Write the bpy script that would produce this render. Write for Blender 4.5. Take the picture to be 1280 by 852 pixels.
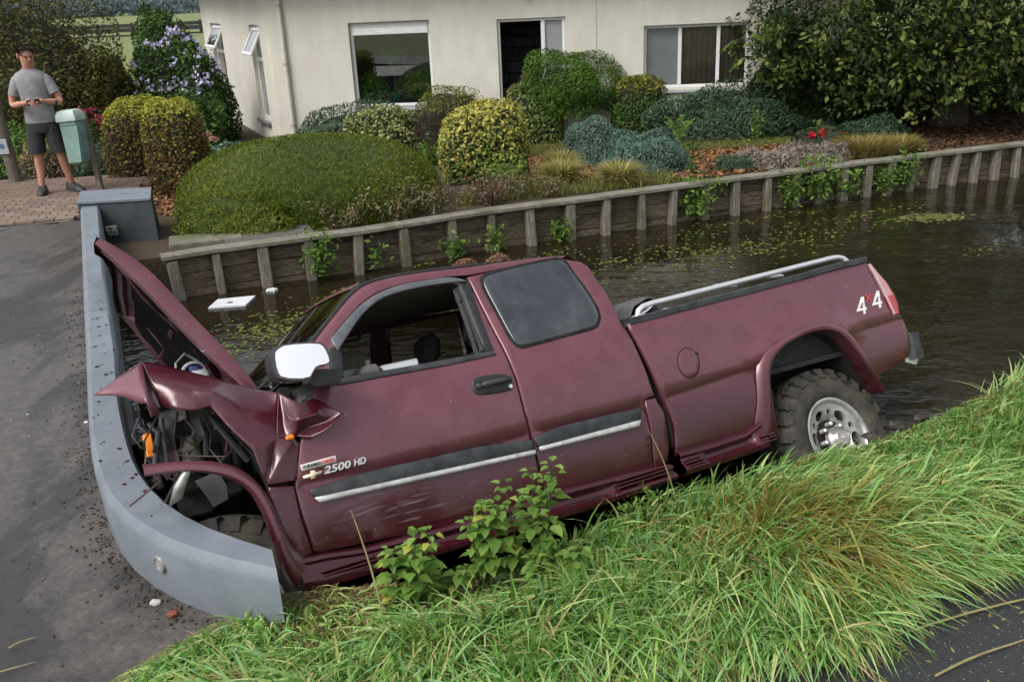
import bpy, bmesh, math, random
import numpy as np
from mathutils import Matrix, Vector, Euler
from mathutils.geometry import delaunay_2d_cdt

S = bpy.context.scene
for o in list(bpy.data.objects):
    bpy.data.objects.remove(o)
COL = S.collection
rad = math.radians

# ------------------------------------------------------------------ camera
cam = bpy.data.cameras.new("camera")
cam.sensor_width = 36.0
cam.sensor_fit = 'HORIZONTAL'
cam.lens = 1145.0 / 1280.0 * 36.0
cam.clip_end = 3000
camo = bpy.data.objects.new("camera", cam)
COL.objects.link(camo)
dn = Vector((138.0, 3020.0, 1145.0)).normalized()      # straight down, seen in camera axes (right, down, forward)
up = -dn
fwv = (Vector((0, 0, 1)) - up * up.z).normalized()
rtv = fwv.cross(up)
if rtv.x < 0:
    rtv = -rtv
# blender camera axes: right, up(-down), back(-forward)
camo.matrix_world = Matrix(((rtv.x, -rtv.y, -rtv.z, 0.0),
                            (fwv.x, -fwv.y, -fwv.z, 0.0),
                            (up.x, -up.y, -up.z, 2.35),
                            (0, 0, 0, 1)))
S.camera = camo

# ------------------------------------------------------------------ light
W = bpy.data.worlds.new("World")
S.world = W
W.use_nodes = True
wn = W.node_tree.nodes
wl = W.node_tree.links
bg = wn['Background']
sky = wn.new('ShaderNodeTexSky')
sky.sky_type = 'NISHITA'
sky.sun_disc = False
SUN_EL, SUN_AZ = 52.0, 228.0        # azimuth clockwise from +Y
sky.sun_elevation = rad(SUN_EL)
sky.sun_rotation = rad(SUN_AZ)
sky.air_density = 1.0
sky.dust_density = 4.0
sky.ozone_density = 1.0
hs = wn.new('ShaderNodeHueSaturation')
hs.inputs['Saturation'].default_value = 0.30       # overcast: grey-white cloud deck
wl.new(sky.outputs[0], hs.inputs['Color'])
wl.new(hs.outputs[0], bg.inputs['Color'])
bg.inputs['Strength'].default_value = 0.15
sun = bpy.data.lights.new("sun", 'SUN')
sun.energy = 1.2
sun.angle = rad(32)
sun.color = (1.0, 0.96, 0.90)
suno = bpy.data.objects.new("sun", sun)
COL.objects.link(suno)
sd = Vector((math.sin(rad(SUN_AZ)) * math.cos(rad(SUN_EL)), math.cos(rad(SUN_AZ)) * math.cos(rad(SUN_EL)), math.sin(rad(SUN_EL))))
suno.rotation_euler = sd.to_track_quat('Z', 'Y').to_euler()
S.view_settings.view_transform = 'Standard'
S.view_settings.look = 'None'
S.view_settings.exposure = 0.56
S.view_settings.gamma = 1.0
S.cycles.max_bounces = 6
S.cycles.transparent_max_bounces = 8
S.cycles.caustics_reflective = False
S.cycles.caustics_refractive = False

# ------------------------------------------------------------------ materials
MATS = {}


def new_mat(name):
    m = bpy.data.materials.new(name)
    m.use_nodes = True
    m.node_tree.nodes.clear()
    return m, m.node_tree.nodes, m.node_tree.links


def ramp(n, stops, interp='LINEAR'):
    r = n.new('ShaderNodeValToRGB')
    r.color_ramp.interpolation = interp
    e = r.color_ramp.elements
    while len(e) < len(stops):
        e.new(0.5)
    for k, (p, c) in enumerate(stops):
        e[k].position = p
        e[k].color = (*c, 1) if len(c) == 3 else c
    return r


def noise(n, l, scale, detail=4, rough=0.55, coord='Object', stretch=None, dist=0.0):
    tc = n.new('ShaderNodeTexCoord')
    t = n.new('ShaderNodeTexNoise')
    t.inputs['Scale'].default_value = scale
    t.inputs['Detail'].default_value = detail
    t.inputs['Roughness'].default_value = rough
    t.inputs['Distortion'].default_value = dist
    src = tc.outputs[coord]
    if stretch:
        mp = n.new('ShaderNodeMapping')
        mp.inputs['Scale'].default_value = stretch
        l.new(src, mp.inputs['Vector'])
        src = mp.outputs[0]
    l.new(src, t.inputs['Vector'])
    return t


def mixc(n, l, fac, a, b, mode='MIX'):
    x = n.new('ShaderNodeMix')
    x.data_type = 'RGBA'
    x.blend_type = mode
    for sock, v in ((0, fac), (6, a), (7, b)):
        if hasattr(v, 'links'):
            l.new(v, x.inputs[sock])
        elif isinstance(v, (int, float)):
            x.inputs[sock].default_value = v
        else:
            x.inputs[sock].default_value = (*v, 1)
    return x.outputs[2]


def mathn(n, l, op, a, b=0.0, clamp=False):
    x = n.new('ShaderNodeMath')
    x.operation = op
    x.use_clamp = clamp
    for k, v in enumerate((a, b)):
        if hasattr(v, 'links'):
            l.new(v, x.inputs[k])
        else:
            x.inputs[k].default_value = v
    return x.outputs[0]


def bump(n, l, h, dist, strength=1.0):
    b = n.new('ShaderNodeBump')
    b.inputs['Distance'].default_value = dist
    b.inputs['Strength'].default_value = strength
    l.new(h, b.inputs['Height'])
    return b.outputs[0]


def finish(n, l, color, rough=0.6, metal=0.0, normal=None, spec=0.5, coat=0.0, coatr=0.05, alpha=None, trans=0.0):
    b = n.new('ShaderNodeBsdfPrincipled')
    o = n.new('ShaderNodeOutputMaterial')
    for key, v in (('Base Color', color), ('Roughness', rough), ('Metallic', metal)):
        if hasattr(v, 'links'):
            l.new(v, b.inputs[key])
        elif isinstance(v, (int, float)):
            b.inputs[key].default_value = v
        else:
            b.inputs[key].default_value = (*v, 1)
    b.inputs['Specular IOR Level'].default_value = spec
    b.inputs['Coat Weight'].default_value = coat
    b.inputs['Coat Roughness'].default_value = coatr
    b.inputs['Transmission Weight'].default_value = trans
    if normal is not None:
        l.new(normal, b.inputs['Normal'])
    l.new(b.outputs[0], o.inputs[0])
    return b


def surf(name, c1, c2=None, scale=12.0, rough=0.6, metal=0.0, bumpd=0.0, bscale=None, spec=0.5, lo=0.35, hi=0.7, c3=None, s3=2.0, stretch=None, coat=0.0, detail=5):
    """two-tone noisy surface with fine relief"""
    if name in MATS:
        return MATS[name]
    m, n, l = new_mat(name)
    t = noise(n, l, scale, detail, stretch=stretch)
    r = ramp(n, [(lo, c1), (hi, c2 or c1)])
    l.new(t.outputs['Fac'], r.inputs[0])
    col = r.outputs[0]
    if c3:
        t3 = noise(n, l, s3, 5)
        r3 = ramp(n, [(0.45, (0, 0, 0)), (0.68, (1, 1, 1))])
        l.new(t3.outputs['Fac'], r3.inputs[0])
        col = mixc(n, l, r3.outputs[0], col, c3)
    nm = None
    if bumpd:
        tb = noise(n, l, bscale or scale * 3, 4, stretch=stretch)
        nm = bump(n, l, tb.outputs['Fac'], bumpd)
    finish(n, l, col, rough, metal, nm, spec, coat)
    MATS[name] = m
    return m


def leafmat(name, stops, rough=0.55, trans=0.25, spec=0.18):
    """foliage: each leaf has its own value 'rnd' that picks its colour"""
    if name in MATS:
        return MATS[name]
    m, n, l = new_mat(name)
    a = n.new('ShaderNodeAttribute')
    a.attribute_name = 'rnd'
    r = ramp(n, stops)
    l.new(a.outputs['Fac'], r.inputs[0])
    b = finish(n, l, r.outputs[0], rough, 0.0, None, spec)
    tr = n.new('ShaderNodeBsdfTranslucent')
    l.new(r.outputs[0], tr.inputs['Color'])
    mx = n.new('ShaderNodeMixShader')
    mx.inputs[0].default_value = trans
    out = [x for x in n if x.type == 'OUTPUT_MATERIAL'][0]
    l.new(b.outputs[0], mx.inputs[1])
    l.new(tr.outputs[0], mx.inputs[2])
    l.new(mx.outputs[0], out.inputs[0])
    MATS[name] = m
    return m


# ------------------------------------------------------------------ objects
def props(o, label=None, cat=None, group=None, kind=None):
    if label: o['label'] = label
    if cat: o['category'] = cat
    if group: o['group'] = group
    if kind: o['kind'] = kind
    return o


def link(name, data, parent=None):
    o = bpy.data.objects.new(name, data)
    COL.objects.link(o)
    if parent is not None:
        o.parent = parent
    return o


def thing(name, label, cat, loc=(0, 0, 0), rotz=0.0, group=None):
    o = bpy.data.objects.new(name, None)
    o.empty_display_size = 0.2
    COL.objects.link(o)
    o.location = loc
    o.rotation_euler = (0, 0, rotz)
    return props(o, label, cat, group)


def mesh_data(name, verts, faces, mat=None, smooth=False, rnd=None):
    me = bpy.data.meshes.new(name)
    me.from_pydata([tuple(v) for v in verts], [], faces)
    if mat is not None:
        me.materials.append(mat)
    if smooth:
        me.shade_smooth()
    me.update()
    return me


def mesh(name, verts, faces, mat=None, parent=None, smooth=False):
    return link(name, mesh_data(name, verts, faces, mat, smooth), parent)


def quads_np(name, V, mat, rnd, parent=None, nper=4):
    """fast mesh of independent polygons: V (n, nper, 3), rnd (n,)"""
    V = np.asarray(V, np.float32)
    n = V.shape[0]
    me = bpy.data.meshes.new(name)
    me.vertices.add(n * nper)
    me.vertices.foreach_set('co', V.reshape(-1))
    me.loops.add(n * nper)
    me.loops.foreach_set('vertex_index', np.arange(n * nper, dtype=np.int32))
    me.polygons.add(n)
    me.polygons.foreach_set('loop_start', np.arange(n, dtype=np.int32) * nper)
    a = me.attributes.new('rnd', 'FLOAT', 'FACE')
    a.data.foreach_set('value', np.asarray(rnd, np.float32))
    me.materials.append(mat)
    me.update(calc_edges=True)
    return link(name, me, parent)


class MB:
    """collects simple solids into one bmesh-like list"""
    def __init__(self):
        self.v = []; self.f = []

    def add(self, vs, fs):
        k = len(self.v)
        self.v += [tuple(x) for x in vs]
        self.f += [tuple(i + k for i in f) for f in fs]
        return self

    def box(self, lo, hi, M=None, taper=1.0):
        x0, y0, z0 = lo; x1, y1, z1 = hi
        cx_, cy_ = (x0 + x1) / 2, (y0 + y1) / 2
        vs = [(x0, y0, z0), (x1, y0, z0), (x1, y1, z0), (x0, y1, z0)]
        vs += [(cx_ + (x - cx_) * taper, cy_ + (y - cy_) * taper, z1) for x, y in ((x0, y0), (x1, y0), (x1, y1), (x0, y1))]
        if M is not None:
            vs = [M @ Vector(v) for v in vs]
        return self.add(vs, [(3, 2, 1, 0), (4, 5, 6, 7), (0, 1, 5, 4), (1, 2, 6, 5), (2, 3, 7, 6), (3, 0, 4, 7)])

    def rbox(self, lo, hi, b=0.006, M=None):
        """box with chamfered edges (bevelled along all 12 edges)"""
        bm = bmesh.new()
        c = [(lo[i] + hi[i]) / 2 for i in range(3)]; s = [abs(hi[i] - lo[i]) for i in range(3)]
        bmesh.ops.create_cube(bm, size=1.0, matrix=Matrix.Translation(c) @ Matrix.Diagonal((*s, 1)))
        bb = min(b, min(s) * 0.45)
        bmesh.ops.bevel(bm, geom=bm.edges[:], offset=bb, segments=1, affect='EDGES', profile=0.5)
        vs = [v.co.copy() for v in bm.verts]
        if M is not None:
            vs = [M @ v for v in vs]
        bm.verts.index_update()
        fs = [tuple(v.index for v in f.verts) for f in bm.faces]
        bm.free()
        return self.add(vs, fs)

    def tube(self, pts, r, n=8, cap=True):
        P = [Vector(p) for p in pts]
        rs = r if isinstance(r, (list, tuple)) else [r] * len(P)
        k0 = len(self.v)
        t0 = (P[1] - P[0]).normalized()
        a = t0.orthogonal().normalized()
        for i, p in enumerate(P):
            if i == 0: t = P[1] - P[0]
            elif i == len(P) - 1: t = P[-1] - P[-2]
            else: t = (P[i + 1] - P[i]).normalized() + (P[i] - P[i - 1]).normalized()
            t = t.normalized() if t.length > 1e-9 else t0
            a = (a - t * a.dot(t))
            a = a.normalized() if a.length > 1e-6 else t.orthogonal().normalized()
            b = t.cross(a)
            for k in range(n):
                w = 2 * math.pi * k / n
                self.v.append(tuple(p + (a * math.cos(w) + b * math.sin(w)) * rs[i]))
        for i in range(len(P) - 1):
            for k in range(n):
                q = k0 + i * n
                self.f.append((q + k, q + (k + 1) % n, q + n + (k + 1) % n, q + n + k))
        if cap:
            self.f.append(tuple(k0 + k for k in reversed(range(n))))
            self.f.append(tuple(k0 + (len(P) - 1) * n + k for k in range(n)))
        return self

    def loft(self, rings, closed=True, cap=True):
        n = len(rings[0]); k0 = len(self.v)
        for r in rings:
            self.v += [tuple(p) for p in r]
        for i in range(len(rings) - 1):
            for k in range(n if closed else n - 1):
                q = k0 + i * n
                self.f.append((q + k, q + (k + 1) % n, q + n + (k + 1) % n, q + n + k))
        if cap and closed:
            self.f.append(tuple(k0 + k for k in reversed(range(n))))
            self.f.append(tuple(k0 + (len(rings) - 1) * n + k for k in range(n)))
        return self

    def prism(self, poly, a, b, axis='y'):
        """extrude 2-D polygon between a and b along axis"""
        def mk(p, t):
            return (p[0], t, p[1]) if axis == 'y' else ((t, p[0], p[1]) if axis == 'x' else (p[0], p[1], t))
        n = len(poly)
        vs = [mk(p, a) for p in poly] + [mk(p, b) for p in poly]
        fs = [tuple(range(n)), tuple(reversed(range(n, 2 * n)))]
        fs += [(i, i + n, (i + 1) % n + n, (i + 1) % n) for i in range(n)]
        return self.add(vs, fs)

    def build(self, name, mat, parent=None, smooth=False, fix=True):
        me = mesh_data(name, self.v, self.f, mat)
        if fix:
            bm = bmesh.new(); bm.from_mesh(me)
            bmesh.ops.recalc_face_normals(bm, faces=bm.faces)
            bm.to_mesh(me); bm.free()
        o = link(name, me, parent)
        if smooth:
            me.shade_smooth()
            try:
                me.set_sharp_from_angle(angle=rad(40))
            except Exception:
                pass
        return o


def ss(a, b, x):
    t = np.clip((x - a) / (b - a), 0, 1)
    return t * t * (3 - 2 * t)


def lerp(a, b, t):
    return a + (b - a) * t


def resample(P, n):
    P = np.asarray(P, float)
    d = np.r_[0, np.cumsum(np.linalg.norm(np.diff(P, axis=0), axis=1))]
    t = np.linspace(0, d[-1], n)
    return np.stack([np.interp(t, d, P[:, k]) for k in range(P.shape[1])], 1)


def inpoly(p, poly):
    x, y = p; c = False; j = len(poly) - 1
    for i in range(len(poly)):
        xi, yi = poly[i]; xj, yj = poly[j]
        if (yi > y) != (yj > y) and x < (xj - xi) * (y - yi) / (yj - yi) + xi:
            c = not c
        j = i
    return c


def inset(poly, d):
    """move a polygon's outline inwards by d"""
    P = [Vector(p) for p in poly]; n = len(P); out = []
    area = sum(P[i].x * P[(i + 1) % n].y - P[(i + 1) % n].x * P[i].y for i in range(n))
    s = 1 if area > 0 else -1
    for i in range(n):
        e1 = (P[i] - P[i - 1]); e2 = (P[(i + 1) % n] - P[i])
        if e1.length < 1e-9 or e2.length < 1e-9:
            out.append(P[i].copy()); continue
        e1.normalize(); e2.normalize()
        n1 = Vector((-e1.y, e1.x)) * s; n2 = Vector((-e2.y, e2.x)) * s
        b = n1 + n2
        k = 1 + n1.dot(n2)
        out.append(P[i] + b * (d / max(k, 0.35)))
    return [tuple(p) for p in out]


def dens(poly, step):
    out = []
    n = len(poly)
    for i in range(n):
        a = Vector(poly[i]); b = Vector(poly[(i + 1) % n])
        k = max(1, int((b - a).length / step))
        out += [tuple(a.lerp(b, j / k)) for j in range(k)]
    return out


def round_poly(poly, it=2):
    P = [Vector(p) for p in poly]
    for _ in range(it):
        Q = []
        n = len(P)
        for i in range(n):
            a, b = P[i], P[(i + 1) % n]
            Q += [a.lerp(b, 0.25), a.lerp(b, 0.75)]
        P = Q
    return [tuple(p) for p in P]
# truck side outlines (x forward of the rear axle, z up), metres
T = {
 'visor_up': [[2.735,1.537],[2.638,1.613],[2.524,1.69],[2.422,1.732],[2.292,1.755],[2.167,1.755],[1.997,1.753],[1.951,1.736],[1.93,1.712]],
 'visor_lo': [[2.724,1.472],[2.534,1.643],[2.435,1.699],[2.306,1.719],[2.18,1.723],[2.011,1.72],[1.959,1.714]],
 'win': [[2.757,1.396],[2.76,1.332],[2.574,1.326],[2.265,1.315],[2.113,1.329],[2.003,1.324],[2.008,1.549],[2.01,1.678],[2.012,1.72],[2.18,1.723],[2.306,1.719],[2.435,1.699],[2.534,1.643],[2.668,1.526]],
 'belt': [[2.762,1.322],[2.577,1.318],[2.21,1.308],[1.958,1.308]],
 'apil': [[2.919,1.45],[2.805,1.547],[2.657,1.665],[2.562,1.739],[2.492,1.76],[2.355,1.783],[2.154,1.788],[1.918,1.776]],
 'roof': [[2.488,1.793],[2.395,1.807],[2.23,1.809],[2.062,1.804],[1.882,1.79],[1.756,1.79],[1.552,1.786],[1.422,1.78],[1.289,1.769],[1.269,1.751],[1.2,1.729],[1.174,1.682],[1.161,1.594],[1.143,1.496],[1.144,1.385],[1.144,1.34]],
 'cabrear': [[1.154,1.323],[1.139,1.277],[1.121,1.159],[1.097,1.012],[1.083,0.921],[1.043,0.805],[1.046,0.672],[1.083,0.532],[1.112,0.484]],
 'bedfront': [[1.147,1.324],[1.124,1.261],[1.095,1.153],[1.058,1.004],[1.036,0.903],[1.009,0.814],[0.995,0.71],[1.009,0.613],[1.031,0.544],[1.047,0.459]],
 'qwin': [[1.84,1.713],[1.8,1.733],[1.57,1.75],[1.354,1.758],[1.308,1.732],[1.296,1.659],[1.269,1.542],[1.257,1.434],[1.271,1.381],[1.307,1.343],[1.343,1.332],[1.782,1.31],[1.81,1.324],[1.828,1.362],[1.84,1.527],[1.852,1.657]],
 'doorrear': [[1.919,1.71],[1.854,1.497],[1.878,1.325],[1.889,1.139],[1.871,0.884],[1.865,0.723],[1.851,0.56],[1.845,0.464]],
 'rdoorrear': [[1.156,0.881],[1.155,0.824],[1.155,0.695],[1.185,0.529]],
 'doorfront': [[2.881,1.303],[2.948,1.203],[3.014,1.091],[3.061,0.94],[3.076,0.924],[3.066,0.766],[3.045,0.605]],
 'doorbot': [[3.039,0.603],[2.322,0.547],[1.798,0.562],[1.185,0.526]],
 'crease': [[3.048,0.936],[2.328,0.896],[2.156,0.89],[1.868,0.891],[1.174,0.88],[1.077,0.878]],
 'creasebed': [[1.024,0.889],[0.361,0.929],[-0.45,0.981],[-0.922,0.998]],
 'mold1': [[3.026,0.904],[1.879,0.868],[1.872,0.77],[2.987,0.816]],
 'chrome1': [[3.001,0.845],[1.873,0.792],[1.873,0.768],[2.986,0.818]],
 'mold2': [[1.868,0.874],[1.213,0.861],[1.195,0.843],[1.228,0.764],[1.845,0.777]],
 'chrome2': [[1.846,0.799],[1.213,0.796],[1.231,0.763],[1.845,0.777]],
 'handle': [[2.129,1.184],[2.102,1.212],[1.944,1.2],[1.909,1.165],[1.912,1.119],[1.942,1.104],[2.102,1.116],[2.132,1.138]],
 'mirror': [[3.089,1.495],[3.068,1.512],[3.033,1.523],[2.893,1.5],[2.871,1.475],[2.863,1.413],[2.873,1.397],[2.927,1.398],[2.944,1.381],[2.972,1.347],[3.083,1.376],[3.097,1.412]],
 'mirrorarm': [[2.915,1.395],[2.799,1.375],[2.809,1.312],[2.925,1.319],[2.944,1.343]],
 'capupper': [[1.17,1.342],[1.081,1.338],[1.018,1.344],[-0.19,1.393],[-0.464,1.414],[-0.767,1.412]],
 'caplower': [[1.115,1.301],[0.573,1.329],[-0.176,1.366],[-0.447,1.377],[-0.781,1.386]],
 'rflare_out': [[0.464,0.555],[0.42,0.615],[0.375,0.781],[0.356,0.928],[0.323,0.988],[0.221,1.041],[-0.053,1.066],[-0.311,1.061],[-0.424,1.014],[-0.508,0.86],[-0.568,0.719],[-0.635,0.575]],
 'rflare_in': [[0.309,0.483],[0.293,0.764],[0.282,0.883],[0.268,0.909],[0.208,0.958],[0.112,1.003],[-0.041,1.029],[-0.252,1.035],[-0.365,0.988],[-0.437,0.883],[-0.498,0.751],[-0.594,0.575]],
 'tail_in': [[-0.769,1.356],[-0.86,1.013]],
 'tail_out': [[-0.805,1.375],[-0.845,1.321],[-0.898,1.265],[-0.935,1.174],[-0.946,1.135],[-0.94,1.013]],
 'rearcorner': [[-0.965,0.963],[-0.98,0.877],[-0.963,0.787],[-0.924,0.724],[-0.603,0.656]],
 'apron': [[-0.618,0.644],[-0.618,0.548],[-0.757,0.596],[-0.925,0.641]],
 'bumper': [[-1.019,0.87],[-1.113,0.862],[-1.122,0.766],[-1.058,0.695],[-0.957,0.677]],
 'fl_out': [[3.66,1.153],[3.59,1.146],[3.38,1.103],[3.29,1.055],[3.228,0.98],[3.191,0.904],[3.151,0.721],[3.12,0.612]],
 'fl_in': [[3.664,1.104],[3.575,1.106],[3.391,1.054],[3.301,0.999],[3.251,0.933],[3.223,0.82],[3.204,0.657],[3.189,0.534],[3.16,0.484]],
 'rock_bot': [[3.195,0.53],[3.166,0.48],[3.002,0.452],[2.866,0.455],[2.692,0.445],[1.679,0.421],[1.401,0.426],[1.073,0.444]],
 'rock_top': [[3.107,0.599],[2.85,0.561],[2.322,0.547],[1.801,0.55],[1.189,0.521]],
}
# crumpled fender sheet (x, y left, z)
FV = {
 'b0': [3.558,0.74,1.61],
 'b1': [3.473,0.76,1.572],
 'b2': [3.391,0.78,1.527],
 'b3': [3.289,0.8,1.475],
 'b4': [3.19,0.82,1.419],
 'b5': [3.112,0.84,1.374],
 'b6': [3.042,0.92,1.339],
 'c0': [3.554,0.86,1.511],
 'c1': [3.484,0.9,1.47],
 'c2': [3.404,0.93,1.422],
 'c3': [3.324,0.95,1.396],
 'c4': [3.224,0.95,1.314],
 'c5': [3.146,0.96,1.277],
 'c6': [3.077,0.95,1.241],
 'd0': [3.529,0.88,1.383],
 'd1': [3.483,0.93,1.358],
 'd2': [3.411,0.95,1.333],
 'd3': [3.345,0.94,1.337],
 'd4': [3.29,0.98,1.223],
 'd5': [3.221,1.0,1.113],
 'd6': [3.107,0.99,1.144],
 'e5': [3.201,1.0,0.995],
 'e6': [3.191,0.985,0.95],
 'g': [3.142,0.965,1.042],
 'h0': [3.038,1.0,1.123],
 'h1': [3.014,0.985,1.093],
 'h2': [3.061,0.98,0.939],
 'h3': [3.171,0.99,0.981],
 'q1': [2.979,1.0,1.266],
 'q2': [2.909,1.0,1.277],
 'q3': [2.816,1.07,1.18],
 'q4': [2.873,1.07,1.142],
 'q5': [2.924,1.05,1.119],
 'q6': [2.969,1.03,1.109],
 'q7': [3.026,1.0,1.128],
 'q8': [3.07,0.99,1.131],
 'm1': [3.018,1.06,1.197],
 'm2': [2.926,1.07,1.201],
 'm3': [3.051,0.95,1.228],
 'm4': [2.954,1.0,1.158],
 'm5': [2.887,1.03,1.163],
 't0': [3.774,0.7,1.505],
 't1': [3.67,0.72,1.559],
 'u1': [3.664,0.8,1.512],
 's1': [3.714,0.74,1.487],
 's2': [3.658,0.8,1.461],
 's3': [3.616,0.9,1.411],
 'r1': [3.583,0.9,1.498],
 'r2': [3.594,0.97,1.406],
 's4': [3.586,0.95,1.344],
 's5': [3.531,0.87,1.353],
 'v1': [3.544,0.8,1.487],
}
HOOD_L = [[3.621,2.178],[3.525,2.087],[3.438,1.974],[3.337,1.838],[3.247,1.673],[3.17,1.528],[3.097,1.401]]
# ================================================================== SETTING
rng = np.random.default_rng(7)
random.seed(7)
U = np.array((.871, .491)); VV = np.array((-.491, .871))      # along / across the ditch
WATER = -0.35


def xy(u, v):
    return U[0] * u + VV[0] * v, U[1] * u + VV[1] * v


def road_z(y):
    return 0.2 * ss(4, 11, y)


def garden_z(x, y):
    return 0.1 - 0.2 * ss(10.5, 17, y)


def bank_z(u, v):
    """grass bank between the path and the ditch"""
    s = 0.42 * (1 - ss(0.7, 1.9, u)) + .14 * (1 - ss(.6, 1.0, u)) + .07 * ss(1.4, 1.9, u) * (1 - ss(2.6, 3.1, u))
    w = v - s
    z = 0.02 * np.sin(u * 2.1) * ss(2.0, 2.3, v) - .006 * (v < 2.0) + 0.05 * ss(1.98, 2.3, v)
    z = z + .20 * ss(4.7, 6.2, u) * ss(2.1, 2.7, v)
    z = z - 0.07 * ss(2.3, 2.9, w) - 0.5 * ss(2.85, 3.3, w) - .75 * ss(3.1, 4.4, w)
    return z - 0.1 * (1 - ss(-.35, .05, u))


# --- materials of the setting
m, n, l = new_mat('soil'); MATS['soil'] = m
t1 = noise(n, l, 3.0, 6, coord='Object'); t2 = noise(n, l, 40.0, 5, coord='Object')
r1 = ramp(n, [(0.3, (.035, .024, .014)), (0.5, (.07, .045, .024)), (0.7, (.05, .05, .02))]); l.new(t1.outputs['Fac'], r1.inputs[0])
r2 = ramp(n, [(0.3, (.3, .3, .3)), (0.7, (1.2, 1.2, 1.2))]); l.new(t2.outputs['Fac'], r2.inputs[0])
finish(n, l, mixc(n, l, 1.0, r1.outputs[0], r2.outputs[0], 'MULTIPLY'), 0.95, 0, bump(n, l, t2.outputs['Fac'], 0.03))

m, n, l = new_mat('field'); MATS['field'] = m
t1 = noise(n, l, 0.05, 6, coord='Object'); t2 = noise(n, l, 0.9, 5, coord='Object', stretch=(0.3, 2.0, 1))
r1 = ramp(n, [(0.35, (.12, .17, .05)), (0.5, (.2, .24, .08)), (0.7, (.26, .25, .11))]); l.new(t1.outputs['Fac'], r1.inputs[0])
r2 = ramp(n, [(0.3, (.7, .7, .7)), (0.7, (1.15, 1.15, 1.1))]); l.new(t2.outputs['Fac'], r2.inputs[0])
finish(n, l, mixc(n, l, 1.0, r1.outputs[0], r2.outputs[0], 'MULTIPLY'), 0.9)

m, n, l = new_mat('ground'); MATS['ground'] = m          # near garden soil, further off rough grass
tc = n.new('ShaderNodeTexCoord'); sx = n.new('ShaderNodeSeparateXYZ'); l.new(tc.outputs['Object'], sx.inputs[0])
t1 = noise(n, l, 2.5, 6); t2 = noise(n, l, 45.0, 5)
soilr = ramp(n, [(0.3, (.05, .034, .02)), (0.5, (.085, .055, .03)), (0.7, (.06, .055, .024))]); l.new(t1.outputs['Fac'], soilr.inputs[0])
fieldr = ramp(n, [(0.3, (.13, .18, .05)), (0.5, (.2, .25, .08)), (0.7, (.26, .25, .11))]); l.new(t1.outputs['Fac'], fieldr.inputs[0])
far = n.new('ShaderNodeMapRange'); far.inputs[1].default_value = 24; far.inputs[2].default_value = 27; l.new(sx.outputs['Y'], far.inputs[0])
near = n.new('ShaderNodeMapRange'); near.inputs[1].default_value = 4.6; near.inputs[2].default_value = 3.6; l.new(sx.outputs['Y'], near.inputs[0]); farm = mathn(n, l, 'MAXIMUM', far.outputs[0], mathn(n, l, 'MULTIPLY', near.outputs[0], .6))
r2 = ramp(n, [(0.3, (.35, .35, .35)), (0.7, (1.15, 1.15, 1.15))]); l.new(t2.outputs['Fac'], r2.inputs[0])
base = mixc(n, l, farm, soilr.outputs[0], fieldr.outputs[0])
finish(n, l, mixc(n, l, 1.0, base, r2.outputs[0], 'MULTIPLY'), 0.95, 0, bump(n, l, t2.outputs['Fac'], 0.02))

# wet asphalt of the driveway: damp dark patches that shine, dry greyer ones
m, n, l = new_mat('wet_asphalt'); MATS['wet_asphalt'] = m
t1 = noise(n, l, 0.95, 9, 0.62, dist=0.6, stretch=(1.1, .55, 1)); t2 = noise(n, l, 190.0, 2); t3 = noise(n, l, 11.0, 6, 0.7); t5 = noise(n, l, 34.0, 5, .7)
wet = ramp(n, [(0.465, (0, 0, 0)), (0.55, (1, 1, 1))]); l.new(t1.outputs['Fac'], wet.inputs[0])
dry = ramp(n, [(0.30, (.052, .045, .039)), (0.5, (.074, .065, .057)), (0.72, (.102, .087, .074))]); l.new(t3.outputs['Fac'], dry.inputs[0])
dark = ramp(n, [(0.35, (.018, .0145, .0115)), (0.7, (.034, .027, .021))]); l.new(t3.outputs['Fac'], dark.inputs[0])
grit = ramp(n, [(0.36, (.72, .72, .72)), (0.5, (.98, .98, .98)), (0.66, (1.28, 1.28, 1.28))]); l.new(t2.outputs['Fac'], grit.inputs[0])
fine = ramp(n, [(0.35, (.7, .7, .7)), (0.65, (1.25, 1.25, 1.25))]); l.new(t5.outputs['Fac'], fine.inputs[0])
cc = mixc(n, l, wet.outputs[0], dry.outputs[0], dark.outputs[0])
cc = mixc(n, l, 1.0, mixc(n, l, 1.0, cc, grit.outputs[0], 'MULTIPLY'), fine.outputs[0], 'MULTIPLY')
rr = n.new('ShaderNodeMapRange'); rr.inputs[3].default_value = 0.27; rr.inputs[4].default_value = 0.10; l.new(wet.outputs[0], rr.inputs[0])
r5 = mathn(n, l, 'ADD', rr.outputs[0], mathn(n, l, 'MULTIPLY', t5.outputs['Fac'], .16))
finish(n, l, cc, r5, 0, bump(n, l, t2.outputs['Fac'], 0.0018), .85)

m, n, l = new_mat('dark_asphalt'); MATS['dark_asphalt'] = m
t2 = noise(n, l, 170.0, 3); t3 = noise(n, l, 6.0, 5)
vo = n.new('ShaderNodeTexVoronoi'); vo.inputs['Scale'].default_value = 75; tc = n.new('ShaderNodeTexCoord'); l.new(tc.outputs['Object'], vo.inputs['Vector'])
sp = ramp(n, [(0.0, (1, 1, 1)), (0.13, (1, 1, 1)), (0.18, (0, 0, 0))]); l.new(vo.outputs['Distance'], sp.inputs[0])
wn_ = n.new('ShaderNodeTexWhiteNoise'); l.new(vo.outputs['Position'], wn_.inputs['Vector'])
pick = mathn(n, l, 'GREATER_THAN', wn_.outputs['Value'], 0.78)
c0 = ramp(n, [(0.35, (.018, .018, .020)), (0.7, (.042, .042, .046))]); l.new(t2.outputs['Fac'], c0.inputs[0])
fac = mathn(n, l, 'MULTIPLY', sp.outputs[0], pick)
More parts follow.
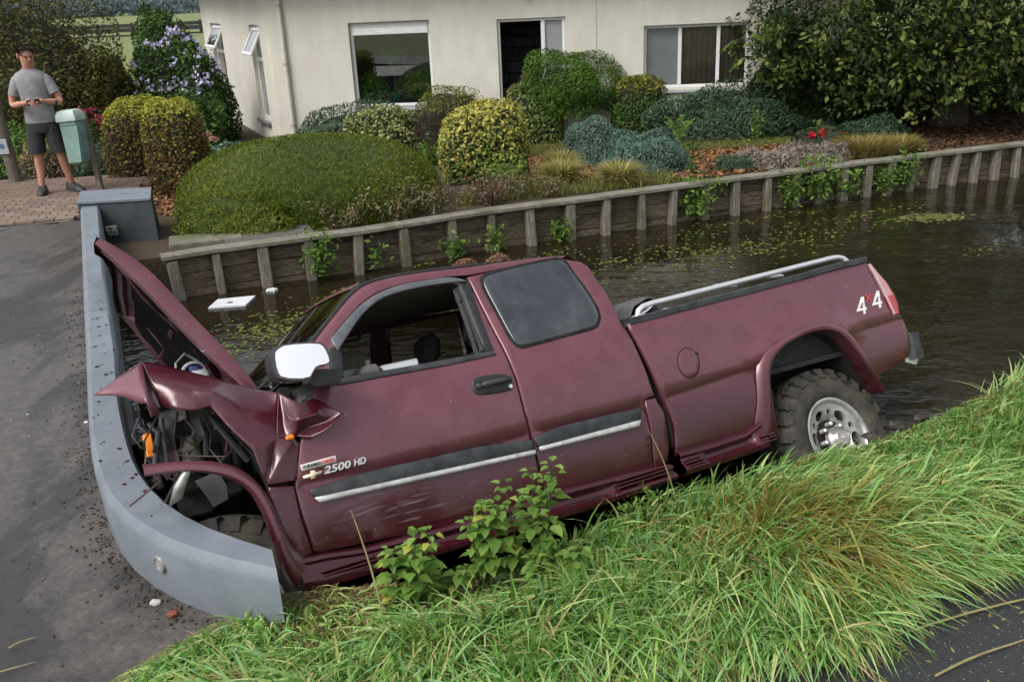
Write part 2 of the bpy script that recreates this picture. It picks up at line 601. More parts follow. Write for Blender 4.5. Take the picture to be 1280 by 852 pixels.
finish(n, l, mixc(n, l, fac, c0.outputs[0], (.42, .42, .43)), 0.55, 0, bump(n, l, t2.outputs['Fac'], 0.005))

# --- ground: one sheet to the horizon with the ditch let into it
POSTS = [(-3.277, 8.679), (-2.908, 8.87), (-2.48, 9.03), (-2.051, 9.2), (-1.565, 9.36), (-1.108, 9.57), (-.608, 9.82), (-.178, 10.04), (.26, 10.2), (.73, 10.38), (1.165, 10.54), (1.6, 10.72), (2.01, 10.87), (2.43, 11.04), (2.84, 11.21), (3.28, 11.37), (3.67, 11.5), (4.03, 11.65), (4.37, 11.76), (4.74, 11.9), (5.08, 12.0), (5.43, 12.13), (5.79, 12.25), (6.11, 12.36), (6.44, 12.47), (6.77, 12.58), (7.1, 12.68)]
for _ in range(14):
    POSTS.append((POSTS[-1][0] + .36, POSTS[-1][1] + .115))
def wall_front(x):
    """y just behind the retaining wall's planks at x"""
    X = [-60, -3.75] + [p[0] for p in POSTS] + [60]; Y = [-17.0, 8.60] + [p[1] + .085 for p in POSTS] + [POSTS[-1][1] + .32 * (60 - POSTS[-1][0])]
    return np.interp(x, X, Y)


us = np.r_[-900, -300, -120, -60, -30, -16, -10, np.arange(-7, 16.01, 0.2), 20, 28, 45, 90, 300, 900]
rows = []
for u in us:
    line = []
    for v in (-900, -200, -40, -8, 0, 1.0, 1.6):
        x, y = xy(u, v); line.append((x, y, -0.006))
    for v in np.r_[np.arange(1.7, 4.31, 0.1), 5.2]:
        x, y = xy(u, v); line.append((x, y, float(bank_z(u, v))))
    # meet the far wall: march v to where the wall stands
    lo_, hi_ = 5.0, 60.0
    for _ in range(40):
        md = (lo_ + hi_) / 2
        x, y = xy(u, md)
        if y < wall_front(x): lo_ = md
        else: hi_ = md
    vw = min(lo_, 40)
    x, y = xy(u, vw - 0.02); line.append((x, y, -1.3))
    x, y = xy(u, vw + 0.10); line.append((x, y, -1.3))
    x, y = xy(u, vw + 0.11); line.append((x, y, 0.06 if x > -4.6 else -.05))
    for dv in (0.5, 1.0, 1.6, 2.2, 3, 4, 5, 6, 7, 8, 10, 13, 20, 40, 100, 300, 1500):
        x, y = xy(u, vw + dv)
        zz = float(garden_z(x, y)) - 0.02 if dv > 0.4 else 0.06
        k = float(ss(-4.3, -5.0, x)) if x > -5.0 else 1.0
        zz = lerp(zz, min(zz, float(road_z(y)) - .05 if y < 13 else zz), k)
        line.append((x, y, zz))
    rows.append(line)
vs = [p for r in rows for p in r]; nc = len(rows[0])
fs = [(i * nc + j, (i + 1) * nc + j, (i + 1) * nc + j + 1, i * nc + j + 1) for i in range(len(rows) - 1) for j in range(nc - 1)]
gr = mesh('ground', vs, fs, MATS['ground'], smooth=False)
props(gr, kind='structure')

# --- path (dark asphalt the photographer stands on) and driveway over the bridge
m_path = mesh('path', [(*xy(-30, -1.3), -.001), (*xy(60, -1.3), -.001), (*xy(60, 1.95), .002), (*xy(2.2, 1.93), .002), (*xy(0.55, 1.8), .002), (*xy(-.1, 2.2), -.001), (*xy(-30, 2.2), -.001)],
              [(0, 1, 2, 3, 4, 5, 6)], MATS['dark_asphalt'])
props(m_path, kind='structure')
IN_TOP = [(-4.43, 9.96), (-4.298, 9.651), (-3.233, 7.115), (-2.509, 5.474), (-2.224, 4.752), (-2.037, 4.366), (-1.876, 4.017), (-1.721, 3.768), (-1.557, 3.568), (-1.355, 3.387), (-1.173, 3.28), (-1.015, 3.197)]
OUT_TOP = [(-4.70, 10.10), (-3.944, 8.338), (-3.316, 6.854), (-2.85, 5.768), (-2.493, 4.93), (-2.223, 4.309), (-2.037, 3.915), (-1.869, 3.63), (-1.769, 3.501), (-1.565, 3.305), (-1.33, 3.154), (-1.186, 3.078), (-0.945, 3.002)]


def smooth_line(P, n_):
    Q = resample(P, n_)
    for _ in range(3):
        R_ = Q.copy(); R_[1:-1] = (Q[:-2] + 2 * Q[1:-1] + Q[2:]) / 4; Q = R_
    return Q


PI_ = smooth_line(IN_TOP, 44); PO_ = smooth_line(OUT_TOP, 44)
# driveway sheet: everything left of the parapet, as a strip mesh that follows the road's rise
rows = []
ys = np.r_[-1.0, 0, 1, 2, 2.6, 2.9, 3.05, 3.15, 3.3, 3.5, 3.8, 4.2, 5, 6, 7, 8, 9, 10.0, 10.6]
po_y = PO_[::-1]
for y in ys:
    if y < 3.02: xr = {-1.0: -.9, 0: -1.0, 1: -1.0, 2: -1.05, 2.6: -1.2, 2.9: -1.15}.get(float(y), -1.2)
    else: xr = float(np.interp(y, po_y[:, 1], po_y[:, 0])) + 0.06
    xl = -14.0
    line = []
    for t in np.linspace(0, 1, 16):
        x = xl + (xr - xl) * t
        line.append((x, y, float(road_z(y)) + 0.004))
    rows.append(line)
# last row follows the slanted joint with the brick paving
rows[-1] = [(p[0], 9.55 + (p[0] + 7.0) * 0.25, float(road_z(10)) + 0.004) for p in rows[-1]]
vs = [p for r in rows for p in r]; nc = 16
fs = [(i * nc + j, i * nc + j + 1, (i + 1) * nc + j + 1, (i + 1) * nc + j) for i in range(len(rows) - 1) for j in range(nc - 1)]
props(mesh('driveway', vs, fs, MATS['wet_asphalt'], smooth=True), kind='structure')

# bridge slab below the driveway (its edge shows above the water)
mb = MB()
ring = [(-14, 3.6), (-2.0, 3.72), (-2.42, 4.8), (-2.95, 6.0), (-3.6, 7.5), (-4.5, 9.6), (-14, 9.4)]
mb.add([(x, y, float(road_z(y)) - .16) for x, y in ring] + [(x, y, -0.28) for x, y in ring],
       [tuple(range(7)), tuple(reversed(range(7, 14)))] + [(i, (i + 1) % 7, (i + 1) % 7 + 7, i + 7) for i in range(7)])
conc = surf('mossy_concrete', (.055, .05, .036), (.12, .11, .085), 9, 0.9, bumpd=0.01, c3=(.045, .055, .018), s3=3.0)
props(mb.build('bridge_deck', conc), kind='structure')

# --- water
m, n, l = new_mat('water'); MATS['water'] = m
t1 = noise(n, l, 2.6, 3, stretch=(1.0, 1.6, 1)); t2 = noise(n, l, 9.0, 3, 0.5, stretch=(1, 1.5, 1), dist=.4); t0 = noise(n, l, 0.35, 2)
amp = n.new('ShaderNodeMapRange'); l.new(t0.outputs['Fac'], amp.inputs[0]); amp.inputs[1].default_value = .4; amp.inputs[2].default_value = .62; amp.inputs[3].default_value = .12; amp.inputs[4].default_value = 1.1
h = mathn(n, l, 'MULTIPLY', mathn(n, l, 'ADD', mathn(n, l, 'MULTIPLY', t1.outputs['Fac'], 1.0), mathn(n, l, 'MULTIPLY', t2.outputs['Fac'], 0.22)), amp.outputs[0])
tcol = noise(n, l, 1.3, 4); rc = ramp(n, [(.35, (.011, .0085, .0038)), (.7, (.021, .016, .007))]); l.new(tcol.outputs['Fac'], rc.inputs[0])
finish(n, l, rc.outputs[0], 0.03, 0, bump(n, l, h, 0.03), 0.5)
wv = [(*xy(-40, 2.0), WATER), (*xy(90, 2.0), WATER), (*xy(90, 14.0), WATER), (*xy(-40, 14.0), WATER)]
props(mesh('water', wv, [(0, 1, 2, 3)], MATS['water']), kind='structure')

# --- brick paving on the far side of the bridge: single bricks
pav = mesh('brick_paving', [(-14, 7.75, .18), (-4.9, 10.02, .18), (-4.75, 13.0, .16), (-14, 13.3, .16)], [(0, 1, 2, 3)],
           surf('joint_sand', (.10, .085, .06), (.16, .13, .09), 30, 0.95))
props(pav, kind='structure')
brick_m = []
for k, c in enumerate([(.17, .115, .085), (.20, .14, .10), (.145, .105, .085), (.215, .165, .125)]):
    brick_m.append(surf('paver_%d' % k, tuple(x * .8 for x in c), c, 25, 0.85, bumpd=.002))
me_b = []
for k in range(4):
    b = MB().rbox((-.1, -.05, -.03), (.1, .05, .028), .006)
    me_b.append(mesh_data('brick', b.v, b.f, brick_m[k]))
cells = []
ang = rad(14)
for j in range(60):
    for i in range(70):
        lx = -7.2 + i * .207 + (0.1035 if j % 2 else 0); ly = j * .105
        x = -6.5 + lx * math.cos(ang) - ly * math.sin(ang); y = 9.75 + lx * math.sin(ang) + ly * math.cos(ang)
        if x < -9.2 or x > -4.83 or y > 12.9 or y < 9.70 + (x + 7.0) * 0.25: continue
        cells.append((x, y))
cells.sort(key=lambda c: c[1] - 0.25 * c[0] * 0 + abs(c[0] + 6) * 0.3)
stuffb = MB()
for k, (x, y) in enumerate(cells):
    z = float(road_z(y)) - .012 + random.uniform(-.003, .003)
    if k < 300:
        o = bpy.data.objects.new('brick', me_b[random.randrange(4)]); COL.objects.link(o); o.parent = pav
        o.location = (x, y, z); o.rotation_euler = (random.gauss(0, .008), random.gauss(0, .008), ang + random.gauss(0, .02))
    else:
        stuffb.box((-.1, -.048, -.03), (.1, .048, .026), Matrix.Translation((x, y, z)) @ Matrix.Rotation(ang + random.gauss(0, .02), 4, 'Z'))
o = stuffb.build('bricks', brick_m[0], pav); o['kind'] = 'stuff'

# ================================================================== PARAPET
m, n, l = new_mat('grey_paint'); MATS['grey_paint'] = m
t1 = noise(n, l, 5, 6, .6); t2 = noise(n, l, 60, 4); t3 = noise(n, l, 1.3, 5)
r1 = ramp(n, [(.3, (.130, .154, .184)), (.6, (.172, .195, .225)), (.8, (.205, .225, .25))]); l.new(t1.outputs['Fac'], r1.inputs[0])
d1 = ramp(n, [(.63, (0, 0, 0)), (.78, (1, 1, 1))]); l.new(t2.outputs['Fac'], d1.inputs[0])
d2 = ramp(n, [(.45, (0, 0, 0)), (.75, (.6, .6, .6))]); l.new(t3.outputs['Fac'], d2.inputs[0])
c = mixc(n, l, mathn(n, l, 'MULTIPLY', d1.outputs[0], .5), r1.outputs[0], (.07, .075, .08))
c = mixc(n, l, mathn(n, l, 'MULTIPLY', d2.outputs[0], .35), c, (.12, .125, .125))
finish(n, l, c, 0.55, 0, bump(n, l, t2.outputs['Fac'], .002), .4)
par = thing('bridge_parapet', 'low light grey painted concrete parapet curving round in front of the wrecked pickup', 'parapet', (0, 0, 0))
rings = []
for i in range(44):
    a = np.array(PO_[i]); b = np.array(PI_[i]); dn_ = b - a; dn_ = dn_ / np.linalg.norm(dn_)
    z0 = float(road_z(a[1])); zt = z0 + .3
    p = lambda q, z: (float(q[0]), float(q[1]), z)
    rings.append([p(a + dn_ * .015, z0 - .06), p(a, zt - .055), p(a + dn_ * .012, zt - .028), p(a + dn_ * .04, zt), p(b - dn_ * .03, zt), p(b - dn_ * .006, zt - .02), p(b, zt - .04), p(b, -.5)])
mb = MB().loft(rings)
o = mb.build('coping', MATS['grey_paint'], par, smooth=True)
# inset lamp on the outer face
i0 = int(np.argmin(np.hypot(PO_[:, 0] + 1.50, PO_[:, 1] - 3.26)))
a = (np.array(PO_[i0]) + np.array(PO_[i0 - 1])) / 2; tdir = np.array(PO_[i0 + 1]) - np.array(PO_[i0 - 2]); tdir /= np.linalg.norm(tdir)
nd = np.array((tdir[1], -tdir[0]));
if nd[1] > 0: nd = -nd
Ml = Matrix(((tdir[0], 0, nd[0], a[0]), (tdir[1], 0, nd[1], a[1]), (0, 1, 0, .165), (0, 0, 0, 1)))
mb = MB()
for r0, r1_, h0, h1_ in ((.038, .030, .002, .010),):
    rings = [[Ml @ Vector((r * math.cos(w), r * math.sin(w), h)) for w in np.linspace(0, 2 * math.pi, 25)[:-1]] for r, h in ((.038, -.02), (.038, .006), (.036, .009), (.028, .009), (.027, .003))]
    mb.loft(rings, cap=False)
lamp = mb.build('inset_lamp', surf('dull_steel', (.25, .25, .24), (.4, .4, .38), 40, .5, .6), par, smooth=True)
mb = MB().add([Ml @ Vector((.027 * math.cos(w), .027 * math.sin(w), .004)) for w in np.linspace(0, 2 * math.pi, 21)[:-1]], [tuple(range(20))])
mb.build('lens', surf('dirty_lens', (.22, .22, .2), (.33, .33, .3), 60, .3), lamp)

# end block (wing of the far parapet end) with a small socket box on it
blk = thing('parapet_end_block', 'dark grey painted concrete block at the far end of the parapet beside the timber wall', 'concrete block', (-4.30, 9.5, 0), 0)
mb = MB()
P = [(-.13, -.06), (.62, -.02), (.40, .62), (-.36, .58)]
P2 = [(-.14, -.06), (.64, -.02), (.42, .64), (-.37, .58)]
mb.add([(x, y - .04, -.16) for x, y in P2[:2]] + [(x, y, -.16) for x, y in P2[2:]] + [(x, y, .49) for x, y in P] + [(x * .985, y * .98 + .012, .5) for x, y in P],
       [(3, 2, 1, 0), (0, 1, 5, 4), (1, 2, 6, 5), (2, 3, 7, 6), (3, 0, 4, 7), (4, 5, 9, 8), (5, 6, 10, 9), (6, 7, 11, 10), (7, 4, 8, 11), (8, 9, 10, 11)])
mb.build('block', surf('dark_grey_paint', (.022, .029, .036), (.04, .05, .058), 7, .55, bumpd=.002, c3=(.05, .056, .06), s3=3), blk)
mb = MB().add([(x * .99, y + (.0 if y > .1 else -.012), .503) for x, y in P] + [(x, y + (.0 if y > .1 else -.014), .525) for x, y in P],
              [(3, 2, 1, 0), (4, 5, 6, 7), (0, 1, 5, 4), (1, 2, 6, 5), (2, 3, 7, 6), (3, 0, 4, 7)])
mb.build('top_slab', MATS['grey_paint'], blk)
sk = thing('socket_box', 'small weathered electrical socket box fixed to the dark grey block', 'socket box', (-4.11, 9.435, .22), rad(3))
MB().rbox((-.052, -.06, -.05), (.052, 0, .05), .008).build('housing', surf('box_grey', (.16, .16, .15), (.24, .24, .22), 30, .6), sk)
MB().rbox((-.055, -.072, -.005), (.055, -.058, .055), .006).build('lid', surf('box_lid', (.28, .28, .25), (.36, .35, .32), 30, .5), sk)
MB().rbox((-.012, -.077, .018), (.012, -.07, .04), .003).build('catch', surf('black_plastic', (.015, .015, .016), (.03, .03, .03), 40, .45), sk)
# concrete abutment under the block
ab = MB().add([(-4.55, 9.40, -1.2), (-3.72, 9.44, -1.2), (-3.30, 9.2, -1.2), (-3.32, 10.3, -1.2), (-4.8, 10.3, -1.2)] + [(-4.52, 9.42, -.165), (-3.70, 9.46, -.165), (-3.36, 9.3, -.14), (-3.35, 10.3, -.12), (-4.8, 10.3, -.12)],
              [(0, 1, 6, 5), (1, 2, 7, 6), (2, 3, 8, 7), (3, 4, 9, 8), (4, 0, 5, 9), (5, 6, 7, 8, 9)]).build('abutment', conc)
props(ab, 'mossy concrete abutment under the dark grey block at the water', 'abutment')

# ================================================================== TIMBER RETAINING WALL
m, n, l = new_mat('old_timber'); MATS['old_timber'] = m
oi = n.new('ShaderNodeObjectInfo')
t1 = noise(n, l, 3.0, 6, .65, stretch=(1, 1, 7)); t2 = noise(n, l, 14, 5, .6, stretch=(1, 1, 6)); t3 = noise(n, l, 2.4, 5)
r1 = ramp(n, [(.3, (.075, .057, .040)), (.5, (.15, .118, .083)), (.72, (.24, .195, .145))]); l.new(t2.outputs['Fac'], r1.inputs[0])
st = ramp(n, [(.5, (0, 0, 0)), (.63, (1, 1, 1))]); l.new(t1.outputs['Fac'], st.inputs[0])
c = mixc(n, l, mathn(n, l, 'MULTIPLY', st.outputs[0], .75), r1.outputs[0], (.025, .021, .018))
ms = ramp(n, [(.5, (0, 0, 0)), (.7, (1, 1, 1))]); l.new(t3.outputs['Fac'], ms.inputs[0])
tcw = n.new('ShaderNodeTexCoord'); geo = n.new('ShaderNodeNewGeometry'); sz = n.new('ShaderNodeSeparateXYZ'); l.new(geo.outputs['Position'], sz.inputs[0])
low = n.new('ShaderNodeMapRange'); low.inputs[1].default_value = .05; low.inputs[2].default_value = -.3; l.new(sz.outputs['Z'], low.inputs[0])
c = mixc(n, l, mathn(n, l, 'MULTIPLY', mathn(n, l, 'MULTIPLY', ms.outputs[0], low.outputs[0]), .8), c, (.062, .066, .02))
hv = n.new('ShaderNodeHueSaturation'); vr = n.new('ShaderNodeMapRange'); l.new(oi.outputs['Random'], vr.inputs[0]); vr.inputs[3].default_value = .75; vr.inputs[4].default_value = 1.25
l.new(vr.outputs[0], hv.inputs['Value']); l.new(c, hv.inputs['Color'])
finish(n, l, hv.outputs[0], .85, 0, bump(n, l, t2.outputs['Fac'], .008), .3)
post_m = surf('post_timber', (.14, .125, .10), (.28, .25, .21), 16, .85, bumpd=.006, c3=(.10, .10, .05), s3=3, stretch=(3, 3, .5))
cap_m = surf('cap_timber', (.125, .115, .09), (.25, .235, .195), 9, .85, bumpd=.006, stretch=(.6, 4, 4), c3=(.09, .10, .045), s3=2.5)
rw = thing('retaining_wall', 'weathered grey timber retaining wall with posts and a cap along the water', 'retaining wall', (POSTS[0][0], POSTS[0][1], WATER))
off = Vector((POSTS[0][0], POSTS[0][1], WATER))
for k, (x, y) in enumerate(POSTS):
    nx = POSTS[min(k + 1, len(POSTS) - 1)]; pv = POSTS[max(k - 1, 0)]
    a_ = math.atan2(nx[1] - pv[1], nx[0] - pv[0])
    Mx = Matrix.Translation(Vector((x, y, 0)) - off) @ Matrix.Rotation(a_, 4, 'Z') @ Matrix.Rotation(random.gauss(0, .032), 4, 'Y') @ Matrix.Rotation(random.gauss(0, .03), 4, 'X')
    w_ = random.uniform(.040, .060)
    b = MB()
    b.rbox((-w_, -.055, -1.0), (w_, .05, .075 + random.uniform(-.012, .004)), .012, Mx)
    o = b.build('post', post_m, rw)
    if k < len(POSTS) - 1:
        dx, dy = nx[0] - x, nx[1] - y; L_ = math.hypot(dx, dy); a2 = math.atan2(dy, dx)
        Mb = Matrix.Translation(Vector((x, y, 0)) - off) @ Matrix.Rotation(a2, 4, 'Z')
        zs = [.085, -.105 + random.uniform(-.01, .01), -.285 + random.uniform(-.012, .012), -.9]
        for q in range(3):
            b = MB()
            yy = .055 + random.uniform(0, .012)
            b.rbox((0.002, yy, zs[q + 1] + .004), (L_ - .002, yy + .04, zs[q] - .004), .004, Mb)
            # slight sag / warp of the board
            b.v = [(vx, vy, vz + random.uniform(-.003, .003)) for vx, vy, vz in b.v]
            b.build('plank', MATS['old_timber'], rw)
seg = 0
while seg < len(POSTS) - 1:
    e = min(seg + 5, len(POSTS) - 1)
    rings = []
    for k in range(seg, e + 1):
        x, y = POSTS[k]; nx = POSTS[min(k + 1, len(POSTS) - 1)]; pv = POSTS[max(k - 1, 0)]
        t_ = Vector((nx[0] - pv[0], nx[1] - pv[1], 0)).normalized(); q_ = Vector((-t_.y, t_.x, 0))
        p0 = Vector((x, y, 0)) - off
        if k == seg: p0 += t_ * (.004 if seg else -.09)
        if k == e: p0 -= t_ * .004
        zj = random.uniform(-.004, .004)
        rings.append([p0 + q_ * d_ + Vector((0, 0, z_ + zj)) for d_, z_ in ((-.062, .078), (-.066, .084), (-.064, .116), (-.058, .121), (.10, .124), (.104, .08))])
    MB().loft(rings).build('cap_board', cap_m, rw)
    seg = e
# flags and sleepers behind the wall's near end
flag = MB().rbox((-.45, -.3, -.03), (.45, .3, .03), .01, Matrix.Translation((-2.52, 9.45, .10)) @ Matrix.Rotation(rad(22), 4, 'Z')).build('paving_slab', surf('slab', (.07, .064, .054), (.12, .11, .092), 14, .9, bumpd=.004))
props(flag, 'flat grey concrete paving slab behind the timber wall below the rounded shrub', 'paving slab')
sl = MB().rbox((-.52, -.09, -.08), (.52, .09, .06), .012, Matrix.Translation((-3.1, 9.98, .1)) @ Matrix.Rotation(rad(-14), 4, 'Z')).build('timber_sleeper', MATS['old_timber'])
props(sl, 'dark timber sleeper lying between the grey block and the rounded shrub', 'timber sleeper')
sl = MB().rbox((-.36, -.2, -.03), (.36, .2, .05), .012, Matrix.Translation((-3.12, 9.3, .09)) @ Matrix.Rotation(rad(18), 4, 'Z')).build('timber_board', cap_m)
props(sl, 'wide weathered board laid flat at the left end of the timber wall', 'timber board')
# ================================================================== PICKUP TRUCK (own axes: x forward, y left, z up)
m, n, l = new_mat('maroon_paint'); MATS['maroon_paint'] = m
t1 = noise(n, l, 1.6, 6, .6); t2 = noise(n, l, 220, 2); t3 = noise(n, l, 5.0, 7, .65, dist=.8); t4 = noise(n, l, 60, 3, .5)
tc = n.new('ShaderNodeTexCoord'); sx = n.new('ShaderNodeSeparateXYZ'); l.new(tc.outputs['Object'], sx.inputs[0])
base = ramp(n, [(.3, (.046, .005, .010)), (.7, (.060, .0065, .0135))]); l.new(t1.outputs['Fac'], base.inputs[0])
dust_sky = ramp(n, [(.3, (.29, .29, .29)), (.7, (.47, .47, .47))]); l.new(t3.outputs['Fac'], dust_sky.inputs[0])
hi = n.new('ShaderNodeMapRange'); hi.inputs[1].default_value = .72; hi.inputs[2].default_value = 1.0; hi.inputs[3].default_value = .10; hi.inputs[4].default_value = 1.0; l.new(sx.outputs['Z'], hi.inputs[0])     # dust film plus sky reflection painted into the colour, fading low down
c = mixc(n, l, mathn(n, l, 'MULTIPLY', dust_sky.outputs[0], hi.outputs[0], True), base.outputs[0], (.33, .125, .160))
spk = ramp(n, [(.70, (0, 0, 0)), (.76, (1, 1, 1))]); l.new(t4.outputs['Fac'], spk.inputs[0])
c = mixc(n, l, mathn(n, l, 'MULTIPLY', spk.outputs[0], .35), c, (.5, .46, .44))
# rubbed-off film of dirt: wet, clean, deeper coloured patches low on the panels
wetr = ramp(n, [(.50, (0, 0, 0)), (.57, (1, 1, 1))]); l.new(t3.outputs['Fac'], wetr.inputs[0])
lowm = n.new('ShaderNodeMapRange'); lowm.inputs[1].default_value = .98; lowm.inputs[2].default_value = .62; l.new(sx.outputs['Z'], lowm.inputs[0])
c = mixc(n, l, mathn(n, l, 'MULTIPLY', mathn(n, l, 'MULTIPLY', wetr.outputs[0], lowm.outputs[0]), .7), c, (.060, .006, .012))
# scuffs on the front door
mp = n.new('ShaderNodeMapping'); mp.inputs['Rotation'].default_value = (0, rad(38), 0); mp.inputs['Scale'].default_value = (3.5, 1, 40)
l.new(tc.outputs['Object'], mp.inputs[0]); ts = n.new('ShaderNodeTexNoise'); ts.inputs['Scale'].default_value = 1.6; ts.inputs['Detail'].default_value = 6; l.new(mp.outputs[0], ts.inputs[0])
sr = ramp(n, [(.56, (0, 0, 0)), (.70, (1, 1, 1))]); l.new(ts.outputs['Fac'], sr.inputs[0])
cen = n.new('ShaderNodeVectorMath'); cen.operation = 'DISTANCE'; cmb = n.new('ShaderNodeCombineXYZ'); l.new(mathn(n, l, 'MULTIPLY', sx.outputs['X'], .42), cmb.inputs[0]); l.new(sx.outputs['Z'], cmb.inputs[2])
l.new(cmb.outputs[0], cen.inputs[0]); cen.inputs[1].default_value = (2.58 * .42, 0, .70)
ms = n.new('ShaderNodeMapRange'); ms.inputs[1].default_value = .17; ms.inputs[2].default_value = .03; l.new(cen.outputs['Value'], ms.inputs[0])
c = mixc(n, l, mathn(n, l, 'MULTIPLY', mathn(n, l, 'MULTIPLY', sr.outputs[0], ms.outputs[0]), .5), c, (.36, .30, .31))
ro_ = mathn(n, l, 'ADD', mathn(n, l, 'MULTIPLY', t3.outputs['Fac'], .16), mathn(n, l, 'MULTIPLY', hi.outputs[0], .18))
class _R: outputs = [mathn(n, l, 'ADD', ro_, .10)]
ro = _R
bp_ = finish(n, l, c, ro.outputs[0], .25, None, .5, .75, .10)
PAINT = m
m, n, l = new_mat('maroon_clean'); MATS['maroon_clean'] = m     # freshly bent sheet: clean and glossy
t1 = noise(n, l, 3, 5); base = ramp(n, [(.3, (.055, .005, .013)), (.7, (.075, .008, .018))]); l.new(t1.outputs['Fac'], base.inputs[0])
tb = noise(n, l, 5, 3)
finish(n, l, base.outputs[0], .34, .15, bump(n, l, tb.outputs['Fac'], .02), .5, .8, .12)
CLEAN = m
BLACKP = surf('black_plastic', (.015, .015, .016), (.03, .03, .03), 40, .45)
DARKP = surf('worn_dark_plastic', (.018, .020, .022), (.050, .054, .058), 14, .55, bumpd=.001)
VIS = surf('smoked_visor', (.075, .085, .095), (.11, .12, .13), 8, .35, coat=.3)
RUB = surf('rubber', (.012, .012, .012), (.028, .028, .027), 30, .9, spec=.2)
UNDER = surf('underbody', (.006, .0055, .005), (.018, .016, .014), 9, .85, bumpd=.005)
CHROME = surf('chrome', (.82, .82, .82), (.90, .90, .89), 14, .26, .7)
SATIN = surf('dull_chrome_strip', (.62, .62, .61), (.76, .76, .75), 30, .30, .55, c3=(.50, .47, .44), s3=14)
ALU = surf('polished_alloy', (.56, .56, .55), (.68, .68, .67), 18, .38, .65, c3=(.28, .26, .23), s3=7)
PRIMER = surf('bare_inner_metal', (.05, .018, .022), (.10, .05, .05), 8, .6)
m, n, l = new_mat('tinted_glass'); MATS['tinted_glass'] = m
t1 = noise(n, l, 3.5, 7, .65, dist=1.0); r1 = ramp(n, [(.35, (.018, .022, .027)), (.55, (.034, .040, .046)), (.75, (.075, .083, .090))]); l.new(t1.outputs['Fac'], r1.inputs[0])  # cloudy grey reflection painted into the glass colour
rr = n.new('ShaderNodeMapRange'); rr.inputs[3].default_value = .04; rr.inputs[4].default_value = .16; l.new(t1.outputs['Fac'], rr.inputs[0])
finish(n, l, r1.outputs[0], rr.outputs[0], 0, None, .8, .6, .04)
TINT = m


def glass_mat(name, tint, rough=.02, mixv=.12):
    m, n, l = new_mat(name)
    tr = n.new('ShaderNodeBsdfTransparent'); tr.inputs[0].default_value = (*tint, 1)
    g = n.new('ShaderNodeBsdfGlossy'); g.inputs['Roughness'].default_value = rough
    fr = n.new('ShaderNodeFresnel'); fr.inputs[0].default_value = 1.45
    ad = mathn(n, l, 'ADD', fr.outputs[0], mixv, True)
    mx = n.new('ShaderNodeMixShader'); o = n.new('ShaderNodeOutputMaterial')
    l.new(ad, mx.inputs[0]); l.new(tr.outputs[0], mx.inputs[1]); l.new(g.outputs[0], mx.inputs[2]); l.new(mx.outputs[0], o.inputs[0])
    MATS[name] = m
    return m


GLASS = glass_mat('windscreen_glass', (.55, .68, .62), .03, .05)
GLASS_D = glass_mat('smoked_glass', (.24, .22, .19), .05, .04)
ORANGE = surf('amber_lens', (.75, .20, .01), (.85, .28, .02), 60, .2)
REDL = surf('red_lens', (.45, .02, .025), (.6, .05, .05), 25, .15, coat=.6)
PINKL = surf('clear_pink_lens', (.52, .20, .21), (.62, .30, .30), 30, .15, coat=.6)
WHITE = surf('white_decal', (.72, .72, .72), (.82, .82, .82), 40, .4)
REDD = surf('red_decal', (.62, .05, .04), (.70, .08, .06), 40, .4)

truck = thing('pickup_truck', 'maroon crew pickup crashed nose first and leaning down the bank into the ditch', 'pickup truck')
truck['label'] = 'wrecked maroon pickup truck with its hood sprung up, leaning off the bank into the ditch'
RWm = ((-0.8753520726617119, 0.4462219071513513, -0.1861310249932982), (-0.48239577025592173, -0.7802243014918923, 0.39817629286621864), (0.032451035823853, 0.4383332624153676, 0.8982265200573067))
truck.matrix_world = Matrix(((*RWm[0], 1.4394), (*RWm[1], 5.4462), (*RWm[2], -0.9870), (0, 0, 0, 1)))

CABK = [(.2, .935), (.55, .955), (.75, .97), (.9, .975), (1.05, .985), (1.2, .975), (1.30, .945), (1.37, .915), (1.95, .68), (2.3, .5)]
BEDK = [(.2, .935), (.55, .955), (.75, .97), (.9, .975), (1.05, .985), (1.2, .98), (1.36, .965), (1.5, .94)]


def smooth_knots(K):
    zs = np.linspace(.2, 2.0, 361); y = np.interp(zs, [k[0] for k in K], [k[1] for k in K])
    ker = np.hanning(25); ker /= ker.sum()
    yp = np.convolve(np.pad(y, 12, mode='edge'), ker, 'valid')
    return lambda z: float(np.interp(z, zs, yp))


cabp = smooth_knots(CABK); bedp = smooth_knots(BEDK)


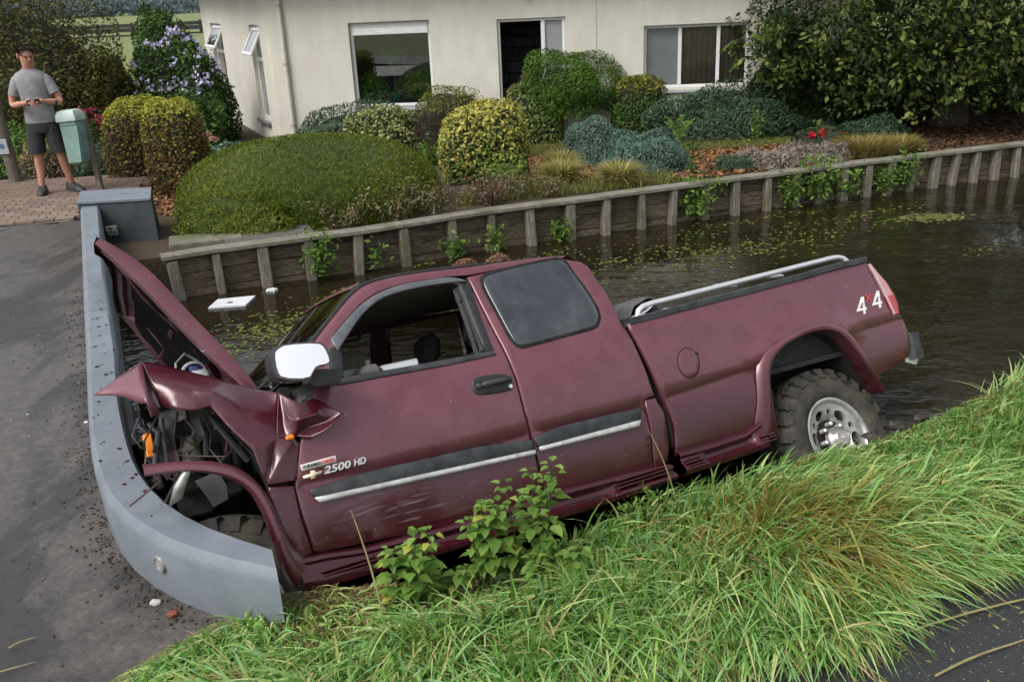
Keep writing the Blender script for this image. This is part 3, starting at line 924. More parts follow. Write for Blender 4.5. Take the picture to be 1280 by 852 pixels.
def panel(name, outline, prof, mat, parent, holes=(), off=0.0, step=.045, thick=.022, lines=(), rim=.006, side=1, rimdrop=.004, bulge=None, avoid=None):
    """sheet-metal panel: outline (x,z) laid on the body side y = prof(z), edges turned in"""
    out = dens(outline, step)
    ins = inset(out, rim)
    holes = [dens(h, step) for h in holes]
    hin = [inset(h, -rim) for h in holes]
    pts = []; edges = []

    def ring(P):
        k = len(pts); pts.extend(P)
        edges.extend([(k + i, k + (i + 1) % len(P)) for i in range(len(P))])
        return range(k, k + len(P))
    r_out = ring(out); r_in = ring(ins)
    r_h = [ring(h) for h in holes]; [ring(h) for h in hin]
    for L_ in lines:
        k = len(pts)
        Q = [p for p in L_ if inpoly(p, ins) and not any(inpoly(p, h) for h in holes)]
        pts.extend(Q); edges.extend([(k + i, k + i + 1) for i in range(len(Q) - 1)])
    xs = [p[0] for p in out]; zs = [p[1] for p in out]
    for x in np.arange(min(xs), max(xs), step):
        for z in np.arange(min(zs), max(zs), step):
            if avoid and abs(z - crease_z(x, avoid) + .012) < .045: continue
            if inpoly((x, z), ins) and not any(inpoly((x, z), h) for h in hin):
                pts.append((float(x) + .003, float(z) + .002))
    res = delaunay_2d_cdt([Vector(p) for p in pts], edges, [], 0, 1e-5)
    P = [tuple(v) for v in res[0]]; F = []
    for f in res[2]:
        cx_ = sum(P[i][0] for i in f) / len(f); cz_ = sum(P[i][1] for i in f) / len(f)
        if inpoly((cx_, cz_), out) and not any(inpoly((cx_, cz_), h) for h in holes): F.append(f)
    # boundary edges
    cnt = {}
    for f in F:
        for i in range(len(f)):
            e = (f[i], f[(i + 1) % len(f)]); cnt[tuple(sorted(e))] = cnt.get(tuple(sorted(e)), 0) + 1
    bnd = {i for e, c_ in cnt.items() if c_ == 1 for i in e}
    def yy(p): return prof(p[1]) + off + (bulge(p[0], p[1]) if bulge else 0)
    V = [(p[0], side * (yy(p) - (rimdrop if i in bnd else 0)), p[1]) for i, p in enumerate(P)]
    nV = len(V); V2 = []; idx = {}
    FF = [tuple(f) for f in F]
    for i in bnd:
        idx[i] = nV + len(V2); V2.append((P[i][0], side * (yy(P[i]) - rimdrop - thick), P[i][1]))
    for f in F:
        for i in range(len(f)):
            a, b = f[i], f[(i + 1) % len(f)]
            if cnt[tuple(sorted((a, b)))] == 1: FF.append((b, a, idx[a], idx[b]))
    me = mesh_data(name, V + V2, FF, mat, True)
    bm = bmesh.new(); bm.from_mesh(me); bmesh.ops.recalc_face_normals(bm, faces=bm.faces)
    f0 = max(bm.faces, key=lambda f: f.calc_area())
    if f0.normal.y * side < 0: bmesh.ops.reverse_faces(bm, faces=bm.faces)
    bmesh.ops.delete(bm, geom=[v for v in bm.verts if not v.link_faces], context='VERTS')
    bm.to_mesh(me); bm.free()
    return link(name, me, parent)


def crease_z(x, L_):
    q = sorted(L_)
    return float(np.interp(x, [p[0] for p in q], [p[1] for p in q]))


CREASE = T['crease']; CREASEB = T['creasebed']


def step_under(L_, depth=.012):
    """body line: the skin below it is set in"""
    def f(x, z):
        d = crease_z(x, L_) - z
        if d < 0: return 0.0
        return -depth * min(1, d / .010) + (depth * .75) * float(ss(.03, .16, d))
    return f


def crease_lines(L_, x0, x1):
    out = []
    for d in (.0, .010, .03):
        out.append([(float(x), crease_z(x, L_) - d) for x in np.arange(x0, x1, .04)])
    return out


# ---- front door
vu = [tuple(p) for p in smooth_line(T['visor_up'], 22)]; df = T['doorfront']; dr = T['doorrear']
door_out = [(2.885, 1.30), (2.945, 1.20), (3.012, 1.09), (3.058, .95), (3.072, .90), (3.066, .766), (3.048, .62), (3.030, .603),
            (2.7, .575), (2.322, .549), (1.872, .560), (1.866, .64), (1.868, .723), (1.874, .884), (1.886, 1.0), (1.888, 1.139), (1.898, 1.325), (1.908, 1.45), (1.918, 1.62), (1.925, 1.712)] + \
           [(x, z + .004) for x, z in reversed(vu[1:-1])] + [(2.735, 1.545), (2.79, 1.45), (2.82, 1.36)]
WIN = [(2.75, 1.42), (2.765, 1.335), (2.574, 1.331), (2.265, 1.322), (2.113, 1.322), (1.99, 1.322), (1.985, 1.45), (1.975, 1.60), (1.967, 1.70), (2.02, 1.722), (2.18, 1.727), (2.306, 1.722), (2.435, 1.702), (2.534, 1.646), (2.668, 1.53)]
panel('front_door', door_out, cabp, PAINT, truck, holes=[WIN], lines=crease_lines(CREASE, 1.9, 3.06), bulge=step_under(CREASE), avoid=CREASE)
door = truck.children[0]
# inner door skin so the door has depth
panel('door_lining', [(2.9, .66), (2.9, 1.30), (1.93, 1.31), (1.93, .62)], lambda z: cabp(z) - .09, BLACKP, door, step=.15)
# rear door with the tinted quarter window
cr = T['cabrear']
rdoor_out = [(1.862, .560), (1.857, .64), (1.858, .723), (1.864, .884), (1.876, 1.0), (1.878, 1.139), (1.888, 1.325), (1.898, 1.45), (1.908, 1.62), (1.914, 1.735),
             (1.75, 1.748), (1.552, 1.757), (1.422, 1.76), (1.325, 1.757), (1.272, 1.735), (1.215, 1.715), (1.180, 1.680), (1.167, 1.594), (1.150, 1.496), (1.150, 1.385), (1.156, 1.323), (1.143, 1.277), (1.125, 1.159), (1.101, 1.012), (1.088, .921), (1.081, .90),
             (1.155, .893), (1.157, .824), (1.160, .695), (1.185, .53), (1.5, .545)]
QW = [tuple(p) for p in T['qwin']]
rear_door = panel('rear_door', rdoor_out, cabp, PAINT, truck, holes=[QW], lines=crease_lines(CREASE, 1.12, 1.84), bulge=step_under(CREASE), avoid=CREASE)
qo = inset(round_poly(QW, 1), .004)
qo_seal = panel('window_seal', inset(QW, -.012), cabp, RUB, rear_door, holes=[inset(QW, .014)], off=.004, thick=.02, step=.06, rim=.003)
panel('quarter_window', qo, cabp, TINT, rear_door, off=.007, thick=.012, step=.06, rim=.004)
# strip behind the rear door, down to the rocker
panel('cab_corner', [(1.150, .888), (1.079, .888), (1.071, .86), (1.045, .805), (1.043, .70), (1.060, .60), (1.085, .532), (1.178, .529), (1.154, .695), (1.151, .824)], cabp, PAINT, truck, off=-.002, step=.04)
# ---- roof, pillars and back wall
rp = sorted([(p[0], p[1]) for p in T['roof'][:10]])
rx = np.linspace(1.262, 2.49, 26)
ap = sorted([(p[0], p[1]) for p in T['apil']])
apx = [p[0] for p in ap]; apz = [p[1] for p in ap]
RAIL_O = smooth_line([(2.99, 1.378), (2.919, 1.452), (2.805, 1.549), (2.657, 1.667), (2.562, 1.741), (2.488, 1.783), (2.395, 1.803), (2.23, 1.808), (2.062, 1.804), (1.882, 1.794), (1.756, 1.791), (1.552, 1.786), (1.422, 1.780), (1.289, 1.768)], 60)
RAIL_I = smooth_line([(2.83, 1.350), (2.79, 1.440), (2.735, 1.541), (2.638, 1.617), (2.524, 1.694), (2.430, 1.738), (2.29, 1.759), (2.167, 1.760), (2.0, 1.757), (1.90, 1.745), (1.75, 1.752), (1.55, 1.760), (1.42, 1.763), (1.31, 1.756)], 60)
for s_ in (1, -1):
    rings = []
    for (ox, oz), (ix_, iz) in zip(RAIL_O, RAIL_I):
        yo = cabp(oz) - .012; yi = cabp(iz) + .001; mx_, mz_ = lerp(ox, ix_, .5), lerp(oz, iz, .5)
        qx, qz = lerp(ox, ix_, .15), lerp(oz, iz, .15)
        rings.append([(ix_, s_ * (yi - .06), iz), (ix_, s_ * yi, iz), (mx_, s_ * (cabp(mz_) + .003), mz_), (qx, s_ * (cabp(qz) - .001), qz), (ox, s_ * yo, oz), (ox + .004, s_ * (yo - .05), oz + .004)])
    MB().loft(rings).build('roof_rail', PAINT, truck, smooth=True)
    b = MB(); b.tube([(ox + .003, s_ * (cabp(oz) - .018), oz + .004) for ox, oz in RAIL_O[2:48]], [.012] * 40 + [.010, .008, .006, .004, .003, .002], 6); b.build('drip_moulding', BLACKP, truck, smooth=True)
rings = []
ro_s = sorted([tuple(p) for p in RAIL_O if p[0] <= 2.5])
for x in np.linspace(1.262, 2.49, 22):
    zr = float(np.interp(x, [p[0] for p in ro_s], [p[1] for p in ro_s]))
    ye = cabp(zr) - .016
    C_ = [(y, zr + .004 + .040 * (1 - (y / ye) ** 2)) for y in np.linspace(ye, 0, 7)]
    fx = lambda y: x + (.055 * (1 - (y / .74) ** 2)) * float(ss(2.2, 2.49, x))
    rings.append([(fx(y), y, z) for y, z in C_] + [(fx(y), -y, z) for y, z in reversed(C_[:-1])])
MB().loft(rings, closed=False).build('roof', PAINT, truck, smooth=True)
# windscreen
rings = []
for k in range(9):
    t = k / 8
    x0 = lerp(2.985, 2.50, t); z0 = lerp(1.385, 1.785, t); yh = lerp(.84, .715, t)
    rings.append([(x0 + .10 * (1 - (y / yh) ** 2) * lerp(1.3, .7, t), y, z0 + .02 * (1 - (y / yh) ** 2)) for y in np.linspace(yh, -yh, 13)])
MB().loft(rings, closed=False).build('windscreen', GLASS, truck, smooth=True)
rings2 = [[(p[0] + .004, p[1] * .99, p[2]) for p in r] for r in (rings[-2][:], rings[-1][:])]
MB().loft([[(p[0] + .006, p[1], p[2] + .002) for p in rings[-1]], [(p[0] - .02, p[1], p[2] + .022) for p in rings[-1]]], closed=False).build('windscreen_header', PAINT, truck, smooth=True)
MB().tube([(r[0][0] + .008, r[0][1] + .004, r[0][2]) for r in rings], .012, 6).build('windscreen_seal', RUB, truck, smooth=True)
MB().tube([(r[-1][0] + .008, r[-1][1] - .004, r[-1][2]) for r in rings], .012, 6).build('windscreen_seal', RUB, truck, smooth=True)
# back wall of the cab with its window
def back_ring(z, x, k=1.0): return [(x, cabp(z) - .01, z), (x, -(cabp(z) - .01), z)]
bz = [.53, .8, 1.0, 1.2, 1.32, 1.40, 1.5, 1.6, 1.68, 1.735, 1.77]; bx = [1.10, 1.06, 1.10, 1.13, 1.155, 1.15, 1.155, 1.168, 1.185, 1.23, 1.27]
MB().loft([back_ring(z, x) for z, x in zip(bz, bx)], closed=False).build('back_wall', PAINT, truck)
MB().rbox((1.125, -.55, 1.38), (1.147, .55, 1.68), .02).build('rear_window', TINT, truck)
# right side of the cab (far side)
panel('right_cab_side', [(2.9, 1.30), (3.06, 1.0), (3.04, .6), (1.1, .53), (1.07, .88), (1.156, 1.32), (1.16, 1.6), (1.26, 1.735), (1.9, 1.76), (2.45, 1.735), (2.64, 1.62), (2.8, 1.45)], cabp, PAINT, truck,
      holes=[[(2.68, 1.40), (2.66, 1.335), (2.0, 1.325), (1.98, 1.70), (2.40, 1.69), (2.52, 1.63)], [(1.84, 1.34), (1.3, 1.34), (1.27, 1.45), (1.33, 1.72), (1.84, 1.70)]], side=-1, step=.09)
MB().add([(2.72, -.885, 1.37), (1.98, -.905, 1.33), (1.96, -.79, 1.70), (2.45, -.785, 1.70)], [(0, 1, 2, 3)]).build('right_window', GLASS_D, truck)
MB().add([(1.86, -.905, 1.33), (1.28, -.905, 1.33), (1.32, -.785, 1.73), (1.86, -.785, 1.72)], [(0, 1, 2, 3)]).build('right_quarter_window', GLASS_D, truck)
# floor pan, firewall
fl = MB(); fl.box((1.1, -.90, .50), (3.05, .90, .56)); fl.box((2.98, -.85, .56), (3.02, .85, 1.36)); fl.box((-.9, -.45, .52), (3.3, -.33, .68)); fl.box((-.9, .33, .52), (3.3, .45, .68))
fl.tube([(-.19, -.85, .42), (-.19, .85, .42)], .055, 10); fl.tube([(3.25, -.7, .46), (3.25, .7, .46)], .05, 10); fl.tube([(2.4, -.1, .55), (-.1, 0, .42)], .05, 8); fl.box((.3, -.3, .48), (1.2, .3, .62))
fl.build('chassis', UNDER, truck)
# ---- cab interior
INT = surf('interior_grey', (.085, .082, .078), (.13, .127, .12), 14, .8)
INTD = surf('interior_dark', (.05, .049, .047), (.085, .082, .078), 20, .7)
MB().loft([[(x, y, 1.745 + .02 * (1 - (y / .7) ** 2)) for y in np.linspace(-.70, .70, 7)] for x in (1.2, 1.8, 2.44)], closed=False).build('headliner', surf('headliner_cloth', (.26, .22, .17), (.33, .29, .23), 30, .95), truck)
mb = MB(); mb.rbox((2.52, -.84, 1.12), (2.98, .84, 1.34), .05); mb.rbox((2.46, .18, 1.28), (2.68, .58, 1.40), .05); mb.build('dashboard', INTD, truck, smooth=True)
mb = MB(); cw = Vector((2.38, .38, 1.24)); ring_ = []
axx = Vector((-.35, 0, .94)).normalized()
e1 = Vector((0, 1, 0)); e2 = axx.cross(e1)
mb.tube([cw + (e1 * math.cos(w) + e2 * math.sin(w)) * .19 for w in np.linspace(0, 2 * math.pi, 25)], .016, 8, cap=False)
for w in (0, 2.1, 4.2): mb.tube([cw - axx * .02, cw + (e1 * math.cos(w) + e2 * math.sin(w)) * .19], .018, 6)
mb.tube([cw - axx * .03, cw + axx * .02], [.07, .06], 12); mb.tube([cw - axx * .03, Vector((2.6, .38, 1.16))], .035, 8)
mb.build('steering_wheel', INTD, truck, smooth=True)
for ysx, sgn in ((.40, 1), (-.42, -1)):
    mb = MB(); mb.rbox((1.84, ysx - .26, .80), (2.36, ysx + .26, .96), .06)
    Ms = Matrix.Translation((1.86, ysx, .94)) @ Matrix.Rotation(rad(-12), 4, 'Y')
    mb.rbox((-.09, -.25, -.05), (.07, .25, .44), .06, Ms)
    st = mb.build('seat', INT, truck, smooth=True)
    mb = MB(); mb.rbox((-.055, -.14, .465), (.055, .14, .655), .045, Ms); mb.tube([Ms @ Vector((0, -.06, .40)), Ms @ Vector((0, -.06, .5))], .008, 6); mb.tube([Ms @ Vector((0, .06, .40)), Ms @ Vector((0, .06, .5))], .008, 6)
    mb.build('headrest', INT, st, smooth=True)
mb = MB(); mb.rbox((1.25, -.7, .75), (1.5, .7, 1.02), .05); mb.rbox((1.18, -.7, .98), (1.3, .7, 1.40), .05); mb.build('rear_bench', INT, truck, smooth=True)
mb = MB(); mb.box((1.95, -.86, .6), (2.85, -.83, 1.33)); mb.rbox((2.0, -.83, 1.02), (2.5, -.75, 1.09), .02); mb.tube([(2.35, -.82, 1.22), (2.3, -.79, 1.235), (2.2, -.785, 1.235), (2.13, -.82, 1.22)], .014, 6); mb.build('right_door_lining', INTD, truck, smooth=True)
mb = MB(); mb.tube([(2.28, -.62, 1.70), (2.25, -.6, 1.66), (2.12, -.6, 1.655), (2.08, -.62, 1.70)], .014, 6); mb.build('grab_handle', INT, truck, smooth=True)
mb = MB(); mb.rbox((2.30, .60, 1.18), (2.50, .80, 1.372), .008); mb.build('chrome_box', CHROME, truck)
mb = MB(); mb.rbox((2.50, .62, 1.23), (2.62, .84, 1.385), .03); mb.tube([(2.56, .78, 1.30), (2.56, .80, 1.41)], .013, 6); mb.build('dash_end', INT, truck)
# B pillar rails inside the door opening, seat belt
mb = MB(); mb.tube([(1.995, .905, 1.33), (1.988, .85, 1.50), (1.975, .775, 1.695)], .013, 6); mb.tube([(2.03, .89, 1.33), (2.022, .84, 1.50), (2.01, .77, 1.68)], .006, 5); mb.build('window_channel', DARKP, door, smooth=True)
mb = MB(); mb.rbox((1.955, .70, 1.615), (1.985, .74, 1.70), .008); mb.tube([(1.97, .72, 1.66), (1.95, .74, 1.3), (1.93, .76, .95)], .012, 4); mb.build('seat_belt', INT, truck)
# window frame trims: belt strip, B-pillar black trim, rain visor
strip = [(2.80, 1.325), (2.762, 1.312), (2.577, 1.308), (2.21, 1.297), (1.945, 1.297), (1.952, 1.323), (2.265, 1.329), (2.574, 1.338), (2.77, 1.345)]
panel('belt_moulding', strip, cabp, DARKP, door, off=.008, step=.05, thick=.02, rim=.004)
panel('pillar_trim', [(1.918, 1.708), (1.938, 1.50), (1.948, 1.325), (1.995, 1.325), (1.992, 1.45), (1.982, 1.60), (1.972, 1.712)], cabp, BLACKP, door, off=.005, step=.05, thick=.02, rim=.004)
vis = [tuple(p) for p in vu] + [tuple(p) for p in reversed(smooth_line(T['visor_lo'], 18))]
panel('rain_visor', vis, cabp, VIS, door, off=.020, step=.04, thick=.016, rim=.005)
panel('mirror_sail', [(2.745, 1.50), (2.70, 1.47), (2.735, 1.345), (2.80, 1.345), (2.79, 1.43)], cabp, BLACKP, door, off=.010, step=.05)
# handle
hp = round_poly([tuple(p) for p in T['handle']], 1)
hd = panel('door_handle', hp, cabp, BLACKP, door, off=.007, step=.04, thick=.012, rim=.004)
mb = MB(); mb.rbox((2.00 - .085, .985, 1.148), (2.00 + .085, 1.012, 1.180), .012); mb.tube([(2.09, .99, 1.163), (2.115, .985, 1.163)], .014, 8); mb.build('grip', DARKP, door, smooth=True)
MB().tube([(1.928, .98, 1.128), (1.928, .992, 1.128)], .010, 10).build('keyhole', CHROME, door)
# side mouldings
mo = panel('side_moulding', round_poly([tuple(p) for p in T['mold1']], 1), cabp, DARKP, door, off=.012, step=.06, thick=.02, rim=.005)
panel('chrome_strip', [tuple(p) for p in T['chrome1']], cabp, SATIN, door, off=.018, step=.06, thick=.012, rim=.005)
mo = panel('side_moulding', round_poly([tuple(p) for p in T['mold2']], 1), cabp, DARKP, rear_door, off=.012, step=.06, thick=.02, rim=.005)
panel('chrome_strip', [tuple(p) for p in T['chrome2']], cabp, SATIN, rear_door, off=.018, step=.06, thick=.012, rim=.005)


# ---- lettering
def lettering(name, text, x0, z0, width, height, mat, parent, y, bold=.0, shear=0.0, tilt=0.0, extr=.003):
    cu = bpy.data.curves.new(name, 'FONT'); cu.body = text; cu.size = 1.0; cu.extrude = 0.0; cu.offset = bold; cu.shear = shear; cu.fill_mode = 'BOTH'; cu.resolution_u = 3
    tmp = bpy.data.objects.new('tmp', cu); COL.objects.link(tmp)
    bpy.context.view_layer.update()
    dg = bpy.context.evaluated_depsgraph_get()
    me = bpy.data.meshes.new_from_object(tmp.evaluated_get(dg))
    co = np.zeros(len(me.vertices) * 3, np.float32); me.vertices.foreach_get('co', co); co = co.reshape(-1, 3)
    mn, mx = co.min(0), co.max(0)
    tx = (co[:, 0] - mn[0]) / (mx[0] - mn[0]) * width; tz = (co[:, 1] - mn[1]) / (mx[1] - mn[1]) * height
    new = np.stack([x0 - tx * math.cos(tilt), np.full(len(tx), y), z0 + tz + tx * math.sin(tilt)], 1).astype(np.float32)
    bpy.data.objects.remove(tmp)
    faces = [tuple(p.vertices) for p in me.polygons]
    V = [tuple(v) for v in new]; nV = len(V)
    cnt = {}
    for f in faces:
        for i in range(len(f)):
            k_ = tuple(sorted((f[i], f[(i + 1) % len(f)]))); cnt[k_] = cnt.get(k_, 0) + 1
    V += [(v[0], v[1] - extr, v[2]) for v in V]
    F = faces + [(f[i], f[(i + 1) % len(f)], f[(i + 1) % len(f)] + nV, f[i] + nV) for f in faces for i in range(len(f)) if cnt[tuple(sorted((f[i], f[(i + 1) % len(f)])))] == 1]
    return MB().add(V, F).build(name, mat, parent)


yb = cabp(1.0)
badge = panel('engine_badge', [(3.032, 1.0), (3.030, .972), (2.868, .975), (2.868, 1.004)], cabp, surf('badge_white', (.62, .62, .60), (.7, .7, .68), 60, .4), door, off=.007, step=.05, rim=.003, thick=.01)
lettering('badge_lettering', 'DURAMAX', 3.026, .980, .086, .017, BLACKP, door, yb + .0135, .012)
lettering('badge_lettering', 'DIESEL', 2.935, .981, .060, .017, REDD, door, yb + .0135, .012)
bt = [(3.030, .950), (3.030, .936), (2.998, .936), (2.998, .926), (2.976, .926), (2.976, .937), (2.948, .937), (2.942, .951), (2.972, .951), (2.972, .962), (2.994, .962), (2.994, .950)]
bt = [(x, z + (3.03 - x) * .03) for x, z in bt]
panel('emblem', bt, cabp, surf('pale_gold', (.72, .62, .48), (.82, .74, .6), 50, .35, .3), door, off=.008, step=.05, rim=.002, thick=.01)
lettering('model_lettering', '2500', 2.935, .934, .128, .034, surf('silver_letter', (.62, .62, .62), (.74, .74, .74), 60, .3, .5), door, yb + .006, .02, .25, 0, .008)
lettering('model_lettering', 'HD', 2.795, .936, .060, .030, MATS['silver_letter'], door, yb + .006, .02, .25, 0, .008)

# ---- bed
cap_u = T['capupper']; cap_l = T['caplower']
bf = [(1.135, 1.312), (1.124, 1.261), (1.095, 1.153), (1.058, 1.004), (1.036, .903), (1.009, .814), (.995, .71), (1.009, .613), (1.025, .551)]
arch = [(.462, .552), (.41, .60), (.345, .70), (.318, .79), (.303, .90), (.27, .955), (.2, 1.0), (.08, 1.028), (-.08, 1.048), (-.25, 1.05), (-.34, 1.02), (-.40, .98), (-.455, .89), (-.52, .76), (-.605, .60), (-.61, .655)]
bed_out = bf + arch + [(-.75, .69), (-.924, .727), (-.963, .79), (-.978, .877), (-.965, .963), (-.930, 1.002), (-.864, 1.014), (-.83, 1.12), (-.80, 1.24), (-.772, 1.358), (-.772, 1.383),
                       (-.447, 1.374), (-.176, 1.363), (.2, 1.347), (.573, 1.328), (.9, 1.315)]
bed = thing('bed_dummy', 'x', 'x'); bpy.data.objects.remove(bed)


def bed_bulge(x, z):
    s = step_under(CREASEB)(x, z)
    # raised body over the wheel arch
    d = math.hypot((x + .08) / .62, (z - .62) / .52)
    return s + .028 * float(1 - ss(.92, 1.12, d)) * float(ss(.85, 1.0, z))


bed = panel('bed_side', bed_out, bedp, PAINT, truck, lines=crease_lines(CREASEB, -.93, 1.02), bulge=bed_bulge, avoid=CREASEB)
panel('right_bed_side', bf + [(.46, .552), (.3, .95), (-.1, 1.05), (-.4, .98), (-.61, .60), (-.92, .727), (-.975, .88), (-.86, 1.014), (-.772, 1.383), (.2, 1.347)], bedp, PAINT, truck, side=-1, step=.12)
# fuel door: a round lid with a dark gap
fr_ = panel('fuel_door', [(.815 + .072 * math.cos(w), 1.028 + .083 * math.sin(w)) for w in np.linspace(0, 2 * math.pi, 28)[:-1]], bedp, PAINT, bed, off=.0035, step=.03, rim=.004, thick=.006)
panel('lid_gap', [(.815 + .0755 * math.cos(w), 1.028 + .0865 * math.sin(w)) for w in np.linspace(0, 2 * math.pi, 28)[:-1]], bedp, RUB, bed, holes=[[(.815 + .070 * math.cos(w), 1.028 + .081 * math.sin(w)) for w in np.linspace(0, 2 * math.pi, 28)[:-1]]], off=.0022, step=.03, rim=.0012, thick=.006, rimdrop=.0)
panel('hinge', [(.758, 1.062), (.735, 1.060), (.733, 1.070), (.757, 1.075)], bedp, RUB, bed, off=.006, rim=.002, thick=.008)
# bed cap rails
for s_ in (1, -1):
    rings = []
    for x in np.linspace(-.775, 1.128, 16):
        zu = float(np.interp(x, [-.78, -.45, -.19, 1.02, 1.17], [1.417, 1.412, 1.393, 1.344, 1.340])); zl_ = zu - .036
        ye = .958 if x > -.7 else .95
        rings.append([(x, s_ * (ye + .018), zl_), (x, s_ * (ye + .020), zu - .008), (x, s_ * (ye + .010), zu), (x, s_ * (ye - .085), zu), (x, s_ * (ye - .095), zu - .01), (x, s_ * (ye - .095), zl_ - .02)])
    MB().loft(rings).build('bed_cap', DARKP, truck, smooth=True)
    zz = lambda x: 1.399 + (.882 - x) * .0385
    pts = [(1.015, s_ * .9, 1.345), (1.0, s_ * .9, 1.375), (.965, s_ * .9, 1.392), (.90, s_ * .9, 1.399)] + [(x, s_ * .9, zz(x)) for x in np.linspace(.8, -.55, 8)] + [(-.60, s_ * .9, 1.452), (-.645, s_ * .9, 1.440), (-.675, s_ * .9, 1.412)]
    rl = MB().tube(pts, .0165, 10).build('side_rail', CHROME, truck, smooth=True)
    mb = MB(); mb.tube([(1.012, s_ * .9, 1.338), (.985, s_ * .9, 1.35), (.93, s_ * .9, 1.372), (.885, s_ * .9, 1.395)], .0085, 6); mb.rbox((.985, s_ * .9 - .03, 1.338), (1.045, s_ * .9 + .03, 1.352), .004); mb.rbox((-.70, s_ * .9 - .03, 1.405), (-.64, s_ * .9 + .03, 1.416), .004)
    mb.build('foot', CHROME, rl, smooth=True)
mb = MB(); mb.box((-.86, -.87, .84), (1.0, .87, .87)); mb.box((.98, -.93, .6), (1.01, .93, 1.30)); mb.box((-.8, .79, .86), (.98, .83, 1.335)); mb.box((-.8, -.83, .86), (.98, -.79, 1.335)); mb.box((-.35, .55, .86), (.25, .80, 1.06)); mb.box((-.35, -.80, .86), (.25, -.55, 1.06))
mb.build('bed_liner', surf('bed_liner', (.014, .014, .014), (.03, .03, .03), 20, .75), truck)
MB().rbox((-.89, -.80, .82), (-.845, .80, 1.385), .015).build('tailgate', PAINT, truck)
# number 4x4 decal, stencil style
def decal(name, polys, ox, oz, sc, mat, parent, skew=.25, y=.0):
    b = MB()
    for poly in polys:
        n_ = len(poly)
        P = [(ox - (px_ + skew * pz_) * sc, oz + pz_ * sc) for px_, pz_ in poly]
        b.add([(x, bedp(z) + y, z) for x, z in P] + [(x, bedp(z) + y - .003, z) for x, z in P], [tuple(range(n_)), tuple(reversed(range(n_, 2 * n_)))] + [(i, (i + 1) % n_, (i + 1) % n_ + n_, i + n_) for i in range(n_)])
    return b.build(name, mat, parent)


four = [[(0, .22), (.52, 1.0), (.72, 1.0), (.72, .62), (.56, .62), (.56, .74), (.27, .36), (.27, .22)], [(.30, .22), (.30, .36), (.56, .36), (.56, .58), (.72, .58), (.72, .36), (.84, .36), (.84, .22), (.72, .22), (.72, .0), (.56, .0), (.56, .22)]]
decal('decal_number', four, -.540, 1.063, .108, WHITE, bed, .22, .006)
decal('decal_number', four, -.688, 1.078, .108, WHITE, bed, .22, .006)
decal('decal_cross', [[(0, 0), (.14, 0), (.5, .4), (.86, 0), (1, 0), (1, .12), (.63, .5), (1, .88), (1, 1), (.86, 1), (.5, .62), (.14, 1), (0, 1), (0, .88), (.37, .5), (0, .12)]], -.652, 1.132, .046, REDD, bed, .1, .0065)
# tail lamp
for s_ in (1, -1):
    Lz = [1.365, 1.30, 1.22, 1.14, 1.075, 1.016]
    xi = [-.775, -.792, -.811, -.830, -.846, -.862]; xo = [-.812, -.862, -.915, -.947, -.958, -.948]
    def ring_t(i, a=0.0):
        z = Lz[i]; return [(xi[i], s_ * (bedp(z) + .006), z), (lerp(xi[i], xo[i], .45), s_ * (bedp(z) + .010), z), (xo[i] + .018, s_ * (bedp(z) - .006), z), (xo[i] - .012, s_ * (bedp(z) - .05), z), (xo[i] - .012, s_ * (bedp(z) - .16), z), (xi[i], s_ * (bedp(z) - .16), z)]
    tl = MB().loft([ring_t(i) for i in range(0, 4)]).build('tail_lamp', PINKL, truck, smooth=True)
    MB().loft([ring_t(i) for i in (3, 4, 5)]).build('stop_lens', REDL, tl, smooth=True)
    MB().add([(xi[i] + .006, s_ * (bedp(Lz[i]) + .008), Lz[i]) for i in range(6)] + [(xi[i] - .013, s_ * (bedp(Lz[i]) + .010), Lz[i]) for i in range(6)], [(i, i + 1, i + 7, i + 6) for i in range(5)]).build('bezel', surf('lamp_bezel', (.4, .34, .36), (.48, .42, .43), 30, .4), tl)
# rear bumper
mb = MB()
sec = lambda y, xo_: [(xo_ + .14, y, .70), (xo_ + .05, y, .665), (xo_, y, .71), (xo_ - .005, y, .84), (xo_ + .03, y, .872), (xo_ + .15, y, .872)]
rings = [sec(y, -1.10 + .055 * abs(y / .97) ** 6) for y in np.linspace(-.94, .94, 17)]
bmp = mb.loft(rings).build('rear_bumper', CHROME, truck, smooth=True)
for s_ in (1, -1):
    rings = [[(-.985 + dx, s_ * (.90 + dy), .87 - dz), (-.985 + dx, s_ * (.90 + dy), .70 + dz * .3)] for dx, dy, dz in ((0, .075, .004), (-.04, .085, 0), (-.09, .06, 0), (-.118, .01, .0), (-.118, -.1, .0))]
    b = MB()
    for i in range(4):
        (a0, a1), (b0, b1) = rings[i], rings[i + 1]
        b.add([a0, b0, b1, a1] + [(p[0] + .03, p[1] - s_ * .03, p[2]) for p in (a0, b0, b1, a1)], [(0, 1, 2, 3), (0, 4, 5, 1), (3, 2, 6, 7), (1, 5, 6, 2), (0, 3, 7, 4)])
    b.build('corner_pad', DARKP, bmp)
mb = MB(); mb.rbox((-.80, .55, .44), (-.70, .80, .475), .01); mb.box((-.95, -.5, .5), (-.85, .6, .60)); mb.build('hitch_bracket', surf('scuffed_steel', (.06, .06, .06), (.15, .15, .15), 12, .5, .5), truck)


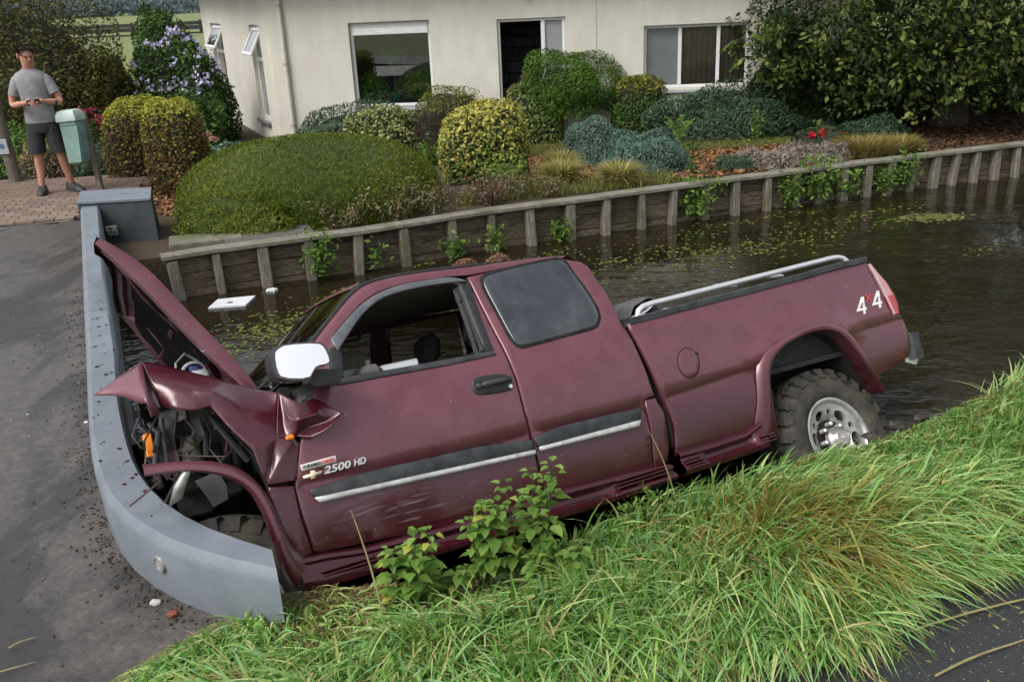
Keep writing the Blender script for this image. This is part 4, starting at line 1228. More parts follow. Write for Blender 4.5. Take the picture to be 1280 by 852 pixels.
# ---- flares and rocker skirts
def band(name, A, B_, prof, mat, parent, lift=.035, depth=.07, cut=None, side=1):
    """wheel-arch moulding between an outer line A and an inner line B, with a return into the arch"""
    A_ = smooth_line(A, 26); B2 = smooth_line(B_, 26)
    rings = []
    for (ax_, az), (bx_, bz_) in zip(A_, B2):
        mx_, mz_ = (ax_ + bx_) / 2, (az + bz_) / 2
        qx, qz = lerp(ax_, bx_, .85), lerp(az, bz_, .85)
        rings.append([(ax_, side * (prof(az) + .002), az), (lerp(ax_, bx_, .2), side * (prof(az) + lift * .7), lerp(az, bz_, .2)), (mx_, side * (prof(mz_) + lift), mz_), (qx, side * (prof(qz) + lift * .95), qz), (bx_, side * (prof(bz_) + lift * .75), bz_), (bx_, side * (prof(bz_) - depth), bz_)])
    return MB().loft(rings, closed=False).build(name, mat, parent, smooth=True)


ro_ = [(.475, .556), (.43, .61), (.385, .70), (.374, .79), (.357, .928), (.323, .990), (.221, 1.043), (.06, 1.060), (-.09, 1.083), (-.28, 1.082), (-.375, 1.05), (-.44, .99), (-.508, .87), (-.568, .73), (-.628, .60), (-.64, .572)]
ri_ = [(.309, .483), (.302, .60), (.294, .764), (.283, .89), (.262, .918), (.208, .960), (.112, 1.001), (-.041, 1.030), (-.16, 1.036), (-.252, 1.034), (-.33, 1.01), (-.385, .965), (-.437, .883), (-.498, .751), (-.560, .63), (-.594, .560)]
band('wheel_arch_flare', ro_, ri_, bedp, PAINT, truck)
band('wheel_arch_flare', ro_, ri_, bedp, PAINT, truck, side=-1)
# inner wheel houses
for s_ in (1, -1):
    W_ = smooth_line(ri_, 20)
    MB().loft([[(x, s_ * .93, z + .012), (x, s_ * .55, z + .012)] for x, z in W_], closed=False).build('wheel_house', UNDER, truck, smooth=True)
    MB().add([(x, s_ * .55, z + .012) for x, z in W_], [tuple(range(20))]).build('wheel_house_wall', UNDER, truck)
flo = [(3.665, 1.160), (3.59, 1.146), (3.48, 1.132), (3.38, 1.105), (3.29, 1.057), (3.228, .982), (3.191, .906), (3.168, .80), (3.149, .715), (3.122, .62), (3.09, .598)]
fli = [(3.668, 1.108), (3.575, 1.104), (3.48, 1.086), (3.391, 1.054), (3.301, .999), (3.251, .933), (3.225, .83), (3.213, .74), (3.203, .655), (3.192, .55), (3.165, .482)]
frontflare = band('front_arch_flare', flo, fli, lambda z: cabp(z) + .0, PAINT, truck, .045, .05)
# skirt under the doors with treads
def skirt(name, top, bot, mat, parent, steps):
    rings = []
    xs = np.linspace(top[0][0], top[-1][0], 34)
    tz = lambda x: float(np.interp(x, *zip(*sorted(top)))); bz_ = lambda x: float(np.interp(x, *zip(*sorted(bot))))
    for x in xs:
        zt, zb = tz(x), bz_(x)
        inset_ = 0.0
        for (s0, s1) in steps:
            inset_ = max(inset_, float(ss(s0 - .02, s0 + .02, x) * (1 - ss(s1 - .02, s1 + .02, x))))
        d = .030 * inset_
        h = zt - zb
        rings.append([(x, .948, zt + .012), (x, .990, zt + .004), (x, .996, zt - .012), (x, .985 - d * .4, zt - .026), (x, .992 - d, zt - h * .36), (x, 1.008 - d * 1.3, zt - h * .52), (x, 1.018 - d * .6, zt - h * .62), (x, 1.022, zb + h * .30), (x, 1.012, zb + .012), (x, .985, zb), (x, .90, zb + .005)])
    return MB().loft(rings, closed=False).build(name, mat, parent, smooth=True)


ck = skirt('side_skirt', [(3.135, .598), (3.0, .588), (2.85, .564), (2.322, .544), (1.80, .552), (1.3, .532), (1.09, .515)], [(3.17, .470), (3.0, .448), (2.7, .438), (1.7, .418), (1.4, .42), (1.09, .432)], PAINT, truck, [(1.52, 2.62)])
bk = skirt('bed_skirt', [(1.03, .562), (.8, .556), (.547, .562), (.42, .60)], [(1.03, .437), (.8, .437), (.547, .442), (.33, .452)], PAINT, truck, [(.50, .86)])
for (x0, x1, par_) in ((2.66, 3.05, ck), (1.12, 1.47, ck), (.885, 1.01, bk), (.36, .47, bk)):
    for q in range(3):
        z = .522 - q * .018; MB().rbox((x0, 1.0, z), (x1, 1.020 + .003 * q, z + .008), .003).build('tread_rib', PAINT, par_)
MB().rbox((1.56, .975, .462), (2.58, .992, .476), .004).build('rubber_insert', RUB, ck)
MB().rbox((.52, .978, .470), (.84, .995, .482), .004).build('rubber_insert', RUB, bk)


# ---- wheels
def wheel(loc, rz=0.0, side=1, R_=.40, camber=0.0):
    wt = .125
    root = bpy.data.objects.new('wheel', None); COL.objects.link(root); root.parent = truck
    root.location = loc; root.rotation_euler = (camber, 0, rz + (0 if side > 0 else math.pi))
    N = 72
    prof = [(.222, .105), (.232, .122), (.262, .135), (.305, .138), (.345, .130), (.365, .118), (.378, .100), (.384, .05), (.385, 0), (.384, -.05), (.378, -.10), (.345, -.13), (.262, -.135), (.222, -.11)]
    rings = [[(r * R_ / .4 * math.cos(w), y, r * R_ / .4 * math.sin(w)) for w in np.linspace(0, 2 * math.pi, N + 1)[:-1]] for r, y in prof]
    ty = MB().loft(rings, cap=False)
    # lug blocks: shoulder and centre rows
    nl = 26
    for k in range(nl):
        for row, (yc, hw, ph, skw) in enumerate(((.098, .034, 0, .18), (.036, .026, .5, -.25), (-.036, .026, 0, .25), (-.098, .034, .5, -.18))):
            w = 2 * math.pi * (k + ph) / nl; dw = 2 * math.pi / nl * .34
            vs = []
            for r in (.374, .402):
                tp = 1.0 if r < .38 else .86
                for yy_, aw in ((yc - hw * tp, -dw * tp + skw * .1), (yc + hw * tp, -dw * tp - skw * .1), (yc + hw * tp, dw * tp - skw * .1), (yc - hw * tp, dw * tp + skw * .1)):
                    rr_ = r * R_ / .4 - (.010 if abs(yy_) > .115 else 0)
                    vs.append((rr_ * math.cos(w + aw), yy_, rr_ * math.sin(w + aw)))
            ty.add(vs, [(3, 2, 1, 0), (4, 5, 6, 7), (0, 1, 5, 4), (1, 2, 6, 5), (2, 3, 7, 6), (3, 0, 4, 7)])
        for s2 in (1, -1):       # side biters on the outer wall
            w = 2 * math.pi * (k + (0 if s2 > 0 else .5)) / nl; dw = 2 * math.pi / nl * .26
            vs = []
            for r, yo in ((.338, .128), (.394, .106)):
                for aw in (-dw, dw):
                    for dy in (-.012, .014):
                        vs.append((r * R_ / .4 * math.cos(w + aw), s2 * (yo + dy), r * R_ / .4 * math.sin(w + aw)))
            ty.add(vs, [(0, 1, 3, 2), (4, 6, 7, 5), (1, 5, 7, 3), (0, 4, 5, 1), (2, 3, 7, 6)])
    ty.build('tyre', surf('muddy_tyre', (.022, .022, .021), (.055, .052, .047), 14, .85, bumpd=.003, c3=(.085, .07, .05), s3=6), root, smooth=True)
    # rim: barrel, lip, perforated face dish
    k = R_ / .4
    pr = [(.224, .112), (.228, .120), (.219, .122), (.208, .116), (.200, .098), (.196, .075), (.190, .0), (.19, -.1)]
    rm = MB().loft([[(r * k * math.cos(w), y, r * k * math.sin(w)) for w in np.linspace(0, 2 * math.pi, 49)[:-1]] for r, y in pr], cap=False)
    rim = rm.build('rim', ALU, root, smooth=True)
    # face with eight oval openings: CDT in the wheel plane
    outer = [(.200 * math.cos(w), .200 * math.sin(w)) for w in np.linspace(0, 2 * math.pi, 65)[:-1]]
    holes = []
    for j in range(12):
        w = 2 * math.pi * j / 12 + .2
        big = j % 2 == 0
        a_, b_ = (.041, .025) if big else (.017, .014)
        cr_ = .152 if big else .158
        c_ = Vector((cr_ * math.cos(w), cr_ * math.sin(w))); er = Vector((math.cos(w), math.sin(w))); et = Vector((-er.y, er.x))
        holes.append([tuple(c_ + et * a_ * math.cos(q) + er * b_ * math.sin(q)) for q in np.linspace(0, 2 * math.pi, 17)[:-1]])
    pts = [Vector(p) for p in outer]; ed = [(i, (i + 1) % 64) for i in range(64)]
    for h in holes:
        q = len(pts); pts += [Vector(p) for p in h]; ed += [(q + i, q + (i + 1) % len(h)) for i in range(len(h))]
    for r in (.120, .110, .09, .06, .188, .03):
        pts += [Vector((r * math.cos(w), r * math.sin(w))) for w in np.linspace(0, 2 * math.pi, 33)[:-1] if not any(inpoly((r * math.cos(w), r * math.sin(w)), h) for h in holes)]
    res = delaunay_2d_cdt(pts, ed, [], 0, 1e-6)
    P = [tuple(v) for v in res[0]]
    F = [f for f in res[2] if not any(inpoly((sum(P[i][0] for i in f) / 3, sum(P[i][1] for i in f) / 3), h) for h in holes)]
    dish = lambda r: float(np.interp(r, [0, .07, .085, .112, .122, .18, .2], [.04, .04, .036, .036, .072, .092, .098]))
    b = MB(); nP = len(P)
    cnt = {}
    for f in F:
        for i in range(3): e = tuple(sorted((f[i], f[(i + 1) % 3]))); cnt[e] = cnt.get(e, 0) + 1
    b.add([(p[0] * k, dish(math.hypot(*p)), p[1] * k) for p in P] + [(p[0] * k, dish(math.hypot(*p)) - .022, p[1] * k) for p in P],
          [tuple(f) for f in F] + [(e[0], e[1], e[1] + nP, e[0] + nP) for e, c_ in cnt.items() if c_ == 1])
    b.build('wheel_face', ALU, root, smooth=True)
    b = MB().loft([[(r * math.cos(w) * k, y, r * math.sin(w) * k) for w in np.linspace(0, 2 * math.pi, 25)[:-1]] for r, y in ((.068, .07), (.066, .098), (.052, .112), (.048, .135), (.042, .142), (.0, .143))], cap=False)
    hub = b.build('hub_cap', ALU, root, smooth=True)
    mb_ = MB()
    bx_ = [(-.022, .003), (-.022, -.005), (-.006, -.005), (-.006, -.011), (.006, -.011), (.006, -.005), (.022, -.005), (.022, .004), (.006, .004), (.006, .010), (-.006, .010), (-.006, .003)]
    mb_.add([(x, .146, z) for x, z in bx_] + [(x, .142, z) for x, z in bx_], [tuple(range(12)), tuple(reversed(range(12, 24)))] + [(i, (i + 1) % 12, (i + 1) % 12 + 12, i + 12) for i in range(12)])
    mb_.build('emblem', MATS['pale_gold'], root)
    for j in range(8):
        w = 2 * math.pi * j / 8
        MB().tube([(.088 * k * math.cos(w), .055, .088 * k * math.sin(w)), (.088 * k * math.cos(w), .098, .088 * k * math.sin(w)), (.088 * k * math.cos(w), .104, .088 * k * math.sin(w))], [.016, .015, .008], 6).build('lug_nut', SATIN, root, smooth=True)
    MB().tube([(0, -.09, 0), (0, .05, 0)], .17, 20).build('brake_drum', UNDER, root)
    return root


def copy_sub(root, loc, rot):
    c = root.copy(); COL.objects.link(c); c.location = loc; c.rotation_euler = rot
    c.parent = root.parent
    for ch in root.children:
        d = ch.copy(); COL.objects.link(d); d.parent = c
        for g_ in ch.children:
            e = g_.copy(); COL.objects.link(e); e.parent = d
    return c


w1 = wheel((-.19, .825, .345), rad(4), 1, .45, rad(12))
copy_sub(w1, (-.15, -.80, .36), (0, .4, math.pi))
copy_sub(w1, (3.38, .60, .40), (rad(6), .6, rad(-16)))
copy_sub(w1, (3.40, -.75, .38), (0, .9, math.pi))

# ---- door mirror
mp_ = round_poly([tuple(p) for p in T['mirror']], 1)
tow = Vector((-.55, .83, .05))         # glass looks back and out to the driver's side
mcx = sum(p[0] for p in mp_) / len(mp_); mcz = sum(p[1] for p in mp_) / len(mp_)
def mring(s_, d): return [(mcx + (x - mcx) * s_ + d * .25, 1.18 - d - ((x - mcx) * .239 + (z - mcz) * .153) * s_, mcz + (z - mcz) * s_) for x, z in mp_]
mir = MB().loft([mring(.97, -.012), mring(1.03, -.012), mring(1.05, .0), mring(1.05, .03), mring(.92, .09), mring(.55, .115)]).build('door_mirror', BLACKP, truck, smooth=True)
m, n, l = new_mat('mirror_glass'); MATS['mirror_glass'] = m
finish(n, l, (.97, .97, .97), .02, 1.0)
# the glass itself is tilted so that it reflects the bright sky
MB().add([(p[0], p[1] - .002, p[2]) for p in mring(.93, -.016)], [tuple(range(len(mp_)))]).build('mirror_glass', MATS['mirror_glass'], mir)
g_ = [c_ for c_ in mir.children if c_.name.startswith('mirror_glass')][0]
# give the pane a bowl so each point faces the sky
me = g_.data
am = [tuple(p) for p in T['mirrorarm']]
MB().loft([[(x, y, z) for x, z in am] for y in (1.115, 1.09, .97)] + [[(2.79 + (x - 2.79) * .8, .93, 1.345 + (z - 1.345) * .8) for x, z in am]]).build('mirror_arm', BLACKP, mir, smooth=True)

# ---- crushed front: fender sheet, hood, right fender, engine bay
def sheet(name, V, quads, mat, parent, sub=2, crease=(), thick=.004, soft=.0):
    keys = list(dict.fromkeys(k for q in quads for k in q))
    ix = {k: i for i, k in enumerate(keys)}
    me = mesh_data(name, [V[k] for k in keys], [tuple(ix[k] for k in q) for q in quads], mat, True)
    bm = bmesh.new(); bm.from_mesh(me); bmesh.ops.recalc_face_normals(bm, faces=bm.faces)
    if sum(f.normal.y * f.calc_area() for f in bm.faces) < 0: bmesh.ops.reverse_faces(bm, faces=bm.faces)
    cl = bm.edges.layers.float.new('crease_edge')
    for e in bm.edges:
        a_, b_ = keys[e.verts[0].index], keys[e.verts[1].index]
        if (a_, b_) in crease or (b_, a_) in crease: e[cl] = 1.0
        elif e.is_boundary: e[cl] = 1.0
        else: e[cl] = soft
    bm.to_mesh(me); bm.free()
    o = link(name, me, parent)
    md = o.modifiers.new('subdivision', 'SUBSURF'); md.levels = sub; md.render_levels = sub
    md = o.modifiers.new('thickness', 'SOLIDIFY'); md.thickness = thick; md.offset = -1
    return o


FQ = [('b0', 'b1', 'c1', 'c0'), ('b1', 'b2', 'c2', 'c1'), ('b2', 'b3', 'c3', 'c2'), ('b3', 'b4', 'c4', 'c3'), ('b4', 'b5', 'c5', 'c4'), ('b5', 'b6', 'c6', 'c5'),
      ('c0', 'c1', 'd1', 'd0'), ('c1', 'c2', 'd2', 'd1'), ('c2', 'c3', 'd3', 'd2'), ('c3', 'c4', 'd4', 'd3'), ('c4', 'c5', 'd5', 'd4'), ('c5', 'c6', 'd6', 'd5'),
      ('d5', 'd6', 'g', 'e5'), ('e5', 'g', 'h3', 'e6'), ('d6', 'h0', 'h3', 'g'), ('h0', 'h1', 'h2', 'h3'), ('h3', 'h2', 'e6')]
FC = {('h0', 'd6'), ('h0', 'h1'), ('h3', 'h2'), ('g', 'e5'), ('h3', 'e6'), ('d5', 'd6'), ('c2', 'c3'), ('c3', 'c4'), ('c3', 'd3'), ('b3', 'c3'), ('b6', 'c6'), ('c6', 'd6'), ('h0', 'h3'), ('d6', 'g'), ('g', 'h3'), ('c0', 'b0'), ('c0', 'd0')}
fen = sheet('front_fender', FV, FQ, CLEAN, truck, 3, FC, .004, .3)
FQ2 = [('b6', 'q1', 'm1', 'm3'), ('b6', 'm3', 'd6'), ('m3', 'm1', 'q7', 'q8'), ('m3', 'q8', 'd6'), ('q1', 'q2', 'm2', 'm1'), ('q2', 'q3', 'm5', 'm2'), ('q3', 'q4', 'q5', 'm5'), ('m1', 'm2', 'm4', 'q7'), ('m2', 'm5', 'm4'), ('m5', 'q5', 'q6', 'm4'), ('m4', 'q6', 'q7')]
FC2 = {('b6', 'm3'), ('m3', 'd6'), ('b6', 'm1'), ('m1', 'q7'), ('m1', 'm2'), ('m2', 'm5'), ('m3', 'm1'), ('m1', 'q1'), ('m2', 'm4'), ('m4', 'q7'), ('m5', 'q3')}
sheet('torn_fender_flap', FV, FQ2, CLEAN, fen, 3, FC2, .005, .45)
FQ3 = [('t0', 's1', 'u1', 't1'), ('s1', 's2', 's3', 'u1'), ('t1', 'u1', 'r1', 'b0'), ('u1', 's3', 'r2', 'r1'), ('b0', 'r1', 'v1'), ('r1', 'r2', 's5', 'v1'), ('r2', 's4', 's5')]
FC3 = {('b0', 'r1'), ('r1', 'r2'), ('r2', 's4')}
sheet('folded_fender_tip', FV, FQ3, PAINT, fen, 2, FC3, .005, .3)
# lower fender strip between arch flare and door
panel('lower_fender', [(3.185, .94), (3.078, .918), (3.074, .766), (3.056, .61), (3.115, .60), (3.16, .74), (3.19, .90)], cabp, CLEAN, fen, off=.0, step=.04)
mb = MB(); mb.rbox((3.035, .995, 1.118), (3.075, 1.018, 1.140), .008); mb.build('marker_lamp', ORANGE, fen)
# inner edge of the fender top, folded down into the engine bay
mb = MB(); mb.loft([[FV[k], (FV[k][0], FV[k][1] - .07, FV[k][2] - .008), (FV[k][0], FV[k][1] - .09, FV[k][2] - .06)] for k in ('b0', 'b1', 'b2', 'b3', 'b4', 'b5', 'b6')], closed=False); mb.build('fender_ledge', PRIMER, fen, smooth=True)
# right fender (far side), crumpled too
RF = {}
for i, x in enumerate((3.0, 3.2, 3.4, 3.6, 3.78)):
    for j, (y, z) in enumerate(((-.76, 1.40), (-.88, 1.38), (-.96, 1.25), (-.98, 1.08))):
        RF['r%d%d' % (i, j)] = (x + .04 * (j % 2), y + .05 * math.sin(i * 2.1), z + (.06 * math.sin(i * 1.7) if i > 1 else 0) - .02 * i)
sheet('right_fender', RF, [('r%d%d' % (i, j), 'r%d%d' % (i + 1, j), 'r%d%d' % (i + 1, j + 1), 'r%d%d' % (i, j + 1)) for i in range(4) for j in range(3)], PAINT, truck, 2)
# hood, sprung up and buckled
HL = smooth_line([(x, z) for x, z in HOOD_L], 12)            # from the tip back to the hinge
hv = {}; K_ = 12; J_ = 9
HR = [(3.466, 2.115), (3.42, 2.03), (3.36, 1.92), (3.28, 1.78), (3.19, 1.62), (3.10, 1.48), (3.03, 1.40)]
HRs = smooth_line(HR, K_)
vs = []
for i in range(K_):
    t = i / (K_ - 1)
    for j in range(J_):
        s_ = j / (J_ - 1); y = lerp(.745, -.73, s_)
        x = lerp(HL[i][0], HRs[i][0], s_); z = lerp(HL[i][1], HRs[i][1], s_)
        cam_ = .05 * (1 - (2 * s_ - 1) ** 2)
        vs.append((x - cam_ * .7 - .012 * math.sin(t * 9 + s_ * 7), y, z + cam_ * .55 + .012 * math.sin(s_ * 11 + t * 4)))
fs = [(i * J_ + j, (i + 1) * J_ + j, (i + 1) * J_ + j + 1, i * J_ + j + 1) for i in range(K_ - 1) for j in range(J_ - 1)]
me = mesh_data('hood', vs, fs, PAINT, True)
hood = link('hood', me, truck)
md = hood.modifiers.new('subdivision', 'SUBSURF'); md.levels = 2; md.render_levels = 2
md = hood.modifiers.new('thickness', 'SOLIDIFY'); md.thickness = .006; md.offset = 0
# flange along the near edge, turned towards the underside
nrm = Vector((.78, 0, -.62))
rings = []
for i in range(K_):
    p = Vector(vs[i * J_]); w_ = .072 * min(1, .45 + i * .25) if i < K_ - 2 else .06
    rings.append([p + Vector((0, .004, 0)), p + nrm * .015 + Vector((0, .012, 0)), p + nrm * w_ + Vector((0, .006, 0)), p + nrm * (w_ + .006) - Vector((0, .03, 0))])
MB().loft(rings, closed=False).build('hood_flange', PAINT, hood, smooth=True)
rings = []
for j in range(J_):
    p = Vector(vs[j]); rings.append([p + Vector((.012, 0, .012)), p + Vector((.03, 0, -.02)), p + Vector((.035, 0, -.065))])
MB().loft(rings, closed=False).build('hood_front_edge', BLACKP, hood, smooth=True)
# underside: pressed inner panel with ribs and a torn black insulation mat
iv = []
for i in range(K_):
    for j in range(J_):
        p = Vector(vs[i * J_ + j]); e_ = min(i, K_ - 1 - i, j, J_ - 1 - j)
        iv.append(p + nrm * (.012 + (.028 if e_ == 1 else .020 if e_ == 0 else .0)))
mesh('hood_inner_panel', iv, fs, surf('hood_under_paint', (.05, .012, .018), (.075, .018, .026), 6, .55), hood, True)
b = MB()
for (i0, j0, i1, j1) in ((1, 1, 10, 4), (1, 7, 10, 4), (1, 2, 1, 7), (5, 1, 5, 7), (10, 1, 10, 7), (2, 1, 10, 1)):
    b.tube([Vector(vs[int(round(lerp(i0, i1, t))) * J_ + int(round(lerp(j0, j1, t)))]) + nrm * .035 for t in np.linspace(0, 1, 6)], .024, 6)
b.build('hood_ribs', MATS['hood_under_paint'], hood, smooth=True)
iv2 = []; idx = []
for i in range(2, 9):
    for j in range(1, 8):
        p = Vector(vs[i * J_ + j]); iv2.append(p + nrm * (.05 + .012 * random.random()) + Vector((0, random.uniform(-.02, .02), random.uniform(-.02, .02))))
o = mesh('insulation_mat', iv2, [(i * 7 + j, (i + 1) * 7 + j, (i + 1) * 7 + j + 1, i * 7 + j + 1) for i in range(6) for j in range(6)], surf('insulation', (.003, .003, .003), (.010, .009, .009), 18, 1.0, spec=.05), hood, True)
md = o.modifiers.new('subdivision', 'SUBSURF'); md.levels = 1; md.render_levels = 1
# engine bay
eb = MB()
eb.rbox((3.05, -.35, .75), (3.5, .30, 1.24), .04); eb.rbox((3.1, -.2, 1.22), (3.42, .12, 1.34), .05); eb.rbox((3.48, -.62, .72), (3.54, .45, 1.30), .02)
for k in range(4): eb.tube([(3.1 + k * .09, .1, 1.28), (3.1 + k * .09, .34, 1.2), (3.1 + k * .09, .42, 1.0)], .022, 7)
eb.build('engine', UNDER, truck, smooth=True)
MB().rbox((3.50, -.6, 1.02), (3.58, .40, 1.10), .02).build('radiator_support', UNDER, truck)
MB().rbox((3.585, .735, 1.185), (3.622, .79, 1.288), .006).build('amber_side_marker', ORANGE, truck)
b = MB(); b.loft([[(3.53, .70, 1.37), (3.47, .74, 1.375), (3.46, .70, 1.36), (3.53, .66, 1.35)], [(3.555, .72, 1.27), (3.49, .75, 1.27), (3.48, .70, 1.27), (3.55, .67, 1.27)], [(3.565, .73, 1.14), (3.50, .75, 1.14), (3.49, .70, 1.14), (3.56, .68, 1.14)]]); b.build('headlamp_bracket', surf('grey_bracket', (.02, .02, .019), (.045, .043, .04), 14, .6), truck, smooth=True)
b = MB(); b.loft([[(3.50, .73, 1.36), (3.42, .76, 1.375), (3.40, .70, 1.37), (3.48, .66, 1.35)], [(3.47, .75, 1.31), (3.43, .77, 1.32), (3.41, .70, 1.31), (3.46, .67, 1.30)]]); b.build('headlamp_housing', surf('pale_plastic', (.07, .07, .062), (.13, .125, .11), 22, .5), truck, smooth=True)
MB().tube([(3.435, .72, 1.235), (3.43, .71, 1.20), (3.42, .70, 1.10), (3.415, .70, 1.08)], [.030, .040, .042, .03], 12).build('canister', surf('canister_olive', (.07, .07, .05), (.14, .135, .105), 16, .5), truck, smooth=True)
for P_ in ([(3.53, .78, 1.34), (3.545, .80, 1.24), (3.55, .82, 1.14)], [(3.585, .76, 1.33), (3.56, .80, 1.28), (3.60, .82, 1.15)], [(3.40, .72, 1.30), (3.36, .76, 1.24), (3.38, .76, 1.13)], [(3.5, .6, 1.2), (3.42, .68, 1.17), (3.33, .7, 1.2)], [(3.33, .8, 1.3), (3.29, .84, 1.20), (3.22, .84, 1.07)]):
    MB().tube(P_, random.uniform(.008, .016), 7).build('hose', BLACKP, truck, smooth=True)
# inner wheel liner: torn grey plastic hanging inside the arch
b = MB(); b.loft([[(3.36, .92, 1.31), (3.33, .70, 1.30)], [(3.27, .93, 1.20), (3.25, .70, 1.22)], [(3.20, .93, 1.07), (3.18, .68, 1.10)], [(3.17, .93, .92), (3.14, .68, .94)], [(3.16, .92, .75), (3.12, .68, .76)]], closed=False); b.build('wheel_liner', surf('liner_grey', (.012, .012, .0115), (.045, .043, .04), 7, .7, bumpd=.004), truck, smooth=True)
b = MB(); b.loft([[(3.46, .84, 1.04), (3.36, .86, 1.06)], [(3.43, .86, .97), (3.34, .88, .99)], [(3.41, .86, .91), (3.345, .88, .93)]], closed=False); b.build('torn_liner', surf('liner_dark', (.02, .02, .02), (.045, .043, .04), 8, .6), truck, smooth=True)
MB().loft([[(3.22, .40, .66), (3.22, .40, 1.40)], [(3.40, .41, .66), (3.40, .42, 1.46)], [(3.52, .43, .9), (3.55, .46, 1.50)], [(3.56, .60, 1.0), (3.60, .62, 1.45)]], closed=False).build('bay_light_stop', UNDER, truck)  # dark sheet added behind the torn wing to block light
b = MB(); b.loft([[(3.60, .98, .96), (3.54, .99, .985)], [(3.565, 1.0, 1.04), (3.52, 1.01, 1.03)], [(3.525, 1.01, 1.09), (3.495, 1.02, 1.075)], [(3.495, 1.01, 1.118), (3.488, 1.015, 1.11)]], closed=False); o = b.build('bent_bracket', surf('torn_metal', (.25, .25, .24), (.42, .42, .40), 20, .4, .7), truck, smooth=True)
md = o.modifiers.new('thickness', 'SOLIDIFY'); md.thickness = .008
b = MB()
for (x, y, z, s_) in ((3.45, .60, 1.05, .12), (3.34, .62, 1.15, .1), (3.52, .55, 1.22, .09), (3.30, .6, 1.0, .14), (3.44, .5, .95, .16)):
    b.rbox((x - s_ / 2, y - s_ / 2, z - s_ / 2), (x + s_ / 2, y + s_ / 2, z + s_ / 2), .015, None)
b.build('engine_parts', UNDER, truck)
rr_ = random.Random(11)
for k in range(14):          # wires and torn strips hanging in the opened wing
    x0 = rr_.uniform(3.30, 3.62); z0 = rr_.uniform(1.18, 1.42); y0 = rr_.uniform(.68, .84)
    P_ = [(x0 + rr_.uniform(-.05, .05) * i, y0 + rr_.uniform(-.02, .03) * i, z0 - .07 * i + rr_.uniform(-.02, .02)) for i in range(4)]
    MB().tube(P_, rr_.choice((.004, .005, .008)), 6).build('wire', rr_.choice((BLACKP, BLACKP, RUB, MATS['torn_metal'], PRIMER)), truck, smooth=True)
for k in range(5):
    x0 = rr_.uniform(3.34, 3.58); z0 = rr_.uniform(1.12, 1.34); y0 = rr_.uniform(.70, .80); a_ = rr_.uniform(.02, .05)
    o = mesh('torn_strip', [(x0, y0, z0), (x0 - a_, y0 + .01, z0 + .01), (x0 - a_ * 1.2, y0 + .03, z0 - .08), (x0 - a_ * .4, y0 - .01, z0 - .11), (x0 + .01, y0 + .02, z0 - .06)], [(0, 1, 2, 4), (4, 2, 3)], rr_.choice((MATS['liner_grey'], PRIMER, MATS['grey_bracket'])), truck)
    md = o.modifiers.new('thickness', 'SOLIDIFY'); md.thickness = .004
mb = MB(); mb.rbox((3.24, .36, 1.42), (3.34, .50, 1.55), .02); rv = mb.build('washer_tank', surf('milky_plastic', (.35, .38, .42), (.5, .52, .55), 18, .35), truck, smooth=True)
MB().tube([(3.29, .43, 1.555 + .05 * math.cos(w) * 0), (3.29, .43, 1.575)], .035, 12).build('tank_cap', surf('blue_cap', (.03, .05, .18), (.05, .07, .25), 20, .4), rv, smooth=True)
MB().tube([Vector((3.31, .46, 1.545)) + Vector((math.cos(w) * .055, 0.02 * math.sin(w), math.sin(w) * .045)) for w in np.linspace(0, 6.283, 17)], .007, 6, cap=False).build('ring_clamp', CHROME, rv, smooth=True)
MB().tube([(3.40, .52, 1.53), (3.385, .47, 1.60), (3.33, .42, 1.645), (3.27, .40, 1.60)], .006, 6).build('prop_rod', SATIN, truck, smooth=True)
b = MB()
for k in range(7):
    b.tube([(3.18 + .03 * k, .35 - .06 * k, 1.36), (3.20 + .02 * k, .45, 1.44 + .02 * math.sin(k)), (3.12 + .02 * k, .5, 1.40)], .012, 6)
b.build('engine_hoses', BLACKP, truck, smooth=True)
mb = MB(); mb.rbox((3.56, .42, 1.50), (3.60, .62, 1.585), .01); mb.build('broken_lamp', surf('lamp_clear', (.3, .3, .32), (.45, .45, .48), 30, .2), truck)
MB().rbox((3.575, .56, 1.55), (3.61, .64, 1.60), .008).build('lamp_amber', ORANGE, truck)
# cowl with wiper, broken windscreen corner
mb = MB(); mb.loft([[(3.06, y, 1.345), (3.00, y, 1.385), (2.96, y, 1.385)] for y in np.linspace(-.8, .8, 5)], closed=False); mb.build('cowl', BLACKP, truck, smooth=True)
mb = MB(); mb.tube([(3.02, .70, 1.385), (2.96, .45, 1.45), (2.95, .1, 1.46)], .008, 5); mb.tube([(2.965, .62, 1.43), (2.985, .0, 1.47)], .006, 5); mb.build('wiper', SATIN, truck)
MB().tube([(2.40, .66, 1.80), (2.40, .665, 1.84)], .004, 6).build('aerial', BLACKP, truck)
# crumpled front bumper and grille below the hood, against the parapet
rings = [[(3.66 - .10 * abs(y) ** 2 + .03 * math.sin(y * 7), y, z) for z in (.52, .56, .74, .78)] for y in np.linspace(-.9, .1, 11)]
MB().loft(rings, closed=False).build('front_bumper', CHROME, truck, smooth=True)
mb = MB()
for k in range(5): mb.rbox((3.60, -.62, .86 + k * .06), (3.64, .2, .885 + k * .06), .006)
mb.build('grille', BLACKP, truck)
gt = mesh('grey_tarp', *(lambda: ([(x + .02 * math.sin(j * 3), y, z + .03 * math.sin(i * 2.1 + j * 1.3)) for i, (x, z) in enumerate([(.99, 1.33), (.95, 1.40), (.90, 1.45), (.82, 1.46), (.76, 1.40), (.72, 1.30)]) for j, y in enumerate((.78, .70, .6, .48, .35))], [(i * 5 + j, (i + 1) * 5 + j, (i + 1) * 5 + j + 1, i * 5 + j + 1) for i in range(5) for j in range(4)]))(), surf('grey_tarp', (.07, .07, .07), (.12, .118, .115), 10, .6), None, True)
